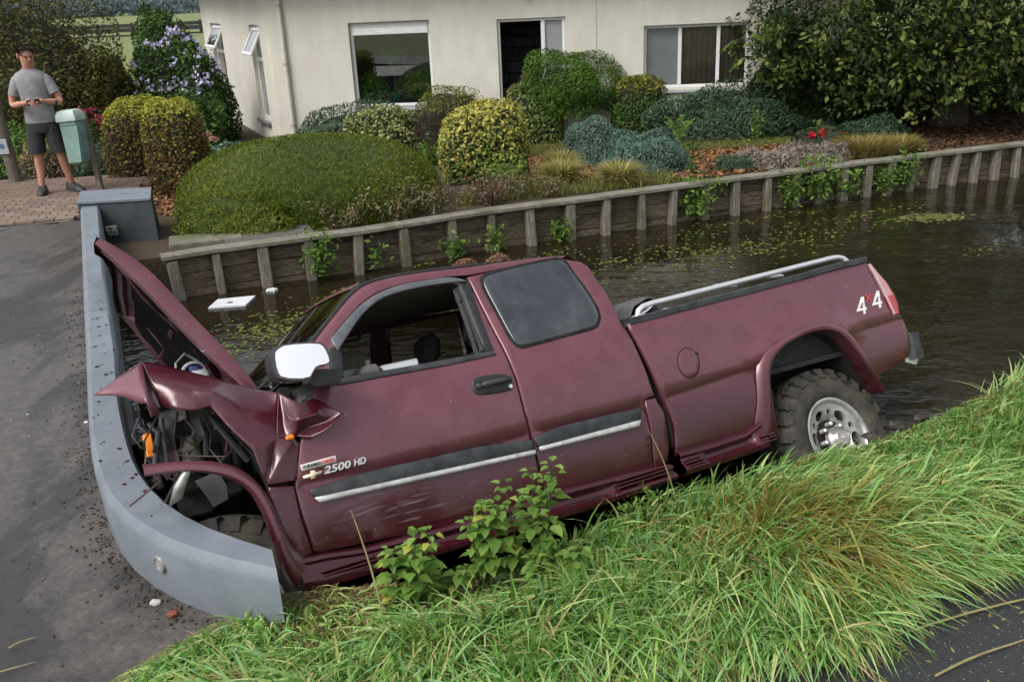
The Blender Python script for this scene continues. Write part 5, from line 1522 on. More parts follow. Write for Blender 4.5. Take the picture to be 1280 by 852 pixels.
md = gt.modifiers.new('subdivision', 'SUBSURF'); md.levels = 2; md.render_levels = 2
md = gt.modifiers.new('thickness', 'SOLIDIFY'); md.thickness = .01
gt.matrix_world = truck.matrix_world
props(gt, 'crumpled grey tarpaulin bunched in the front of the pickup bed behind the cab', 'tarpaulin')
# ================================================================== HOUSE
HC = (-4.04, 17.11); HANG = math.atan2(-.0995, .995)
stucco = surf('cream_stucco', (.55, .53, .455), (.63, .61, .53), 4.0, .9, bumpd=.004, bscale=160, c3=(.53, .505, .43), s3=.8, stretch=(1.3, 1.3, .55))
stuccog = surf('grey_plinth', (.13, .13, .145), (.18, .18, .19), 10, .85, bumpd=.003)
WFRAME = surf('white_frame', (.66, .66, .66), (.76, .76, .75), 20, .4)
house = thing('house', 'cream rendered bungalow with white framed windows behind the garden', 'house', (HC[0], HC[1], -.3), HANG)
hz = lambda z: z + .3


def facade(name, length, z0, z1, openings, parent, mat, thick=.28, M=None):
    """wall along local x with rectangular openings (x0,x1,z0,z1); front at y=0, back at y=thick"""
    X = sorted({0.0, length, *[o[0] for o in openings], *[o[1] for o in openings]})
    Z = sorted({z0, z1, *[o[2] for o in openings], *[o[3] for o in openings]})
    b = MB(); q = lambda x, y, z: (M @ Vector((x, y, z)) if M is not None else (x, y, z))
    for i in range(len(X) - 1):
        for j in range(len(Z) - 1):
            cx_, cz_ = (X[i] + X[i + 1]) / 2, (Z[j] + Z[j + 1]) / 2
            if any(o[0] < cx_ < o[1] and o[2] < cz_ < o[3] for o in openings): continue
            for y in (0, thick):
                b.add([q(X[i], y, Z[j]), q(X[i + 1], y, Z[j]), q(X[i + 1], y, Z[j + 1]), q(X[i], y, Z[j + 1])], [(0, 1, 2, 3) if y == 0 else (3, 2, 1, 0)])
    for o in openings:
        c4 = [(o[0], o[2]), (o[1], o[2]), (o[1], o[3]), (o[0], o[3])]
        for k in range(4):
            p, r = c4[k], c4[(k + 1) % 4]
            b.add([q(p[0], 0, p[1]), q(p[0], thick, p[1]), q(r[0], thick, r[1]), q(r[0], 0, r[1])], [(0, 1, 2, 3)])
    return b.build(name, mat, parent, fix=False)


LW = (1.43, 2.87, .53, 1.985); DR = (4.045, 5.225, -.1, 1.94); RWn = (6.56, 8.35, .68, 1.735)
facade('wall', 10.2, hz(-.3), hz(2.75), [(a, b_, hz(c_), hz(d_)) for a, b_, c_, d_ in (LW, DR, RWn)], house, stucco)
# movement joint on the front
MB().box((5.752, -.006, .3), (5.760, .002, 3.05)).build('wall_joint', surf('joint_grey', (.33, .31, .25), (.4, .38, .3), 20, .9), house)
sdir = Vector((-.504, .863, 0)).normalized()
Mside = Matrix(((sdir.x, -sdir.y * -1, 0, 0), (sdir.y, -sdir.x, 0, 0), (0, 0, 1, 0), (0, 0, 0, 1)))
Mside = Matrix(((sdir.x, sdir.y, 0, 0), (sdir.y, -sdir.x, 0, 0), (0, 0, 1, 0), (0, 0, 0, 1)))     # local y of the side wall points into the house
SW1 = (.9, 1.88, .24, 2.0); SW2 = (5.30, 6.9, .3, 1.99)
facade('side_wall', 8.15, hz(-.14), hz(2.75), [(a, b_, hz(c_), hz(d_)) for a, b_, c_, d_ in (SW1, SW2)], house, stucco, M=Mside)
facade('plinth', 8.17, 0, hz(-.14), [], house, stuccog, M=Matrix.Translation((0, 0, 0)) @ Mside @ Matrix.Translation((0, -.004, 0)))
facade('plinth', 10.2, 0, hz(-.1), [(4.045, 5.225, 0, hz(-.1))], house, stuccog, M=Matrix.Translation((0, -.006, 0)))
# roof with a wide eaves board
rfm = surf('roof_tiles', (.05, .04, .035), (.10, .08, .07), 12, .8)
e0 = sdir * 8.15
mb = MB()
P = [Vector((-.45, -.5, 0)), Vector((10.7, -.5, 0)), Vector((10.7, 9, 0)), Vector((e0.x - .5, 9, 0)), Vector((e0.x - .6, e0.y, 0))]
top = [Vector((2.0, 3.5, 1.9)), Vector((7.5, 3.5, 1.9)), Vector((7.5, 6, 1.9)), Vector((1.0, 6, 1.9)), Vector((.6, 5.2, 1.9))]
up_ = Vector((0, 0, 3.07))
mb.add([p + up_ for p in P] + [p + up_ + Vector((0, 0, .18)) for p in P] + [p + up_ + Vector((0, 0, .18)) for p in top],
       [(4, 3, 2, 1, 0)] + [(i, (i + 1) % 5, (i + 1) % 5 + 5, i + 5) for i in range(5)] + [(i + 5, (i + 1) % 5 + 5, (i + 1) % 5 + 10, i + 10) for i in range(5)] + [(10, 11, 12, 13, 14)])
mb.build('roof', rfm, house)


def window(name, o, cols, parent, M=None, dep=.10, fr=.05, blind=False, panes=None):
    x0, x1, z0, z1 = o; z0, z1 = hz(z0), hz(z1)
    q = lambda lo, hi: (lo, hi)
    root = MB()
    root.rbox((x0 + .002, dep, z0 + .002), (x0 + fr, dep + .06, z1 - .002), .006, M); root.rbox((x1 - fr, dep, z0 + .002), (x1 - .002, dep + .06, z1 - .002), .006, M)
    root.rbox((x0 + fr, dep, z1 - fr), (x1 - fr, dep + .06, z1 - .002), .006, M); root.rbox((x0 + fr, dep, z0 + .002), (x1 - fr, dep + .06, z0 + fr), .006, M)
    for c_ in cols: root.rbox((c_ - fr * .55, dep - .005, z0 + fr), (c_ + fr * .55, dep + .055, z1 - fr), .006, M)
    w = root.build(name, WFRAME, parent)
    edges = [x0 + fr] + [c_ for c_ in cols] + [x1 - fr]
    for i in range(len(edges) - 1):
        a = edges[i] + (fr * .55 if i else 0); b_ = edges[i + 1] - (fr * .55 if i < len(edges) - 2 else 0)
        p = [(a, dep + .03, z0 + fr), (b_, dep + .03, z0 + fr), (b_, dep + .03, z1 - fr), (a, dep + .03, z1 - fr)]
        if M is not None: p = [M @ Vector(v) for v in p]
        mesh('pane', p, [(0, 1, 2, 3)], (panes or {}).get(i, MATS['house_glass']), w)
    return w


HG = glass_mat('house_glass', (.80, .88, .82), .01, .20)
HG3 = glass_mat('bedroom_glass', (.85, .87, .86), .01, .04)
HG2 = glass_mat('reflective_pane', (.45, .5, .48), .03, .22)
REFL_PANE = surf('painted_reflection_pane', (.13, .145, .145), (.17, .185, .185), 1.5, .12, spec=.8)  # grey glass reflection painted as an opaque pane colour
w = window('window', LW, [], house, fr=.055)
mb = MB()
for k in range(3): mb.rbox((LW[0] + .05, .085 - k * .012, hz(LW[3]) - .055 - .055 * k - .05), (LW[1] - .05, .12, hz(LW[3]) - .05 - .055 * k), .006)
mb.build('roller_shutter_box', WFRAME, w)
mb = MB().rbox((LW[0] - .04, -.05, hz(LW[2]) - .06), (LW[1] + .04, .10, hz(LW[2])), .008); mb.build('sill', surf('sill_grey', (.36, .36, .36), (.45, .45, .44), 20, .7), house)
w = window('window', RWn, [7.185, 7.835], house, fr=.055, panes={0: REFL_PANE, 1: HG3, 2: HG3})
MB().rbox((RWn[0] - .05, -.06, hz(RWn[2]) - .07), (RWn[1] + .05, .10, hz(RWn[2]) - .01), .008).build('sill', MATS['sill_grey'], house)
# doorway: white jambs, open dark hall, narrow fixed light on the right
mb = MB(); x0, x1 = DR[0], DR[1]
mb.rbox((x0 + .002, .06, hz(-.1)), (x0 + .045, .14, hz(1.938)), .006); mb.rbox((x1 - .06, .06, hz(-.1)), (x1 - .002, .14, hz(1.938)), .006); mb.rbox((x0 + .045, .06, hz(1.89)), (x1 - .06, .14, hz(1.938)), .006); mb.rbox((4.80, .06, hz(-.1)), (4.87, .14, hz(1.89)), .006)
dfm = mb.build('door_frame', WFRAME, house)
mesh('side_light', [(4.87, .10, hz(-.1)), (x1 - .06, .10, hz(-.1)), (x1 - .06, .10, hz(1.89)), (4.87, .10, hz(1.89))], [(0, 1, 2, 3)], surf('grey_pane', (.25, .26, .27), (.30, .31, .32), 2, .2), dfm)
MB().rbox((x0 - .05, -.35, hz(-.2)), (x1 + .05, .05, hz(-.1)), .01).build('door_step', MATS['sill_grey'], house)
# hall: stacked slate wall and a wooden stair rail
slate = [surf('slate_%d' % k, tuple(v * .5 for v in c), c, 9, .75, bumpd=.01) for k, c in enumerate([(.05, .052, .058), (.07, .072, .078), (.035, .036, .042)])]
slw = MB().box((3.6, 1.45, hz(-.15)), (5.6, 1.5, hz(2.2))).build('hall_wall', slate[2], house)
z = hz(-.1)
while z < hz(2.1):
    h_ = random.uniform(.16, .24); x = 3.7 - random.uniform(0, .2)
    while x < 5.5:
        w_ = random.uniform(.35, .75)
        b = MB().rbox((x + .008, 1.40 - random.uniform(0, .035), z + .008), (x + w_ - .008, 1.449, z + h_ - .012), .016); b.build('stone', slate[random.randrange(3)], slw)
        x += w_
    z += h_
for nm, lo, hi in (('hall_side_wall', (3.55, .28, hz(-.15)), (3.6, 1.5, hz(2.2))), ('hall_side_wall', (5.6, .28, hz(-.15)), (5.65, 1.5, hz(2.2)))):
    MB().box(lo, hi).build(nm, slate[2], house)
MB().box((3.55, .28, hz(2.2)), (5.65, 1.5, hz(2.25))).build('hall_ceiling', slate[2], house)
MB().box((3.55, .0, hz(-.2)), (5.65, 1.5, hz(-.12))).build('hall_floor', slate[1], house)
wood = surf('stained_wood', (.10, .030, .012), (.16, .055, .022), 14, .45)
rl = thing('stair_rail', 'reddish brown wooden stair railing inside the open doorway', 'railing', (0, 0, 0)); rl.parent = None
Mh = Matrix.Translation((HC[0], HC[1], -.3)) @ Matrix.Rotation(HANG, 4, 'Z')
b = MB(); a0, a1 = Vector((4.10, .62, hz(.60))), Vector((4.98, .62, hz(1.42)))
dv_ = (a1 - a0)
nn = Vector((-dv_.z, 0, dv_.x)).normalized() * .03
b.loft([[Mh @ (p + nn + Vector((0, -.03, 0))), Mh @ (p - nn + Vector((0, -.03, 0))), Mh @ (p - nn + Vector((0, .03, 0))), Mh @ (p + nn + Vector((0, .03, 0)))] for p in (a0, a1)]); b.build('handrail', wood, rl)
b = MB(); b.loft([[Mh @ (p + nn + Vector((0, -.03, -.62))), Mh @ (p - nn + Vector((0, -.03, -.62))), Mh @ (p - nn + Vector((0, .03, -.62))), Mh @ (p + nn + Vector((0, .03, -.62)))] for p in (a0, a1)]); b.build('string_board', wood, rl)
for k in range(7):
    p = a0.lerp(a1, (k + .5) / 7); MB().rbox((p.x - .014, p.y - .014, p.z - .62), (p.x + .014, p.y + .014, p.z), .003, Mh).build('baluster', wood, rl)
MB().rbox((4.06, .58, hz(-.1)), (4.13, .66, hz(.72)), .006, Mh).build('newel_post', wood, rl)
# living-room behind the left window and bedroom behind the right one
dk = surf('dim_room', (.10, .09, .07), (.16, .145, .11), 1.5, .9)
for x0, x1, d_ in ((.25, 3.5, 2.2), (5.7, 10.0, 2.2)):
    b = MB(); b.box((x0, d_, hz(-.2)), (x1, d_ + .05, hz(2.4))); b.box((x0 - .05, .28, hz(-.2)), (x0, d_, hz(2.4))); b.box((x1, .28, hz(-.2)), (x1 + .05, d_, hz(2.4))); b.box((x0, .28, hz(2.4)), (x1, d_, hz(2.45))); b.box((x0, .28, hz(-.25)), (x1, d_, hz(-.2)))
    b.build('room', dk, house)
MB().rbox((LW[0] - .1, .26, hz(LW[2]) - .05), (LW[1] + .1, .62, hz(LW[2]) + .02), .01).build('window_board', MATS['sill_grey'], house)
# curtains
m = surf('brown_curtain', (.16, .115, .095), (.25, .19, .16), 20, .9)
for nm, xa, xb, lab in (('curtain', 7.22, 7.80, 'brown pleated curtain behind the middle pane of the house window'), ('curtain', 7.86, 8.29, 'dark brown curtain behind the right pane, half hidden by the big tree')):
    n_ = 60; b = MB()
    rr_ = [[Mh @ Vector((lerp(xa, xb, t), .235 + .022 * math.sin(t * (xb - xa) * 70 + zf) + .008 * math.sin(t * 23), z)) for t in np.linspace(0, 1, n_)] for z, zf in ((hz(.70), .3), (hz(1.2), .1), (hz(1.70), 0))]
    b.loft(rr_, closed=False)
    o = b.build(nm, m, None, smooth=True); props(o, lab, 'curtain')
# drainpipe
pipe = surf('cream_pipe', (.50, .48, .40), (.58, .55, .46), 10, .5)
dp = thing('drainpipe', 'cream drainpipe running down the house front next to its left corner', 'drainpipe', Mh @ Vector((.25, -.05, .2)))
dpo = dp.location
b = MB().tube([Mh @ Vector((.25, -.05, z)) - dpo for z in (.2, 3.0)], .042, 14); b.build('pipe', pipe, dp, smooth=True)
for z in (.55, 1.62, 2.6):
    b = MB().tube([Mh @ Vector((.25, -.05, z)) - dpo, Mh @ Vector((.25, -.05, z + .05)) - dpo], .049, 14); b.rbox((.23, -.02, z + .01), (.27, .01, z + .04), .004, Matrix.Translation(-dpo) @ Mh); b.build('bracket', surf('pipe_joint', (.33, .31, .26), (.42, .40, .33), 20, .5), dp, smooth=True)
MB().tube([(4.605, -.08, hz(2.27)), (4.605, -.08, hz(2.42))], .05, 12).build('porch_lamp', surf('copper', (.18, .05, .03), (.25, .08, .05), 20, .5, .4), house)
# side windows, each with a tilted top light
for k, (o, zt, xa, xb) in enumerate(((SW1, 1.36, .9, 1.88), (SW2, 1.36, 5.3, 6.9))):
    w = window('window', o, [], house, M=Mside, dep=.08, fr=.06)
    b = MB(); b.rbox((o[0] + .06, .075, hz(zt) - .03), (o[1] - .06, .14, hz(zt) + .03), .006, Mside); b.build('transom', WFRAME, w)
    Mt = Mside @ Matrix.Translation((0, .07, hz(o[3]) - .06)) @ Matrix.Rotation(rad(-30), 4, 'X')
    hh = o[3] - .06 - zt - .04
    b = MB(); b.rbox((o[0] + .07, -.02, -hh), (o[0] + .13, .02, 0), .006, Mt); b.rbox((o[1] - .13, -.02, -hh), (o[1] - .07, .02, 0), .006, Mt); b.rbox((o[0] + .13, -.02, -.06), (o[1] - .13, .02, 0), .006, Mt); b.rbox((o[0] + .13, -.02, -hh), (o[1] - .13, .02, -hh + .06), .006, Mt)
    v_ = b.build('top_light', WFRAME, w)
    mesh('pane', [Mt @ Vector(p) for p in ((o[0] + .13, 0, -hh + .06), (o[1] - .13, 0, -hh + .06), (o[1] - .13, 0, -.06), (o[0] + .13, 0, -.06))], [(0, 1, 2, 3)], HG2, w)
    b = MB(); b.rbox((o[0] - .04, -.07, hz(o[2]) - .06), (o[1] + .04, .08, hz(o[2])), .008, Mside); b.build('sill', surf('dark_sill', (.10, .10, .11), (.16, .16, .17), 20, .5), house)

# ================================================================== FOLIAGE
GREEN = leafmat('leaf_green', [(0, (.022, .055, .010)), (.5, (.045, .095, .016)), (1, (.085, .145, .028))])
DGREEN = leafmat('leaf_dark', [(0, (.010, .024, .008)), (.55, (.022, .047, .013)), (.85, (.045, .075, .018)), (1, (.09, .11, .03))])
MOUND = leafmat('needle_mound', [(0, (.035, .060, .004)), (.4, (.080, .115, .006)), (.8, (.13, .165, .012)), (1, (.20, .20, .03))], trans=.2)
BOXS = leafmat('leaf_box', [(0, (.075, .030, .016)), (.35, (.125, .07, .026)), (.6, (.15, .135, .026)), (1, (.26, .26, .045))])
BOXT = leafmat('leaf_box_top', [(0, (.16, .16, .02)), (.5, (.27, .29, .035)), (1, (.38, .36, .06))])
EUON = leafmat('leaf_variegated', [(0, (.05, .09, .02)), (.4, (.11, .16, .03)), (.55, (.30, .30, .06)), (1, (.50, .44, .11))])
VARI = leafmat('leaf_cream_edge', [(0, (.07, .11, .03)), (.45, (.14, .19, .05)), (.6, (.32, .34, .12)), (1, (.45, .43, .2))])
SPRUCE = leafmat('needle_blue', [(0, (.045, .095, .07)), (.5, (.085, .155, .115)), (1, (.16, .24, .19))], trans=.12)
JUNI = leafmat('needle_juniper', [(0, (.028, .060, .030)), (.5, (.058, .105, .058)), (.85, (.10, .155, .09)), (1, (.13, .12, .07))], trans=.15)
BROWN = leafmat('leaf_brown', [(0, (.022, .012, .010)), (.5, (.05, .028, .022)), (1, (.085, .055, .04))])
YGREEN = leafmat('leaf_yellow_green', [(0, (.06, .075, .012)), (.5, (.11, .12, .018)), (1, (.24, .23, .03))])
OLIVE = leafmat('leaf_olive_brown', [(0, (.028, .034, .008)), (.4, (.066, .072, .016)), (.75, (.12, .12, .026)), (.92, (.10, .05, .03)), (1, (.16, .15, .03))])
TREEL = leafmat('leaf_tree', [(0, (.009, .020, .006)), (.5, (.020, .042, .010)), (.85, (.042, .072, .016)), (1, (.09, .11, .03))])
TIPS = leafmat('leaf_tree_tips', [(0, (.045, .08, .014)), (.5, (.10, .14, .028)), (1, (.20, .22, .065))])
STRAW = leafmat('straw', [(0, (.13, .09, .04)), (.5, (.24, .18, .085)), (1, (.38, .31, .17))])
HEATH = leafmat('faded_heath', [(0, (.15, .11, .085)), (.5, (.30, .24, .19)), (.85, (.42, .36, .30)), (1, (.22, .26, .22))])
WEED = leafmat('leaf_weed', [(0, (.07, .14, .022)), (.5, (.12, .22, .035)), (1, (.21, .32, .07))], trans=.4)
PURPLE = leafmat('petal_lilac', [(0, (.25, .22, .42)), (.5, (.38, .35, .56)), (1, (.62, .60, .72))])
REDF = leafmat('petal_red', [(0, (.40, .01, .02)), (1, (.62, .03, .04))])
CRIM = leafmat('petal_crimson', [(0, (.16, .012, .03)), (1, (.30, .03, .06))])
SEDUM = leafmat('sedum_pink', [(0, (.32, .14, .12)), (.5, (.44, .22, .19)), (1, (.56, .34, .28))])
LITTER = leafmat('leaf_litter', [(0, (.06, .028, .014)), (.35, (.15, .07, .032)), (.7, (.26, .13, .055)), (1, (.38, .23, .11))], trans=.1)
LITTERD = leafmat('leaf_litter_dark', [(0, (.03, .018, .012)), (.5, (.075, .038, .022)), (1, (.16, .075, .035))], trans=.1)
BARK = surf('bark', (.045, .035, .026), (.11, .088, .066), 14, .95, bumpd=.02, stretch=(3, 3, .6))
BARKG = surf('bark_grey', (.10, .085, .065), (.19, .165, .13), 14, .95, bumpd=.02, stretch=(3, 3, .6))
CORE = surf('shade_core', (.012, .015, .007), (.026, .028, .013), 10, 1.0)  # dark tone of the filler added inside the shrubs


def leaves(name, C, size, mat, parent=None, normal=None, aspect=.5, tilt=.9, rnd=None, fold=.0, along=None, kind=None, sizevar=.35):
    """one kite-shaped leaf per row of C; normal = preferred facing, along = preferred leaf direction"""
    C = np.asarray(C, float); n = len(C)
    N = rng.normal(size=(n, 3)) * tilt
    if normal is not None: N = N + np.asarray(normal)
    N /= np.linalg.norm(N, axis=1, keepdims=True) + 1e-9
    A = rng.normal(size=(n, 3))
    if along is not None: A = A * .45 + np.asarray(along)
    A = A - N * (A * N).sum(1, keepdims=True); A /= np.linalg.norm(A, axis=1, keepdims=True) + 1e-9
    B_ = np.cross(N, A)
    s = (size * (1 + sizevar * rng.normal(size=n)).clip(.4, 2.0))[:, None]
    V = np.stack([C - A * s * .5, C + B_ * s * aspect * .5 + N * s * fold - A * s * .06, C + A * s * .5 - N * s * fold, C - B_ * s * aspect * .5 + N * s * fold - A * s * .06], 1)
    if rnd is None: rnd = rng.random(n)
    o = quads_np(name, V, mat, np.clip(rnd, 0, 1), parent)
    if kind: o['kind'] = kind
    return o


def lumps(D, seed, f=3.0, amp=.12):
    r = np.random.default_rng(seed)
    K = r.normal(size=(7, 3)) * f; ph = r.random(7) * 6.28
    return 1 + amp * np.sin(D @ K.T + ph).mean(1) * 2.2


def shell(n, radii, p=2.0, seed=0, lump=.12, f=3.0, depth=.22, zmin=-.6):
    """points in the outer layer of a lumpy (super)ellipsoid, with outward directions"""
    D = rng.normal(size=(int(n * 1.9) + 20, 3)); D /= np.linalg.norm(D, axis=1, keepdims=True)
    D = D[D[:, 2] > zmin][:n]
    s = (np.abs(D) ** p).sum(1) ** (-1 / p)
    r = s * lumps(D, seed, f, lump) * (1 - depth * rng.random(len(D)) ** 2)
    P = D * r[:, None] * np.array(radii)
    Nn = np.sign(D) * np.abs(D) ** (p - 1) / np.array(radii); Nn /= np.linalg.norm(Nn, axis=1, keepdims=True)
    return P, Nn, D


MCORE = surf('mound_core', (.030, .045, .006), (.05, .07, .010), 12, 1.0)


def core(radii, p, seed, lump, f, parent, k=.86, mat=None, name='core_filler'):
    th = np.linspace(-.75, math.pi / 2, 14); ph = np.linspace(0, 2 * math.pi, 25)[:-1]
    rings = []
    for t in th:
        D = np.stack([np.cos(t) * np.cos(ph), np.cos(t) * np.sin(ph), np.full(24, np.sin(t))], 1)
        s = (np.abs(D) ** p + 1e-9).sum(1) ** (-1 / p) * lumps(D, seed, f, lump) * k
        rings.append((D * s[:, None] * np.array(radii)).tolist())
    return MB().loft(rings).build(name, mat or CORE, parent, smooth=True)  # solid dark filler added inside the foliage to stop light passing through


SHR = 0


def shrub(name, label, loc, radii, n, size, mat, p=2.2, lump=.12, f=3.0, group=None, aspect=.5, depth=.22, rndfn=None, zoff=None, top=None, up=0.5, core_k=.84, tilt=.8, cat='shrub', along_up=0):
    global SHR
    SHR += 1
    t = thing(name, label, cat, loc, 0, group)
    zc = radii[2] * .25 if zoff is None else zoff
    P, Nn, D = shell(n, radii, p, SHR, lump, f, depth)
    P[:, 2] += zc
    keep = P[:, 2] > 0.0; P, Nn, D = P[keep], Nn[keep], D[keep]
    rv = rng.random(len(P)) if rndfn is None else rndfn(P, D)
    al = None
    if along_up: al = Nn * along_up + np.array((0, 0, along_up * .6))
    if top is not None:            # clipped shrubs carry fresh growth on top
        m_ = (P[:, 2] > top[1] + rng.normal(size=len(P)) * .05)
        leaves('foliage', P[~m_], size, mat, t, Nn[~m_] + np.array((0, 0, up)), aspect, tilt, rv[~m_], along=None if al is None else al[~m_])
        leaves('new_growth', P[m_], size, top[0], t, Nn[m_] + np.array((0, 0, up)), aspect, tilt, rv[m_], along=None if al is None else al[m_])
    else:
        leaves('foliage', P, size, mat, t, Nn + np.array((0, 0, up)), aspect, tilt, rv, along=al)
    c = core(radii, p, SHR, lump, f, t, core_k, MCORE if mat is MOUND else None); c.location = (0, 0, zc)
    return t


CLOUD = leafmat('leaf_cloud', [(0, (.03, .075, .010)), (.5, (.06, .13, .016)), (1, (.12, .20, .03))])
# --- shrubs of the front garden
def mound_r(P, D): return np.clip(.42 + .28 * np.sin(P[:, 0] * 3.1 + 1) * np.sin(P[:, 1] * 2.3) + .25 * rng.normal(size=len(P)), 0, 1)


shrub('mound_shrub', 'large rounded heath-like evergreen mound beside the timber wall', (-2.28, 10.72, .06), (1.54, 1.12, .74), 70000, .036, MOUND, 2.3, .05, 2.2, depth=.10, zoff=.10, aspect=.22, rndfn=mound_r, tilt=.9, core_k=.93, along_up=1.0, cat='shrub')
shrub('spreading_shrub', 'low green-brown spreading shrub spilling over the slab below the rounded mound', (-2.85, 9.62, .05), (.66, .30, .34), 9000, .04, MOUND, 2, .2, 4, aspect=.25, zoff=.06, along_up=1.0, rndfn=lambda P, D: np.clip(.5 + .3 * rng.normal(size=len(P)), 0, 1), core_k=.8)
b_r = lambda P, D: np.clip(.15 + .5 * (P[:, 2] / 1.1) + .28 * rng.normal(size=len(P)), 0, 1)
shrub('box_shrub', 'clipped boxy shrub with brown sides and yellow-green top, nearer one of the pair', (-4.30, 12.2, .05), (.36, .34, .78), 9000, .042, BOXS, 4.5, .06, 3, rndfn=b_r, top=(BOXT, 1.02), zoff=.42)
shrub('box_shrub', 'clipped boxy shrub with brown sides half hidden behind its nearer twin', (-5.12, 13.0, .02), (.36, .36, .80), 8000, .042, BOXS, 4.5, .06, 3, rndfn=b_r, top=(BOXT, .98), zoff=.42)
shrub('juniper', 'low blue-green juniper spreading under the left house window', (-2.5, 16.25, -.05), (1.35, .55, .62), 14000, .07, JUNI, 2, .22, 3, core_k=.72, aspect=.24, zoff=.1, along_up=1)
shrub('variegated_shrub', 'small cream and green variegated shrub between the mound and the brown bush', (-1.93, 15.2, -.05), (.58, .5, .58), 6000, .055, VARI, 2.4, .14, 4, zoff=.22)
shrub('cypress_shrub', 'two-tone shrub with dead brown sides and a fresh green top', (-.78, 14.4, -.02), (.56, .5, .72), 9000, .045, BROWN, 3.4, .08, 3, top=(YGREEN, .74), zoff=.32, aspect=.3)
shrub('euonymus', 'bright yellow and green leaved rounded shrub in the middle of the garden', (-.25, 12.25, .05), (.60, .52, .70), 8500, .055, EUON, 2.8, .07, 3.5, zoff=.30, rndfn=lambda P, D: np.clip(.25 + .55 * (P[:, 2] / 1.0) + .3 * rng.normal(size=len(P)), 0, 1))
t = shrub('cloud_tree', 'small cloud-pruned conifer on a bare twisted trunk before the doorway', (1.18, 16.35, -.08), (.82, .6, .66), 19000, .052, CLOUD, 2.5, .18, 4.0, zoff=.84, aspect=.3, cat='tree', core_k=.55)
b = MB(); b.tube([(-.42, -.05, 0), (-.40, -.02, .3), (-.33, -.05, .55), (-.2, 0, .9)], [.05, .045, .04, .03], 8); b.tube([(-.40, 0, .2), (-.28, .05, .45), (-.05, 0, .8)], [.035, .03, .02], 7); b.tube([(.38, .05, 0), (.36, 0, .35), (.2, 0, .85)], [.06, .05, .03], 8); b.tube([(-.36, -.02, .45), (-.48, .05, .75), (-.55, 0, 1.0)], [.03, .025, .015], 7)
b.build('trunk', BARKG, t, smooth=True)
shrub('clipped_hedge', 'clipped green hedge block between the doorway and the cloud-pruned tree', (.58, 16.3, -.08), (.46, .4, .62), 6500, .05, VARI, 5, .05, 3, zoff=.34, rndfn=lambda P, D: rng.random(len(P)) * .62)
shrub('clipped_hedge', 'clipped green hedge block left of the curtained window', (2.36, 16.1, -.08), (.44, .42, .66), 6500, .05, GREEN, 5, .05, 3, zoff=.36, top=(YGREEN, .8), rndfn=lambda P, D: .25 + rng.random(len(P)) * .75)
shrub('dwarf_spruce', 'blue dwarf spruce mound behind its lower neighbour, left of the pair', (1.33, 13.35, .0), (.47, .42, .52), 15000, .042, SPRUCE, 2.2, .12, 4, aspect=.25, zoff=.08, along_up=1)
shrub('dwarf_spruce', 'broad blue dwarf spruce spilling towards the timber wall, right of the pair', (1.86, 12.35, .04), (.58, .48, .46), 20000, .042, SPRUCE, 2.2, .16, 4, aspect=.25, zoff=.06, along_up=1)
shrub('juniper', 'wide dark juniper sweeping up under the curtained window', (3.75, 15.75, -.08), (1.35, .65, .72), 20000, .075, JUNI, 2, .25, 3, core_k=.72, aspect=.24, zoff=.1, along_up=1, rndfn=lambda P, D: np.clip(.3 + .3 * rng.normal(size=len(P)), 0, 1))
shrub('juniper', 'low dark blue juniper beside the red roses', (5.70, 14.1, -.02), (.55, .4, .34), 7000, .06, JUNI, 2, .2, 3, core_k=.75, aspect=.24, zoff=.05, along_up=1, rndfn=lambda P, D: rng.random(len(P)) * .5)
shrub('laurel_hedge', 'dark glossy laurel hedge under the big overhanging tree', (5.6, 16.3, -.08), (1.4, .6, 1.15), 15000, .085, DGREEN, 3.5, .10, 3, zoff=.35)
shrub('laurel_hedge', 'dark laurel hedge further right behind the big tree trunk', (8.9, 17.6, -.08), (2.2, .6, 1.3), 12000, .09, DGREEN, 3.5, .12, 3, zoff=.35)
shrub('groundcover_plant', 'small blue-green groundcover tuft at the house corner', (-4.55, 15.6, -.06), (.42, .35, .26), 2600, .05, SPRUCE, 2, .2, 4, zoff=.04)

# --- left side bushes
shrub('berberis_bush', 'huge loose olive-brown bush behind the standing man', (-9.7, 17.3, -.1), (2.9, 1.7, 2.75), 62000, .065, OLIVE, 2.2, .22, 3.2, depth=.4, zoff=.6, aspect=.45, core_k=.74, tilt=1.0)
shrub('berberis_bush', 'olive-brown bush arching over the paving, right of the huge one', (-8.75, 17.8, -.1), (1.35, 1.1, 2.2), 22000, .062, OLIVE, 2.0, .25, 3.2, depth=.45, zoff=.5, aspect=.45, core_k=.66, tilt=1.0)
shrub('yellow_bush', 'yellow-green bush showing through beside the lilac flowers', (-7.75, 18.6, -.1), (.75, .6, 1.25), 6000, .07, YGREEN, 2, .2, 4, zoff=.6, depth=.4)
t = shrub('hibiscus', 'leafy green bush covered in lilac flowers beside the house', (-6.1, 18.3, -.1), (.92, .8, 1.28), 13000, .085, GREEN, 2.2, .2, 3.6, zoff=.55, depth=.4, rndfn=lambda P, D: rng.random(len(P)) * .8)
P, Nn, D = shell(130, (.94, .82, 1.33), 2.2, SHR, .2, 3.6, .05, .25); P[:, 2] += .58
P = P[(P[:, 2] > 1.0)]
PP = np.repeat(P, 5, 0) + rng.normal(size=(len(P) * 5, 3)) * .035
leaves('blossom', PP, .06, PURPLE, t, np.array((.0, -1, .3)), .8, .6)
shrub('conifer_bush', 'bright green conifer at the far corner of the house', (-8.95, 25.6, -.1), (.85, .8, 2.0), 9000, .10, GREEN, 2, .15, 4, zoff=.6, aspect=.4)
sp = thing('rose_sprig', 'arching leafy sprig reaching in front of the side windows', 'shrub', (-5.0, 16.2, -.1))
C_ = []; b = MB()
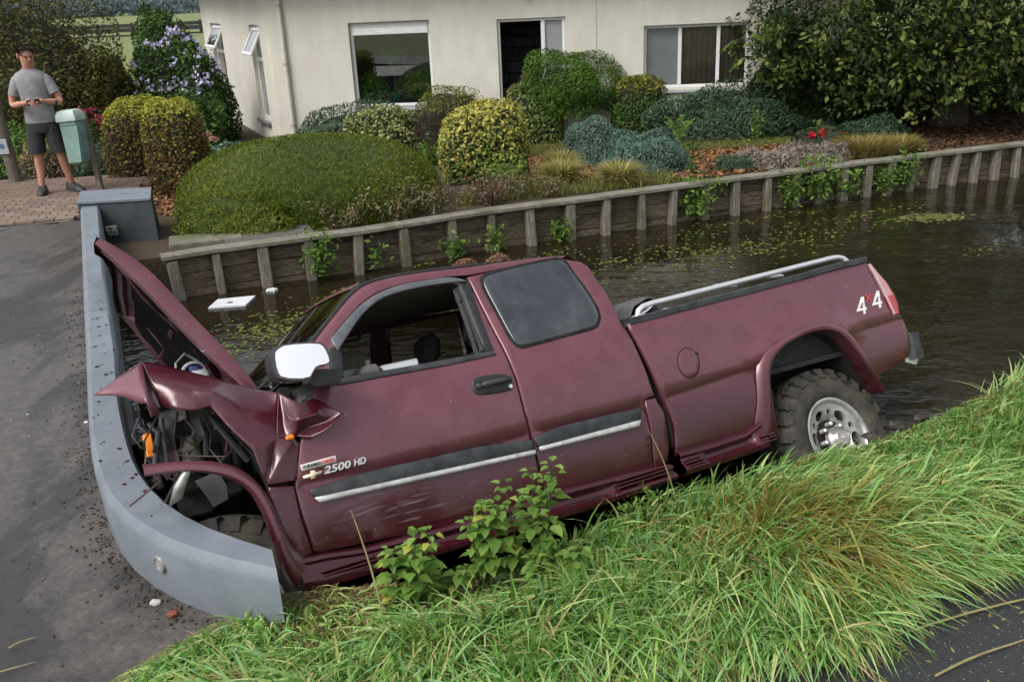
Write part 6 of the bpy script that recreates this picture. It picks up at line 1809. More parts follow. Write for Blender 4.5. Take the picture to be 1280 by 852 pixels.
for k in range(9):
    a = rng.uniform(-1.2, 1.2); h_ = rng.uniform(.7, 1.75); d_ = Vector((math.sin(a) * .5, -.25 + .2 * math.cos(a), 0))
    pts = [Vector((0, 0, 0)) + d_ * (t_ ** 1.5) * h_ * .6 + Vector((0, 0, h_ * (t_ - .28 * t_ ** 3))) for t_ in np.linspace(0, 1, 8)]
    b.tube(pts, [.012 * (1 - .7 * i / 7) for i in range(8)], 5)
    for p in pts[1:]:
        for _ in range(16): C_.append(np.array(p) + rng.normal(size=3) * .07)
b.build('stems', BARK, sp); leaves('foliage', C_, .075, GREEN, sp, np.array((0, -.4, .8)), .55, .7)
# sedum: domed pink flower heads
t = shrub('sedum', 'clump of dusty pink sedum heads beside the clipped shrubs', (-4.75, 14.6, -.03), (.26, .22, .30), 900, .07, WEED, 2, .1, 3, zoff=.06)
for k in range(7):
    c_ = np.array((rng.uniform(-.24, .2), rng.uniform(-.2, .1), rng.uniform(.40, .56)))
    P, Nn, D = shell(240, (.10, .10, .06), 2, 50 + k, .1, 4, .1, 0.0); leaves('flower_head', P + c_, .022, SEDUM, t, Nn, .8, .5)
# crimson flowers, lavender and light green perennials at the paving's edge
t = shrub('perennial_clump', 'bushy perennial with dark crimson flower heads behind the mailbox', (-6.6, 15.5, -.08), (.62, .45, .62), 4200, .07, GREEN, 2, .2, 4, zoff=.2, depth=.4)
for k in range(12):
    c_ = np.array((rng.uniform(-.55, .5), rng.uniform(-.4, .0), rng.uniform(.55, .95)))
    leaves('flower_head', c_ + rng.normal(size=(26, 3)) * np.array((.06, .05, .03)), .05, CRIM, t, np.array((0, -.4, 1)), .7, .6)
shrub('lavender', 'grey-green lavender cushion behind the mailbox post', (-5.95, 14.4, -.02), (.75, .45, .46), 6000, .075, JUNI, 2, .22, 4, aspect=.18, zoff=.05, along_up=1.2, rndfn=lambda P, D: rng.random(len(P)) * .75)
shrub('perennial_clump', 'fresh light green leafy clump behind the standing man', (-7.4, 14.6, -.02), (.65, .45, .62), 4500, .075, WEED, 2, .22, 4, zoff=.12, depth=.4, rndfn=lambda P, D: rng.random(len(P)) * .6)
shrub('perennial_clump', 'dark green leafy clump at the left edge behind the wooden post', (-8.6, 14.9, -.02), (.7, .5, .9), 4500, .075, DGREEN, 2, .22, 4, zoff=.2, depth=.4)
shrub('perennial_clump', 'dry straw-brown clump at the foot of the wooden post', (-6.75, 13.5, .1), (.4, .25, .42), 2200, .09, STRAW, 2, .2, 4, zoff=.05, aspect=.12, along_up=1.2)


def blades(name, base, height, width, lean, mat, parent=None, segs=5, droop=1.0, rnd=None, kind=None, stiff=.0, wvar=.3):
    """grass blades: base (n,3), height (n,), lean (n,2) horizontal throw at the tip"""
    base = np.asarray(base, float); n = len(base); height = np.asarray(height); lean = np.asarray(lean)
    ts = np.linspace(0, 1, segs + 1)
    lm = np.linalg.norm(lean, axis=1) + 1e-6
    side = np.stack([-lean[:, 1], lean[:, 0], np.zeros(n)], 1) / lm[:, None]
    tw = rng.normal(size=n) * .6
    side = side * np.cos(tw)[:, None] + np.stack([lean[:, 0], lean[:, 1], np.zeros(n)], 1) / lm[:, None] * np.sin(tw)[:, None]
    w = width * (1 + wvar * rng.normal(size=n)).clip(.35, 1.9)
    Lc = []; Rc = []
    for t in ts:
        hx = lean * (t ** 1.7)[..., None] if np.ndim(t) else lean * t ** 1.7
        k = np.minimum(lm / (height + 1e-6), 1.6)
        z = height * (t - .46 * k * droop * t ** 2.4)
        p = base + np.concatenate([hx, z[:, None]], 1)
        ww = (w * (1 - t ** 2.2) * (.55 + .45 * min(1, t * 4)))[:, None] * .5
        Lc.append(p - side * ww); Rc.append(p + side * ww)
    V = np.stack([np.stack([Lc[i], Rc[i], Rc[i + 1], Lc[i + 1]], 1) for i in range(segs)], 1).reshape(-1, 4, 3)
    if rnd is None: rnd = rng.random(n)
    o = quads_np(name, V, mat, np.clip(np.repeat(rnd, segs), 0, 1), parent)
    if kind: o['kind'] = kind
    return o


def tuft(name, label, loc, n, r, h, lean, width, mat, cat='plant', group=None):
    t = thing(name, label, cat, loc, 0, group)
    a = rng.random(n) * 6.28; q = np.sqrt(rng.random(n)) * r
    B_ = np.stack([np.cos(a) * q * .5, np.sin(a) * q * .5, np.zeros(n)], 1)
    ln = np.stack([np.cos(a), np.sin(a)], 1) * (lean * (.4 + .8 * rng.random(n)))[:, None] + rng.normal(size=(n, 2)) * .03
    blades('blades', B_, h * (.6 + .5 * rng.random(n)), width, ln, mat, t, 5, 1.0)
    return t


YG = leafmat('grass_golden', [(0, (.17, .17, .045)), (.5, (.32, .29, .085)), (1, (.46, .40, .16))], trans=.3)
tuft('ornamental_grass', 'golden grass tussock nearest the timber wall, left of the blue spruce', (.72, 11.55, .08), 1100, .2, .38, .34, .012, YG)
tuft('ornamental_grass', 'golden grass tussock behind its twin, left of the blue spruce', (.78, 12.6, .05), 900, .18, .34, .28, .012, YG)
tuft('ornamental_grass', 'golden grass tussock in front of the blue spruce', (1.42, 11.35, .08), 1100, .2, .36, .34, .012, YG)
tuft('ornamental_grass', 'low yellow-brown grass patch in front of the dark blue juniper', (5.05, 12.75, .05), 1700, .7, .30, .24, .012, leafmat('grass_rusty', [(0, (.13, .10, .03)), (.5, (.21, .17, .05)), (1, (.32, .27, .10))]))
tuft('ornamental_grass', 'low yellow-brown grass patch left of the big tree litter', (5.55, 12.95, .04), 1200, .5, .28, .22, .012, MATS['grass_rusty'])
# fern
fn = thing('fern', 'pale green fern with upright fronds before the juniper', 'fern', (2.85, 15.0, -.06))
for k in range(9):
    a = k * 2.4 + .3; tip = Vector((math.cos(a) * .24, math.sin(a) * .2, rng.uniform(.32, .48)))
    mid = [Vector((0, 0, 0)).lerp(tip, t_) + Vector((0, 0, .08 * math.sin(t_ * 3.1))) for t_ in np.linspace(.1, 1, 14)]
    C_ = []; AL = []
    for i, p in enumerate(mid):
        sd_ = Vector((-tip.y, tip.x, 0)).normalized()
        for s_ in (-1, 1):
            wd = .085 * (1 - abs(i / 13 - .35)); C_.append(np.array(p + sd_ * s_ * wd * .5)); AL.append(np.array(sd_ * s_) * 3)
    leaves('frond', C_, .06, WEED, fn, np.array((0, -.5, 1)), .3, .25, along=np.array(AL))
# faded heath cushions, roses
HT = [(3.02, 12.05, .26), (3.35, 12.2, .34), (3.62, 12.0, .30), (3.95, 12.4, .36), (4.25, 12.3, .30), (4.45, 12.6, .28)]
labs = ['grey-green end cushion of the faded heath row', 'faded pinkish heath cushion, second from the left end of its row', 'faded heath cushion in the middle of the row at the timber wall', 'largest faded heath cushion, nearest the red roses', 'faded straw-coloured heath cushion right of the largest one', 'faded heath cushion at the right end of its row']
for (x, y, r), lb in zip(HT, labs):
    shrub('heath_cushion', lb, (x, y, .05), (r, r * .8, r * .62), 2600, .055, HEATH if x > 3.1 else JUNI, 2, .2, 5, aspect=.14, zoff=.04, along_up=1.1, core_k=.8, group='faded heath cushions along the timber wall')
t = shrub('rose_bush', 'low rose bush with three bright red blooms', (4.75, 13.75, .0), (.42, .32, .30), 1400, .06, DGREEN, 2, .2, 4, zoff=.05, depth=.5)
for c_ in ((-.22, -.18, .22), (-.08, -.22, .24), (.26, -.2, .20)):
    leaves('bloom', np.array(c_) + rng.normal(size=(34, 3)) * .022, .04, REDF, t, None, .8, 1)

# --- the big tree on the right
bt = thing('broadleaf_tree', 'large dark tree at the right with drooping pale-tipped branches', 'tree', (7.7, 16.0, -.1))
b = MB(); b.tube([(0, 0, -.1), (.02, 0, .5), (-.06, .05, 1.6), (.05, 0, 3.2), (.1, 0, 5.5)], [.33, .25, .22, .18, .10], 14)
limbs = []
for k in range(16):
    a = k * 2.39 + .4; z0 = 1.1 + .26 * k; L_ = rng.uniform(2.6, 4.6) * (1 - .03 * k)
    pts = [Vector((math.cos(a) * L_ * t_, math.sin(a) * L_ * t_ * .8, z0 + .9 * t_ - 1.5 * t_ ** 2.2)) for t_ in np.linspace(0, 1, 7)]
    b.tube(pts, [.10 * (1 - .8 * i / 6) for i in range(7)], 7); limbs.append(pts)
b.build('trunk', BARK, bt, smooth=True)
spr = []; spn = []; tips = []; tipa = []
for k in range(1500):
    # spray centres through the crown; the lower skirt droops
    a = rng.random() * 6.283; q = rng.random() ** .55; R_ = 4.3
    zt = rng.random() ** .8
    z = .55 + 5.4 * zt + (1 - q) * .4
    rr_ = R_ * (1.0 - .35 * max(0, zt - .35) / .65) * (.35 + .65 * q)
    c_ = np.array((math.cos(a) * rr_ + (.9 if math.cos(a) < 0 else .4), math.sin(a) * rr_ * .62, z - .3 * q))
    if c_[2] < .75 and c_[1] < -.6 and abs(c_[0]) < 2.2: c_[2] += .6
    out = np.array((math.cos(a), math.sin(a) * .7, -.55 - .3 * rng.random())); out /= np.linalg.norm(out)
    m_ = 40; t_ = rng.random(m_)
    P = c_ + out * (t_ * .62)[:, None] + rng.normal(size=(m_, 3)) * (.13 * (1 - .5 * t_))[:, None] + np.array((0, 0, -.12)) * (t_ ** 2)[:, None]
    isT = t_ > (.66 if rng.random() < .62 else 1.1)
    spr.append(P[~isT]); spn.append(np.repeat(out[None], (~isT).sum(), 0))
    tips.append(P[isT]); tipa.append(np.repeat(out[None], isT.sum(), 0))
spr = np.concatenate(spr); spn = np.concatenate(spn); tips = np.concatenate(tips); tipa = np.concatenate(tipa)
leaves('crown', spr, .082, TREEL, bt, np.array((0, -.25, .8)), .5, .55, along=spn * 1.2)
leaves('pale_leaf_tips', tips, .11, TIPS, bt, np.array((0, -.25, .8)), .5, .5, along=tipa * 1.5)
# front skirt hanging towards the water and the house
C1 = []; A1 = []; T1 = []; TA1 = []
for k in range(620):
    x = rng.uniform(-3.5, 3.4); y = rng.uniform(-1.9, -.4) * (1 if x > -2.6 else .6); z = rng.uniform(.8, 3.0) + .22 * abs(x + 1) * .3
    if x < -2.6 and z < 1.35: z += .7
    out = np.array((rng.normal() * .5, -.7, -.75)); out /= np.linalg.norm(out)
    m_ = 46; t_ = rng.random(m_)
    P = np.array((x, y, z)) + out * (t_ * .6)[:, None] + rng.normal(size=(m_, 3)) * (.12 * (1 - .5 * t_))[:, None]
    isT = t_ > (.7 if rng.random() < .6 else 1.1)
    C1.append(P[~isT]); A1.append(np.repeat(out[None], (~isT).sum(), 0)); T1.append(P[isT]); TA1.append(np.repeat(out[None], isT.sum(), 0))
leaves('lower_branches', np.concatenate(C1), .078, TREEL, bt, np.array((0, -.4, .8)), .5, .5, along=np.concatenate(A1) * 1.3)
leaves('pale_branch_tips', np.concatenate(T1), .105, TIPS, bt, np.array((0, -.4, .8)), .5, .45, along=np.concatenate(TA1) * 1.6)
# a second tree further right, out of frame above, for the dark mass and the reflection
# --- weeds along the wall top and out of its face
def weed(name, label, loc, n, r, h, mat, stemmat=None, size=.05, group=None, cat='weed', stems=14, fall=0.0):
    t = thing(name, label, cat, loc, 0, group)
    b = MB(); C_ = []
    for k in range(stems):
        a = rng.random() * 6.28; q = r * math.sqrt(rng.random()); hh = h * rng.uniform(.55, 1.05)
        p0 = np.array((math.cos(a) * q * .4, math.sin(a) * q * .3, 0)); p1 = np.array((math.cos(a) * q, math.sin(a) * q * .6 - fall * rng.random(), hh))
        pts = [tuple(p0 + (p1 - p0) * np.array((t_ ** 1.4, t_ ** 1.4, t_ - fall * 1.2 * t_ ** 2))) for t_ in np.linspace(0, 1, 6)]
        b.tube(pts, .004, 4, cap=False)
        for _ in range(max(1, n // stems)):
            p = np.array(pts[rng.integers(1, 6)]); C_.append(p + rng.normal(size=3) * size * .9)
    b.build('stems', stemmat or mat, t)
    leaves('foliage', C_, size, mat, t, np.array((0, -.3, .8)), .42, .7)
    return t


STEM = leafmat('stem_green', [(0, (.07, .10, .03)), (1, (.12, .15, .05))])
wl_labels = [((-1.90, 9.10, -.25), 260, .17, .40, 'bright green weed growing from the timber wall near its left end'),
             ((2.30, 11.0, -.28), 620, .30, .42, 'large bright green weed hanging on the wall below the blue spruce'),
             ((3.62, 11.42, -.28), 360, .24, .40, 'bright green weed on the wall, leftmost of the right-hand cluster'),
             ((3.98, 11.56, -.28), 420, .24, .48, 'tallest bright green weed of the right-hand cluster on the wall'),
             ((4.42, 11.72, -.28), 360, .24, .38, 'bright green weed on the wall between two posts below the rusty grass'),
             ((5.0, 11.92, -.28), 260, .2, .34, 'small bright green weed on the wall right of the cluster'),
             ((5.32, 12.05, -.28), 360, .2, .46, 'rightmost tall green weed on the timber wall'),
             ((-.58, 9.72, -.30), 160, .16, .20, 'low green weed at the waterline just behind the pickup roof'),
             ((-.15, 9.93, -.30), 120, .14, .18, 'small green weed at the waterline right of the brown clumps'),
             ((.62, 10.28, -.30), 120, .14, .17, 'tiny green weed at the foot of the wall above the quarter window'),
             ((-1.38, 9.33, -.22), 50, .08, .16, 'little green sprout between two posts above the pickup windscreen')]
for loc, n_, r_, h_, lb in wl_labels:
    weed('wall_weed', lb, loc, n_, r_, h_, WEED, STEM, .062, 'green weeds growing on the timber wall')
for k in range(26):
    t_ = k / 25; x = -2.1 + 2.6 * t_ + rng.normal() * .05; y = float(wall_front(x)) + .25 + rng.random() * .4
    if k % 13 == 0: pass
DRY = leafmat('weed_dry', [(0, (.09, .065, .045)), (.45, (.17, .14, .07)), (.7, (.14, .17, .07)), (1, (.30, .26, .16))])
dl = ['dry brown weeds on the wall top in front of the rounded mound', 'tall dry seed stalks leaning over the wall at the mound', 'brownish weeds on the wall top right of the mound', 'reddish brown dead flower clump below the yellow shrub', 'grey-green weeds at the wall top below the yellow shrub', 'small weeds on the wall top left of the golden grass']
dp_ = [(-1.75, 9.62, .35, .30, 420), (-1.2, 9.82, .4, .42, 420), (-.75, 10.05, .4, .42, 700), (-.2, 10.5, .38, .34, 700), (.1, 10.85, .4, .32, 600), (.45, 10.8, .3, .2, 300)]
for (x, y, r, h_, n_), lb in zip(dp_, dl):
    weed('dry_weed', lb, (x, y, .09), n_, r, h_, DRY if 'reddish' not in lb else leafmat('weed_reddish', [(0, (.07, .035, .03)), (.6, (.15, .085, .065)), (1, (.28, .2, .15))]), STRAW, .038, 'dry weeds along the top of the timber wall', stems=26)
weed('green_weed', 'fresh green weed below the yellow shrub', (-.05, 11.35, .08), 500, .35, .35, WEED, STEM, .05)
weed('green_weed', 'green weed between the brown bush and the variegated shrub', (-1.15, 13.9, .0), 500, .35, .4, WEED, STEM, .05)
weed('tall_weed', 'single tall green weed stalk behind the wall right of the spruce', (2.42, 11.75, .08), 160, .07, .46, GREEN, STEM, .05, stems=3)
weed('tall_weed', 'spindly pale green weed before the laurel hedge', (4.05, 14.9, -.05), 120, .12, .5, WEED, STEM, .06, stems=5)
# leaf litter and lawn
def scatter(n, poly):
    xs = [p[0] for p in poly]; ys_ = [p[1] for p in poly]; out = []
    while len(out) < n:
        X = rng.uniform(min(xs), max(xs), n); Y = rng.uniform(min(ys_), max(ys_), n)
        out += [(x, y) for x, y in zip(X, Y) if inpoly((x, y), poly)]
    return np.array(out[:n])


def lit(name, n, poly, size, mat, h=.02):
    p = scatter(n, poly); z = garden_z(p[:, 0], p[:, 1]) - .01
    o = leaves(name, np.c_[p, z + rng.random(n) * h], size, mat, None, np.array((0, 0, 1.2)), .62, .35, fold=.06); o['kind'] = 'stuff'; return o


props(lit('leaf_litter', 5200, [(2.1, 11.3), (4.4, 12.2), (5.4, 13.0), (5.3, 14.6), (2.3, 14.0), (1.9, 12.3)], .065, LITTER), 'orange-brown fallen leaves between spruce and heath', 'leaf litter', kind='stuff')
props(lit('leaf_litter', 5500, [(5.4, 12.3), (11, 14.0), (11.5, 17.3), (6.2, 16.9), (5.2, 14.5)], .075, LITTERD), 'dark brown leaf litter under the big tree', 'leaf litter', kind='stuff')
props(lit('leaf_litter', 2600, [(.1, 11.7), (1.2, 11.6), (1.2, 14.3), (.0, 14.2)], .06, LITTER), 'brown fallen leaves beside the yellow shrub', 'leaf litter', kind='stuff')
props(lit('leaf_litter', 2400, [(-4.6, 11.0), (-3.4, 10.3), (-3.2, 11.2), (-4.0, 13.2), (-5.2, 13.6)], .055, LITTER, .04), 'rust-brown leaves and needles below the clipped shrubs', 'leaf litter', kind='stuff')
props(lit('leaf_litter', 1500, [(-9.2, 12.9), (-4.9, 12.9), (-5.0, 13.8), (-9.2, 14.2)], .055, LITTERD, .05), 'fallen leaves along the back edge of the brick paving', 'leaf litter', kind='stuff')
LAWN = leafmat('lawn', [(0, (.07, .09, .02)), (.5, (.13, .15, .035)), (.8, (.2, .19, .06)), (1, (.28, .22, .1))])
def lawn(name, n, poly, h, mat, label):
    p = scatter(n, poly); a = rng.random(n) * 6.28
    o = blades(name, np.c_[p, garden_z(p[:, 0], p[:, 1]) - .02], h * (.5 + .8 * rng.random(n)), .011, np.stack([np.cos(a), np.sin(a)], 1) * (h * .7 * rng.random(n))[:, None], mat, None, 2)
    props(o, label, 'grass', kind='stuff')


lawn('lawn', 16000, [(2.6, 14.0), (5.4, 14.5), (6.2, 15.5), (4.5, 15.9), (2.4, 15.2)], .07, LAWN, 'thin lawn strip before the juniper and laurel hedge')
lawn('lawn', 5000, [(.3, 14.4), (1.6, 14.5), (1.8, 15.9), (.3, 15.8)], .07, LAWN, 'thin lawn patch before the cloud-pruned tree')
lawn('grass', 6000, [(-.6, 10.4), (2.2, 11.2), (2.1, 11.9), (-.4, 11.4)], .10, LAWN, 'weedy grass along the top of the timber wall')
m_r = mesh('garden_path', [(9.6, 17.6, -.05), (16, 19.5, -.05), (16, 22, -.05), (9.0, 19.6, -.05)], [(0, 1, 2, 3)], surf('gravel_grey', (.28, .26, .24), (.42, .40, .37), 40, .9)); props(m_r, kind='structure')

# --- far meadow edge: dark plank fence and a distant wood
fn = thing('plank_fence', 'dark plank fence across the meadow beyond the garden', 'fence', (-34, 100, -.3))
fdk = surf('dark_fence', (.016, .015, .016), (.035, .033, .034), 12, .8)
for k in range(9):
    MB().rbox((-14 + k * 3.5 - .12, -.1, -.1), (-14 + k * 3.5 + .12, .1, 1.5), .01).build('post', fdk, fn)
for z0_, z1_ in ((.15, .35), (.6, 1.0), (1.04, 1.4)):
    for k in range(8): MB().rbox((-14 + k * 3.5 + .006, -.16, z0_), (-14 + (k + 1) * 3.5 - .006, -.102, z1_), .008).build('plank', fdk, fn)
C_ = []
for k in range(520):
    x = rng.uniform(-330, 60); C_.append(np.array((x, 520 + rng.normal() * 25, 0)) + rng.normal(size=(60, 3)) * np.array((4, 4, 2.0)) + np.array((0, 0, 3.2 + 1.6 * math.sin(x * .09) + rng.random() * 2.0)))
props(leaves('treeline', np.concatenate(C_), 1.5, leafmat('far_wood', [(0, (.05, .075, .085)), (1, (.09, .12, .13))], trans=.1), None, np.array((0, -1, .5)), .9, .8), 'far-off wood along the horizon', 'wood', kind='stuff')  # distance haze put into the leaf colour as a blue-grey tint
# --- indoor plants behind the left window
def w2(x, y, z): return Mh @ Vector((x, y, z))
ip = thing('indoor_plant', 'spiky-leaved house plant in a teal pot behind the left window', 'plant', w2(2.1, .44, hz(.55)))
MB().tube([(0, 0, 0), (0, 0, .20), (0, 0, .21)], [.085, .11, .10], 16).build('pot', surf('teal_glaze', (.01, .09, .09), (.02, .13, .12), 10, .25), ip, smooth=True)
n_ = 170; a = rng.random(n_) * 6.28
blades('leaves', np.c_[rng.normal(size=(n_, 2)) * .015, np.full(n_, .52)], .40 + .30 * rng.random(n_), .026, np.stack([np.cos(a), np.sin(a) * .6], 1) * (.28 + .2 * rng.random(n_))[:, None], leafmat('house_leaf', [(0, (.10, .24, .05)), (1, (.22, .40, .09))]), ip, 6)
MB().tube([(0, 0, .2), (0, 0, .53)], [.03, .018], 8).build('stem', BARKG, ip, smooth=True)
for x_, lb in ((1.65, 'small leafy house plant in a red pot at the left of the window'), (2.60, 'bushy house plant at the right of the left window')):
    q = thing('indoor_plant', lb, 'plant', w2(x_, .44, hz(.55)))
    MB().tube([(0, 0, 0), (0, 0, .13)], [.06, .085], 14).build('pot', surf('red_pot', (.12, .02, .025), (.18, .03, .035), 12, .5), q, smooth=True)
    P, Nn, D = shell(700, (.32, .2, .32), 2, 77, .2, 4, .4); leaves('foliage', P + np.array((0, 0, .26)), .085, MATS['house_leaf'], q, Nn + np.array((0, 0, .5)), .5, .7)
# ================================================================== GRASS BANK, FOREGROUND
GRASS = leafmat('bank_grass', [(0, (.09, .21, .035)), (.25, (.21, .41, .08)), (.45, (.31, .54, .24)), (.6, (.41, .60, .16)), (.78, (.55, .68, .30)), (.9, (.64, .66, .26)), (1, (.66, .55, .27))], rough=.42, trans=.38, spec=.3)
DEAD = leafmat('dead_grass', [(0, (.13, .08, .035)), (.4, (.26, .19, .08)), (.7, (.34, .30, .12)), (1, (.46, .37, .19))], trans=.2)


def flow(u, v):
    """lie of the long grass: towards the path, swirling"""
    a = -2.05 + .55 * ss(2.6, 4.4, u) + .5 * np.sin(u * 1.3 + v * 1.7) + .45 * np.sin(u * 2.9 - v * 1.1 + 1.3) - .25 * np.sin(u * .5)
    a = a + .55 * ss(2.7, 3.2, v)
    return a      # angle in the (u, v) frame


def bank_field(n, u0, u1, v0, v1, keep=None):
    u = rng.uniform(u0, u1, n); v = rng.uniform(v0, v1, n)
    if keep is not None:
        k = keep(u, v); u, v = u[k], v[k]
    return u, v


def on_bank(u, v):
    x, y = xy(u, v); return np.stack([x, y, bank_z(u, v) - .01], 1)


def left_edge(v):      # where the bank grass meets the driveway / parapet
    return np.interp(v, [1.5, 2.9, 3.05, 3.13, 3.22, 3.29, 3.36, 3.5], [-.35, -.22, .0, .12, .30, .66, .80, 1.0])


def hmul(u, v):
    """flattened where the wheel and sill ploughed through"""
    h = 1 - .68 * np.exp(-(((u - 3.95) / .72) ** 2)) * ss(2.1, 2.6, v)
    h = h * (1 - .62 * ss(2.55, 2.95, v) * (1 - ss(1.7, 2.1, u)))               # thatch below the front door
    h = h * (1 - .5 * ss(2.6, 2.95, v) * ss(3.3, 3.9, u) * (1 - .8 * ss(4.8, 5.6, u)))
    return h * (1 - .3 * (1 - ss(1.98, 2.2, v)))


def grass(name, label, n, u0, u1, v0, v1, h0, h1, width, mat, leanf=1.0, keep=None, rndoff=0.0, segs=6, tuft_r=.07, per=14, lift=0):
    nt = n // per
    u, v = bank_field(nt, u0, u1, v0, v1, keep)
    nt = len(u)
    U_ = np.repeat(u, per) + rng.normal(size=nt * per) * tuft_r; V_ = np.repeat(v, per) + rng.normal(size=nt * per) * tuft_r
    V_ = np.maximum(V_, 1.95 + .07 * np.sin(U_ * 7) + .05 * rng.normal(size=len(V_))); k = U_ > left_edge(V_) + .02
    ta = np.repeat(flow(u, v) + rng.normal(size=nt) * .42, per) + rng.normal(size=nt * per) * .36
    th = np.repeat(rng.uniform(h0, h1, nt), per) * rng.uniform(.55, 1.1, nt * per)
    tc = np.repeat(np.clip(.42 + rng.normal(size=nt) * .20, 0, 1), per) + rng.normal(size=nt * per) * .22 + rndoff
    th = th * np.clip(hmul(U_, V_),   .2, 1.4)
    U_, V_, ta, th, tc = U_[k], V_[k], ta[k], th[k], tc[k]
    lu, lv = np.cos(ta), np.sin(ta)
    ln = np.stack([U[0] * lu + VV[0] * lv, U[1] * lu + VV[1] * lv], 1) * (th * leanf * rng.uniform(.25, 1.4, len(th)))[:, None]
    o = blades(name, on_bank(U_, V_), th, width, ln, mat, None, segs, 1.18, tc)
    return props(o, label, 'grass', kind='stuff')


cut = lambda u, v: (u > left_edge(v)) & (v < 3.26 + .12 * ss(4.8, 5.5, u)) & ((v < 2.78) | (u > 1.75) | (u < .60) | (rng.random(len(u)) < .18))
grass('grass', 'long green grass lying over the bank in the foreground', 47000, -.35, 4.6, 1.74, 3.24, .18, .44, .0138, GRASS, 1.0, cut)
grass('grass', 'long green grass on the bank to the right of the pickup', 36000, 4.0, 11, 1.74, 3.4, .20, .44, .0138, GRASS, 1.0, cut)
grass('grass', 'short undergrowth of the bank', 28000, -.35, 6.5, 1.72, 3.3, .06, .14, .009, GRASS, .8, lambda u, v: u > left_edge(v), -.1, 3)
grass('dead_grass', 'dead brown grass flattened along the edge of the water', 17000, .7, 8, 2.66, 3.3, .10, .24, .009, DEAD, 1.3, lambda u, v: (u > left_edge(v)), 0, 5)
grass('dead_grass', 'dry straw among the green blades', 6500, .1, 6.5, 1.8, 3.0, .2, .42, .008, DEAD, 1.1, lambda u, v: u > left_edge(v), .1, 6)
grass('dead_grass', 'flattened brown thatch along the crest right of the rear wheel', 9000, 3.7, 8, 2.55, 3.15, .14, .30, .009, DEAD, 1.4, lambda u, v: u > 3.6, .05, 5)
# torn brown thatch between parapet end and sill
grass('dead_grass', 'torn brown thatch beside the parapet end under the pickup door', 9000, .5, 1.85, 2.75, 3.5, .08, .18, .008, DEAD, 1.5, lambda u, v: u > left_edge(v), 0, 4)
# yellow-orange tussock in the right half
TUSS = leafmat('tussock', [(0, (.20, .14, .03)), (.35, (.32, .27, .06)), (.65, (.30, .34, .08)), (.85, (.46, .36, .12)), (1, (.40, .20, .07))], trans=.35)
grass('yellow_grass', 'patch of yellow-orange grass on the bank below the rear wheel', 6500, 2.2, 3.3, 2.0, 2.9, .26, .48, .011, TUSS, 1.05, lambda u, v: (((u - 2.78) / .38) ** 2 + ((v - 2.45) / .36) ** 2 < rng.random(len(u)) ** .6))
grass('yellow_grass', 'sparse yellowing blades through the right part of the bank', 4200, 3.2, 7.5, 2.0, 3.15, .22, .40, .0105, TUSS, 1.0, cut)
# tall single straws
for k, (u, v, h, du, dv) in enumerate(((.98, 2.86, .52, -.06, .06), (2.62, 3.05, .55, -.18, .02), (1.35, 2.3, .42, .2, -.1), (.42, 2.6, .3, -.2, .02))):
    lb = ['upright dry straw in front of the front door sill', 'bent dry seed stalk before the bed sill', 'pale dry straw in the middle of the foreground grass', 'thin green blade crossing the parapet end'][k]
    b = MB(); x, y = xy(u, v); z = float(bank_z(u, v)); dx, dy = xy(du, dv)
    b.tube([(x + dx * t_ ** 1.6, y + dy * t_ ** 1.6, z + h * t_) for t_ in np.linspace(0, 1, 7)], [.0045, .004, .004, .0035, .003, .0025, .001], 5)
    o = b.build('grass_stalk', surf('straw_stalk', (.30, .24, .11), (.42, .35, .18), 20, .7) if k != 3 else GRASS); props(o, lb, 'grass stalk')
# fallen reeds on the path
for k, (u0_, v0_, u1_, v1_, lb) in enumerate(((2.62, 1.78, 3.75, 1.52, 'long dry reed stem lying across the edge of the dark path'), (2.55, 1.56, 3.1, 1.50, 'short brown twig on the dark path'))):
    b = MB(); b.tube([(*xy(lerp(u0_, u1_, t_), lerp(v0_, v1_, t_)), .012 + .012 * math.sin(t_ * 5)) for t_ in np.linspace(0, 1, 8)], [.005, .005, .005, .0045, .004, .004, .003, .002], 6)
    o = b.build('fallen_reed', surf('reed', (.20, .17, .07), (.32, .27, .12), 14, .7)); props(o, lb, 'stem')
# clippings and small bits on the asphalt
p = np.array([xy(u, v) for u, v in zip(rng.uniform(1.6, 4.5, 220), 1.8 - np.abs(rng.normal(size=220)) * .2)])
o = leaves('clippings', np.c_[p, np.full(len(p), .003)], .03, DEAD, None, np.array((0, 0, 2.5)), .25, .3); props(o, 'grass clippings strewn over the edge of the dark path', 'clippings', kind='stuff')

mud = surf('wet_mud', (.012, .010, .008), (.035, .028, .02), 30, .6)
for k, (u, v, lb) in enumerate(((4.02, 3.0, 'dark mud clod pressed against the rear wheel rim, left one'), (4.16, 2.98, 'dark mud clod pressed against the rear wheel rim, right one'), (4.35, 2.96, 'dark mud clod on the flattened grass right of the rear wheel'))):
    bm = bmesh.new(); bmesh.ops.create_icosphere(bm, subdivisions=2, radius=.055 - .006 * k); rr_ = random.Random(k)
    for q in bm.verts: q.co = Vector((q.co.x * 1.4, q.co.y, q.co.z * .7)) * (1 + rr_.uniform(-.3, .3))
    me = bpy.data.meshes.new('mud_clod'); bm.to_mesh(me); bm.free(); me.materials.append(mud)
    o = link('mud_clod', me); x, y = xy(u, v); o.location = (x, y, float(bank_z(u, v)) + .07); props(o, lb, 'mud clod')

# --- nettles in front of the doors
NET = leafmat('nettle_leaf', [(0, (.085, .17, .032)), (.5, (.17, .30, .06)), (.85, (.27, .40, .10)), (1, (.46, .45, .08))], rough=.45, trans=.42)


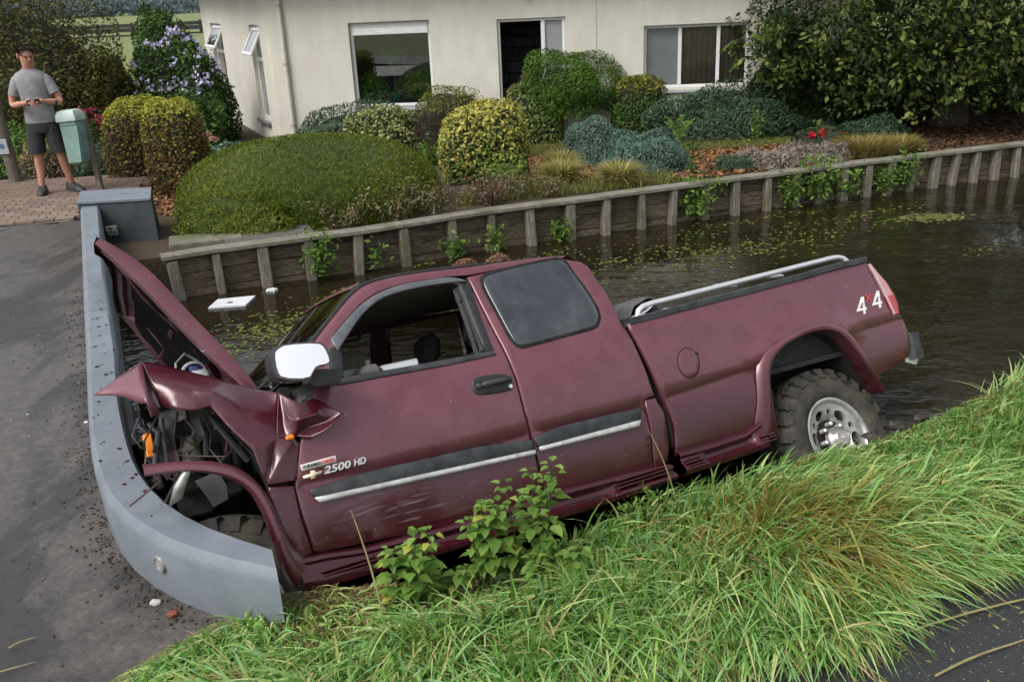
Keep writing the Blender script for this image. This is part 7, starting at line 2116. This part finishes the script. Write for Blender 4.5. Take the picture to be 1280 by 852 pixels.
def nettle(label, u, v, stems, h, spread, seed):
    r = np.random.default_rng(seed); x, y = xy(u, v); z = float(bank_z(u, v))
    t = thing('nettle_plant', label, 'plant', (x, y, z - .02), 0, 'nettles growing before the pickup doors')
    b = MB(); Q = []; rn = []
    for k in range(stems):
        a = r.random() * 6.28; s_ = spread * math.sqrt(r.random()); hh = h * r.uniform(.6, 1.05)
        p0 = Vector((math.cos(a) * s_ * .55, math.sin(a) * s_ * .4, 0)); p1 = Vector((math.cos(a) * s_ * 1.3, math.sin(a) * s_ * .7, hh))
        pts = [p0.lerp(p1, t_) + Vector((0, 0, .03 * math.sin(t_ * 3))) for t_ in np.linspace(0, 1, 9)]
        b.tube(pts, [.005 - .0004 * i for i in range(9)], 5)
        for i in range(2, 9):
            for q in range(3 if i < 8 else 5):
                aa = i * 1.57 + q * (3.14 if i < 8 else 1.3) + r.normal() * .4
                L_ = (.080 - .003 * i) * r.uniform(.7, 1.2) * (1.0 if i < 8 else .7)
                d = Vector((math.cos(aa), math.sin(aa), r.uniform(-.35, .35))).normalized(); sdv = d.cross(Vector((0, 0, 1))).normalized(); nv = sdv.cross(d)
                o_ = pts[i] + d * .02
                col = min(1, max(0, .45 + .2 * r.normal())) if r.random() > .03 else 1.0
                # leaf of four quads: folded along its rib, toothed outline
                rib = [o_ + d * L_ * f_ + nv * L_ * (-.25 * f_ * f_) for f_ in (0, .3, .65, 1.0)]
                wd = [0, .36, .26, 0]
                for s2 in (1, -1):
                    e = [rib[j] + sdv * s2 * wd[j] * L_ * (1 + .15 * r.normal()) + nv * L_ * .10 for j in range(4)]
                    Q += [[rib[0], e[1], e[1] * .5 + rib[1] * .5, rib[1]], [rib[1], e[1], e[2], rib[2]], [rib[2], e[2], e[2] * .4 + rib[3] * .6, rib[3]]]
                    rn += [col + .06 * s2] * 3
    b.build('stems', STEM, t, smooth=True)
    quads_np('leaves', np.array([[tuple(p) for p in q] for q in Q]), NET, np.clip(rn, 0, 1), t)


nettle('tall bright green nettle clump in front of the door seam', 1.66, 2.86, 7, .60, .10, 1)
nettle('smaller nettle stem group left of the tall clump, with drooping leaves', 1.47, 2.92, 5, .44, .08, 2)
nettle('small low nettle clump before the front of the door', 1.12, 2.98, 6, .36, .12, 3)
nettle('low nettle tuft with yellowed leaves between the two larger clumps', 1.30, 2.96, 4, .16, .09, 4)
nettle('low nettle growth at the foot of the tallest clump', 1.70, 2.74, 7, .22, .15, 5)
weed('feathery_weed', 'small feathery green weed right of the tall nettles', (*xy(2.28, 2.84), .0), 420, .16, .22, WEED, STEM, .028, stems=14)
weed('white_flower_weed', 'small white-flowered weed low in the foreground grass', (*xy(1.62, 1.92), .02), 120, .12, .18, WEED, STEM, .035, stems=8)
# ================================================================== THINGS IN THE WATER
DW = leafmat('duckweed', [(0, (.075, .085, .018)), (.5, (.13, .14, .03)), (1, (.23, .23, .07))], trans=.1)
P = []
def dweed(cx_, cy_, sx_, sy_, n, ang_=.45):
    a = rng.normal(size=(n, 2)) * np.array((sx_, sy_)); ca, sa = math.cos(ang_), math.sin(ang_)
    P.append(np.stack([cx_ + a[:, 0] * ca - a[:, 1] * sa, cy_ + a[:, 0] * sa + a[:, 1] * ca], 1))
for k in range(48):
    u = rng.uniform(-2.5, 9); v = rng.uniform(5.0, 9.0); x, y = xy(u, v)
    if y > wall_front(x) - .12: continue
    dweed(x, y, rng.uniform(.05, .25), rng.uniform(.03, .1), int(rng.uniform(8, 36)))
for (px_, py_, s1, s2, n_) in ((-2.1, 7.6, .35, .3, 340), (-1.7, 7.9, .5, .2, 220), (-2.6, 7.0, .3, .3, 120), (2.4, 9.5, .8, .25, 260), (3.2, 9.9, .7, .2, 180), (1.6, 9.6, .5, .2, 120), (4.4, 10.9, .5, .1, 120), (-.9, 9.0, .6, .10, 160), (0, 9.5, .6, .1, 140), (3.0, 10.9, .9, .08, 120)):
    dweed(px_, py_, s1, s2, n_)
P = np.concatenate(P); k = (P[:, 1] < wall_front(P[:, 0]) - .06) & (P[:, 1] > 4.5)
P = P[k]
o = leaves('duckweed', np.c_[P, np.full(len(P), WATER + .004)], .034, DW, None, np.array((0, 0, 6)), .8, .2); props(o, 'yellow-green duckweed floating in patches on the ditch', 'duckweed', kind='stuff')
# raft of water weed
C_ = np.array((5.05, 10.6)) + rng.normal(size=(420, 2)) * np.array((.2, .09)); 
o = leaves('weed_raft', np.c_[C_, WATER + .006 + .012 * rng.random(420)], .07, leafmat('raft', [(0, (.10, .11, .03)), (1, (.24, .25, .09))]), None, np.array((0, 0, 4)), .4, .3); props(o, 'raft of pale green water weed floating below the right-hand wall', 'water weed', kind='stuff')
for k, (x, y, L_, a, lb) in enumerate(((4.45, 7.45, .55, -.45, 'green reed blade floating to the right of the pickup bed'), (4.0, 6.2, .35, -.4, 'green reed blade floating beside the rear bumper'), (4.3, 10.45, .5, .3, 'green reed blade floating left of the weed raft'))):
    b = MB(); b.tube([(x + math.cos(a) * L_ * t_, y + math.sin(a) * L_ * t_ + .03 * math.sin(t_ * 3), WATER + .008) for t_ in np.linspace(0, 1, 6)], [.009, .012, .012, .01, .007, .002], 5); props(b.build('floating_reed', WEED), lb, 'reed blade')
WP = surf('white_plastic', (.62, .64, .68), (.72, .74, .76), 12, .45)
Mx = Matrix.Translation((-2.72, 8.50, WATER + .012)) @ Matrix.Rotation(rad(9), 4, 'Z')
wb = thing('floating_board', 'white plastic board floating below the left end of the timber wall', 'board', (-2.72, 8.50, WATER + .012), rad(9))
MB().prism([(-.19, -.13), (.16, -.15), (.23, .14), (-.13, .13)], -.008, .008, 'z').build('sheet', WP, wb)
MB().rbox((-.02, -.045, .008), (.03, -.02, .016), .004).build('clip', BLACKP, wb)
o = MB().prism([(-.05, -.03), (.04, -.04), (.06, .02), (.0, .05), (-.05, .03)], 0, .02, 'z').build('foam_piece', WP); o.location = (-2.40, 8.86, WATER); props(o, 'small white foam piece floating at the foot of the timber wall', 'foam piece')
o = MB().prism([(-.05, -.03), (.04, -.04), (.05, .03), (-.02, .05)], 0, .03, 'z').build('foam_piece', WP); o.location = (.22, 9.25, WATER); props(o, 'small white foam piece floating behind the pickup roof', 'foam piece')
tp = mesh('torn_panel', [(-.32, -.12, 0), (-.05, -.16, .02), (.22, -.06, .0), (.34, -.16, -.02), (.30, .05, .01), (.12, .16, .03), (-.10, .14, .01), (-.30, .17, .0), (-.26, .02, .02)], [(0, 1, 8), (8, 1, 6, 7), (1, 2, 5, 6), (2, 3, 4), (2, 4, 5)], surf('wet_white', (.30, .31, .31), (.45, .46, .46), 5, .3), None, True)
tp.location = (-1.62, 6.55, WATER + .008); md = tp.modifiers.new('thickness', 'SOLIDIFY'); md.thickness = .01
props(tp, 'torn wet white panel floating beside the raised hood', 'panel')
RC = leafmat('clump_brown', [(0, (.12, .055, .03)), (.5, (.24, .12, .07)), (1, (.36, .22, .14))])
for k, (x, y, r, lb) in enumerate(((-.46, 9.26, .13, 'rounded rust-brown clump in the water behind the roof, left of two'), (-.10, 9.36, .13, 'rounded rust-brown clump in the water behind the roof, right of two'))):
    shrub('brown_clump', lb, (x, y, WATER), (r, r * .8, .11), 700, .045, RC, 2, .1, 4, zoff=.03, core_k=.9, cat='clump', aspect=.25)
for k, (x, y, s_, lb) in enumerate(((2.05, 8.35, .12, 'pale scrap floating on the ripples behind the cab, left one'), (1.75, 7.7, .10, 'pale scrap floating on the ripples near the side rail'), (2.6, 8.6, .09, 'pale scrap floating right of the other ripple scraps'))):
    o = MB().prism([(-s_, -.02), (-.2 * s_, -.05), (s_, -.03), (.7 * s_, .03), (-.6 * s_, .04)], 0, .012, 'z').build('floating_scrap', surf('scrap_grey', (.2, .22, .25), (.36, .38, .42), 14, .4)); o.location = (x, y, WATER + .001); props(o, lb, 'scrap')

# ================================================================== SMALL THINGS ON THE DRIVEWAY
def stone(name, label, loc, r, mat, seed):
    bm = bmesh.new(); bmesh.ops.create_icosphere(bm, subdivisions=2, radius=r); rr_ = random.Random(seed)
    for v in bm.verts: v.co = Vector((v.co.x * 1.15, v.co.y * .9, v.co.z * .7)) * (1 + rr_.uniform(-.16, .16))
    me = bpy.data.meshes.new(name); bm.to_mesh(me); bm.free(); me.materials.append(mat)
    o = link(name, me); o.location = loc; props(o, label, 'debris'); return o


grit_b = surf('black_crumb', (.008, .008, .008), (.02, .02, .02), 30, .7)
stone('stone', 'small white stone at the foot of the curved parapet', (-1.555, 3.25, .014), .02, surf('pale_stone', (.35, .35, .34), (.5, .5, .48), 30, .8), 3)
stone('red_scrap', 'rust-red scrap on the asphalt beside the parapet', (-1.455, 3.17, .012), .022, surf('rust_red', (.14, .03, .015), (.22, .06, .03), 30, .8), 4)
stone('black_crumb', 'black plastic crumb on the open driveway, largest of them', (-2.36, 3.42, .014), .024, grit_b, 5)
stone('white_chip', 'white plastic chip near the edge of the grass', (-1.24, 2.98, .008), .014, WP, 6)
for k, (x, y, lb) in enumerate(((-3.42, 5.35, 'white chip on the driveway, leftmost of the far trio'), (-3.05, 5.25, 'white chip on the driveway, middle of the far trio'), (-2.62, 5.10, 'white sliver close to the parapet'))):
    stone('white_chip', lb, (x, y, .012), .016, WP, 10 + k)
Q = np.c_[rng.uniform(-4.5, -1.3, 520), rng.uniform(2.4, 7.5, 520)]
Q = Q[(Q[:, 0] < np.interp(Q[:, 1], po_y[:, 1], po_y[:, 0]) - .03)]
o = leaves('grit', np.c_[Q, road_z(Q[:, 1]) + .008], .013, leafmat('grit_mix', [(0, (.012, .012, .012)), (.75, (.03, .025, .02)), (.9, (.2, .15, .08)), (1, (.4, .4, .4))], trans=0), None, np.array((0, 0, 2)), .7, .5, sizevar=.6); props(o, 'black crumbs and grit scattered over the driveway', 'grit', kind='stuff')
i_ = rng.integers(14, 43, 1500); d_ = np.abs(rng.normal(size=1500)) * .07
nrm_ = PO_ - PI_; nrm_ /= np.linalg.norm(nrm_, axis=1, keepdims=True)
Q = PO_[i_] + nrm_[i_] * d_[:, None] + rng.normal(size=(1500, 2)) * .04
o = leaves('grit', np.c_[Q, road_z(Q[:, 1]) + .007], .0115, leafmat('foot_dirt', [(0, (.014, .010, .008)), (.8, (.04, .028, .018)), (.95, (.12, .07, .035)), (1, (.3, .25, .18))], trans=0), None, np.array((0, 0, 3)), .8, .4, sizevar=.7); props(o, 'dark dirt and crumbs gathered along the foot of the parapet', 'grit', kind='stuff')
CHIP = leafmat('paint_chip', [(0, (.05, .005, .012)), (.7, (.09, .01, .02)), (1, (.02, .02, .02))], trans=0)
i_ = rng.integers(22, 40, 60); t_ = rng.random(60)
Q = np.array([PO_[a] + (PI_[a] - PO_[a]) * (.3 + .62 * b_) for a, b_ in zip(i_, t_)])
o = leaves('paint_chips', np.c_[Q, road_z(Q[:, 1]) + .304], .016, CHIP, None, np.array((0, 0, 3)), .7, .3, sizevar=.8); props(o, 'maroon paint chips and black plastic crumbs on the parapet below the torn wing', 'chips', kind='stuff')
# dirt and crumbs on the parapet top
i_ = rng.integers(0, 43, 80); t_ = rng.random(80)
Q = np.array([PO_[a] + (PI_[a] - PO_[a]) * (.15 + .7 * b_) for a, b_ in zip(i_, t_)])
o = leaves('grit', np.c_[Q, road_z(Q[:, 1]) + .304], .010, MATS['grit_mix'], None, np.array((0, 0, 3)), .7, .4, sizevar=.7); props(o, 'dark crumbs scattered along the parapet top', 'grit', kind='stuff')
for k, (x, y, a, L_, lb) in enumerate(((-2.15, 2.78, .5, .28, 'dry grass stalk lying on the driveway'), (-1.95, 2.62, -.9, .14, 'green leaf blade lying on the driveway near the grass'), (-2.05, 3.0, .7, .10, 'short straw bit on the driveway'))):
    b = MB(); b.tube([(x + math.cos(a) * L_ * t_, y + math.sin(a) * L_ * t_, .012 + .006 * math.sin(t_ * 4)) for t_ in np.linspace(0, 1, 5)], [.0025, .003, .003, .0025, .001], 5); props(b.build('grass_stalk', WEED if k == 1 else MATS['straw_stalk']), lb, 'grass stalk')

# ================================================================== MAILBOX, POST
GP = surf('mailbox_green', (.16, .27, .245), (.21, .33, .30), 6, .5, c3=(.14, .21, .19), s3=5)
GPL = surf('mailbox_lid_green', (.36, .48, .44), (.45, .56, .51), 6, .45)
mbx = thing('mailbox', 'pale green mailbox on a tilted grey post behind the parapet', 'mailbox', (-5.21, 11.75, .2), rad(-6))
mbx.rotation_euler = (rad(-3), rad(-4), rad(-8))
MB().rbox((-.035, .04, -.05), (.035, .10, .98), .008).build('post', BARKG, mbx)
b = MB(); Mb_ = Matrix.Translation((-.09, -.06, .48))
b.loft([[(x * s_ - .09 - .02 * (1 - s_) * 6, y - .06, z) for x, y in ((-.115, -.10), (.115, -.10), (.115, .10), (-.115, .10))] for z, s_ in ((.40, .74), (.42, .78), (.70, .92), (.90, .98), (.92, 1.0))])
b.build('body', GP, mbx)
b = MB().loft([[(x * s_ - .09, y * s_ - .07, z) for x, y in ((-.125, -.12), (.125, -.12), (.125, .11), (-.125, .11))] for z, s_ in ((.905, 1.02), (.92, 1.05), (.985, 1.0), (1.03, .82), (1.045, .5))]); b.build('lid', GPL, mbx, smooth=True)
MB().rbox((-.19, -.170, .855), (.01, -.155, .90), .004).build('flap', GP, mbx)
MB().rbox((-.15, -.152, .50), (-.03, -.147, .72), .003).build('door_panel', GP, mbx)
wp = thing('wooden_post', 'round weathered wooden post with a small sign at the left edge', 'post', (-6.75, 12.75, .18))
wp.rotation_euler = (0, rad(-3), 0)
MB().tube([(0, 0, -.1), (0, 0, .8), (0, 0, 1.25)], [.085, .08, .075], 14).build('shaft', BARKG, wp, smooth=True)
MB().rbox((-.09, -.10, .42), (.07, -.085, .62), .006).build('sign_plate', surf('sign_grey', (.28, .30, .33), (.36, .38, .41), 12, .4), wp)
MB().tube([(-.01, -.102, .53), (-.01, -.104, .53)], .035, 14).build('sign_disc', surf('sign_blue', (.06, .10, .2), (.08, .13, .26), 12, .4), wp)
mb2 = thing('mailbox', 'green mailbox cut off by the left edge of the view', 'mailbox', (-7.0, 12.7, .2))
b = MB(); b.rbox((-.16, -.1, .95), (.12, .1, 1.38), .015); b.build('body', GP, mb2); MB().rbox((-.18, -.12, 1.38), (.14, .12, 1.45), .02).build('lid', GPL, mb2)

# ================================================================== PERSON
SKIN = surf('skin', (.40, .20, .135), (.50, .27, .185), 12, .5, spec=.35)
per = thing('person', 'man in a grey T-shirt and dark shorts standing with a phone in both hands', 'person', (-5.74, 11.76, .2), rad(14))
PB = bpy.data.meshes.new('body')
J = {}; VL = []; EL = []; RL = []


def jt(name, co, r, parent=None):
    J[name] = len(VL); VL.append(co); RL.append(r if isinstance(r, tuple) else (r, r))
    if parent: EL.append((J[parent], J[name]))


# axes: x to the viewer's right, -y towards the viewer
jt('pelvis', (0, 0, .95), (.125, .10)); jt('belly', (.0, 0, 1.12), (.125, .095), 'pelvis'); jt('chest', (-.015, .0, 1.32), (.15, .11), 'belly'); jt('uppc', (-.02, .01, 1.45), (.12, .09), 'chest')
jt('neck', (-.02, .0, 1.54), .060, 'uppc'); jt('head0', (-.012, -.028, 1.592), (.068, .076), 'neck'); jt('head1', (-.008, -.030, 1.675), (.088, .100), 'head0'); jt('head2', (-.008, -.015, 1.755), (.082, .094), 'head1'); jt('head3', (-.008, -.005, 1.79), (.05, .06), 'head2')
for s_, nm, ex, ey, ez, hx, hy, hz_ in ((-1, 'l', -.285, -.02, 1.12, -.055, -.285, 1.165), (1, 'r', .27, -.03, 1.13, .10, -.275, 1.17)):
    jt('sh' + nm, (s_ * .165 - .02, .01, 1.43), .045, 'uppc'); jt('ua' + nm, (lerp(s_ * .20 - .02, ex, .5), .0, 1.29), .052, 'sh' + nm)
    jt('el' + nm, (ex, ey, ez), .042, 'ua' + nm); jt('fa' + nm, (lerp(ex, hx, .4), lerp(ey, hy, .4), lerp(ez, hz_, .4)), .042, 'el' + nm); jt('wr' + nm, (lerp(ex, hx, .88), lerp(ey, hy, .88), lerp(ez, hz_, .88)), .027, 'fa' + nm); jt('hand' + nm, (hx, hy, hz_), (.038, .024), 'wr' + nm)
    jt('pl' + nm, (hx - s_ * .035, hy - .025, hz_ + .004), (.032, .018), 'hand' + nm)
    for q in range(4):      # fingers wrapping the back of the phone
        fz = hz_ + .022 - q * .017; fx = hx - s_ * .05
        jt('f%d0' % q + nm, (fx, hy - .042, fz), .0095, 'pl' + nm); jt('f%d1' % q + nm, (fx - s_ * .030, hy - .055 + .002 * q, fz - .002), .0088, 'f%d0' % q + nm); jt('f%d2' % q + nm, (fx - s_ * (.050 - .004 * q), hy - .040, fz - .003), .0078, 'f%d1' % q + nm)
    jt('t0' + nm, (hx - s_ * .02, hy - .005, hz_ + .034), .011, 'hand' + nm); jt('t1' + nm, (hx - s_ * .045, hy - .008, hz_ + .042), .0095, 't0' + nm)
for s_, nm, kx, ky, ax_, ay in ((-1, 'l', -.125, -.02, -.16, .0), (1, 'r', .14, -.03, .185, .06)):
    jt('hip' + nm, (s_ * .09, 0, .90), .092, 'pelvis'); jt('th' + nm, (s_ * .105, -.01, .70), .078, 'hip' + nm); jt('kn' + nm, (kx, ky, .50), .056, 'th' + nm); jt('ca' + nm, (lerp(kx, ax_, .35), lerp(ky, ay, .3) + .02, .34), .058, 'kn' + nm); jt('an' + nm, (ax_, ay, .10), .036, 'ca' + nm); jt('he' + nm, (ax_, ay + .0, .05), .04, 'an' + nm); jt('to' + nm, (ax_ + s_ * .01, ay - .05, .035), .03, 'he' + nm)
PB.from_pydata(VL, EL, [])
pbo = link('body', PB, per); PB.materials.append(SKIN)
md = pbo.modifiers.new('skin', 'SKIN'); md.use_smooth_shade = True
for i, r in enumerate(RL): PB.skin_vertices[0].data[i].radius = r
PB.skin_vertices[0].data[0].use_root = True
md = pbo.modifiers.new('subdivision', 'SUBSURF'); md.levels = 2; md.render_levels = 2


def ell(c, rx, ry, k=16, rot=0.0, z=0.0):
    return [(c[0] + rx * math.cos(w), c[1] + ry * math.sin(w), c[2] + z * math.cos(w)) for w in np.linspace(0, 2 * math.pi, k + 1)[:-1]]


def orient(c, ax_, rx, ry, k=14):
    ax_ = Vector(ax_).normalized(); a = Vector((0, 1, 0)); a = (a - ax_ * a.dot(ax_)).normalized(); b_ = ax_.cross(a)
    return [tuple(Vector(c) + a * math.cos(w) * ry + b_ * math.sin(w) * rx) for w in np.linspace(0, 2 * math.pi, k + 1)[:-1]]


TEE = surf('grey_tee', (.20, .20, .21), (.27, .27, .28), 8, .9, bumpd=.012, bscale=9, c3=(.17, .17, .175), s3=7)
b = MB()
b.loft([ell((.0, 0, .90), .185, .135), ell((.0, 0, .93), .187, .137), ell((-.004, 0, 1.02), .176, .132), ell((-.006, 0, 1.12), .170, .130), ell((-.012, 0, 1.24), .182, .138), ell((-.018, 0, 1.35), .196, .140), ell((-.02, .003, 1.43), .196, .125), ell((-.02, .005, 1.485), .172, .105), ell((-.02, .005, 1.515), .125, .09), ell((-.02, .003, 1.535), .088, .08), ell((-.02, .0, 1.545), .075, .072)], cap=False)
tee = b.build('shirt', TEE, per, smooth=True)
for s_, ex, ey, ez in ((-1, -.285, -.02, 1.12), (1, .27, -.03, 1.13)):
    S0 = Vector((s_ * .145 - .02, .005, 1.455)); E0 = Vector((ex, ey, ez)); d_ = E0 - S0
    b = MB().loft([orient(S0 + d_ * t_, d_, r, r * 1.05) for t_, r in ((-.02, .03), (.02, .050), (.12, .064), (.28, .070), (.45, .069), (.60, .070), (.66, .069), (.64, .06))], cap=False); b.build('sleeve', TEE, tee, smooth=True)
SHORT = surf('dark_shorts', (.014, .014, .017), (.03, .03, .034), 14, .85, bumpd=.01, bscale=12)
b = MB(); b.loft([ell((0, 0, .98), .168, .125), ell((0, 0, .90), .178, .132), ell((0, 0, .82), .185, .135), ell((0, 0, .78), .175, .125)])
sh = b.build('shorts', SHORT, per, smooth=True)
for s_, kx, ky in ((-1, -.125, -.02), (1, .14, -.03)):
    b = MB().loft([ell((lerp(s_ * .09, kx, t_), ky * t_, lerp(.88, .50, t_)), r, r * 1.05) for t_, r in ((0, .105), (.25, .108), (.55, .104), (.85, .102), (.93, .10), (.90, .085))], cap=False); b.build('trouser_leg', SHORT, sh, smooth=True)
    b = MB(); b.rbox((s_ * .185 + (-.02 if s_ < 0 else -.01), -.06, .60), (s_ * .185 + (.01 if s_ < 0 else .02), .06, .72), .012); b.build('pocket', SHORT, sh)
SHOE = surf('dark_shoe', (.012, .012, .013), (.03, .03, .03), 14, .6)
for s_, ax_, ay, yaw in ((-1, -.16, .0, .05), (1, .185, .06, .75)):
    Mz = Matrix.Translation((ax_, ay, 0)) @ Matrix.Rotation(yaw, 4, 'Z')
    def sr(y, w, z0_, z1_): return [tuple(Mz @ Vector((x, y, z))) for x, z in ((-w, z0_), (w, z0_), (w * 1.02, z0_ + .02), (w * .85, z1_ * .8), (w * .45, z1_), (-w * .45, z1_), (-w * .85, z1_ * .8), (-w * 1.02, z0_ + .02))]
    b = MB().loft([sr(.095, .03, .0, .09), sr(.08, .048, 0, .125), sr(.02, .056, 0, .13), sr(-.04, .058, 0, .115), (sr(-.10, .060, 0, .095)), sr(-.16, .056, 0, .078), sr(-.20, .042, .004, .06), sr(-.225, .02, .01, .035)])
    so = b.build('shoe', SHOE, per, smooth=True)
HAIR = surf('short_dark_hair', (.03, .019, .012), (.06, .04, .026), 30, .75, bumpd=.01)
Mhd = Matrix.Translation((-.008, -.022, 1.700)) @ Matrix.Scale(1.06, 4) @ Matrix.Rotation(rad(24), 4, 'Z') @ Matrix.Rotation(rad(14), 4, 'X')
P, Nn, D = shell(4200, (.090, .112, .118), 2.1, 900, .06, 9, .10, -.35)
k = ((P[:, 2] > .066 + .012 * rng.normal(size=len(P))) & ((P[:, 1] > -.062) | (P[:, 2] > .092))) | ((P[:, 1] > .02) & (P[:, 2] > -.045)) | ((np.abs(P[:, 0]) > .07) & (P[:, 2] > .02))
P = np.array([tuple(Mhd @ Vector(p)) for p in P[k]]); Nn = Nn[k]
cap_ = []
hr = MB().loft([[tuple(Mhd @ Vector((.083 * math.cos(w) * c_, .004 + .102 * math.sin(w) * c_ + (.0), z if math.sin(w) > -.3 else max(z, .090)))) for w in np.linspace(0, 6.283, 21)[:-1]] for z, c_ in ((-.01, .90), (.03, .93), (.066, .90), (.088, .76), (.100, .46), (.104, .1))]).build('hair', HAIR, per, smooth=True)
leaves('hair_tufts', P, .03, leafmat('hair_strand', [(0, (.025, .016, .011)), (1, (.08, .052, .033))], trans=0), hr, Nn, .22, .35)
# face: brows, eyes, nose, mouth, ears
fo = MB()
nose = [(0, -.104, .005), (-.013, -.096, -.030), (.013, -.096, -.030), (0, -.122, -.026), (0, -.100, -.038)]
fo.add([Mhd @ Vector(p) for p in nose], [(0, 1, 3), (0, 3, 2), (1, 4, 3), (3, 4, 2)]); fo.build('nose', SKIN, per, smooth=True)
for s_ in (-1, 1):
    b = MB(); b.tube([Mhd @ Vector((s_ * .014, -.098, .012)), Mhd @ Vector((s_ * .032, -.094, .016)), Mhd @ Vector((s_ * .048, -.080, .012))], .005, 5); b.build('eyebrow', HAIR, per)
    bm = bmesh.new(); bmesh.ops.create_uvsphere(bm, u_segments=10, v_segments=6, radius=.0095, matrix=Mhd @ Matrix.Translation((s_ * .030, -.086, .0)))
    me = bpy.data.meshes.new('eye'); bm.to_mesh(me); bm.free(); me.materials.append(surf('eye_dark', (.03, .025, .02), (.10, .09, .08), 60, .3)); link('eye', me, per)
    b = MB().loft([[tuple(Mhd @ Vector((s_ * (.082 + o_), .01 + .018 * math.cos(w), -.005 + .030 * math.sin(w)))) for w in np.linspace(0, 6.283, 11)[:-1]] for o_ in (-.008, .010, .016)]); b.build('ear', SKIN, per, smooth=True)
b = MB(); b.tube([Mhd @ Vector((-.022, -.088, -.056)), Mhd @ Vector((0, -.097, -.055)), Mhd @ Vector((.022, -.088, -.056))], .005, 5); b.build('mouth', surf('lips', (.28, .11, .09), (.34, .15, .12), 20, .5), per)
ph = thing('phone', 'black phone held at chest height by the standing man', 'phone', (0, 0, 0))
ph.matrix_world = Matrix.Translation((-5.74, 11.76, .2)) @ Matrix.Rotation(rad(14), 4, 'Z') @ Matrix.Translation((.022, -.318, 1.168)) @ Matrix.Rotation(rad(-8), 4, 'Y') @ Matrix.Rotation(rad(-60), 4, 'X')
MB().rbox((-.078, -.038, -.005), (.078, .038, .005), .004).build('case', BLACKP, ph)
MB().rbox((-.070, -.034, .0052), (.070, .034, .0062), .0004).build('screen', surf('screen_glass', (.01, .01, .012), (.02, .02, .024), 5, .08), ph)
MB().tube([Vector((.235, -.12, 1.135)), Vector((.22, -.135, 1.138))], .031, 10).build('wrist_watch', BLACKP, per)
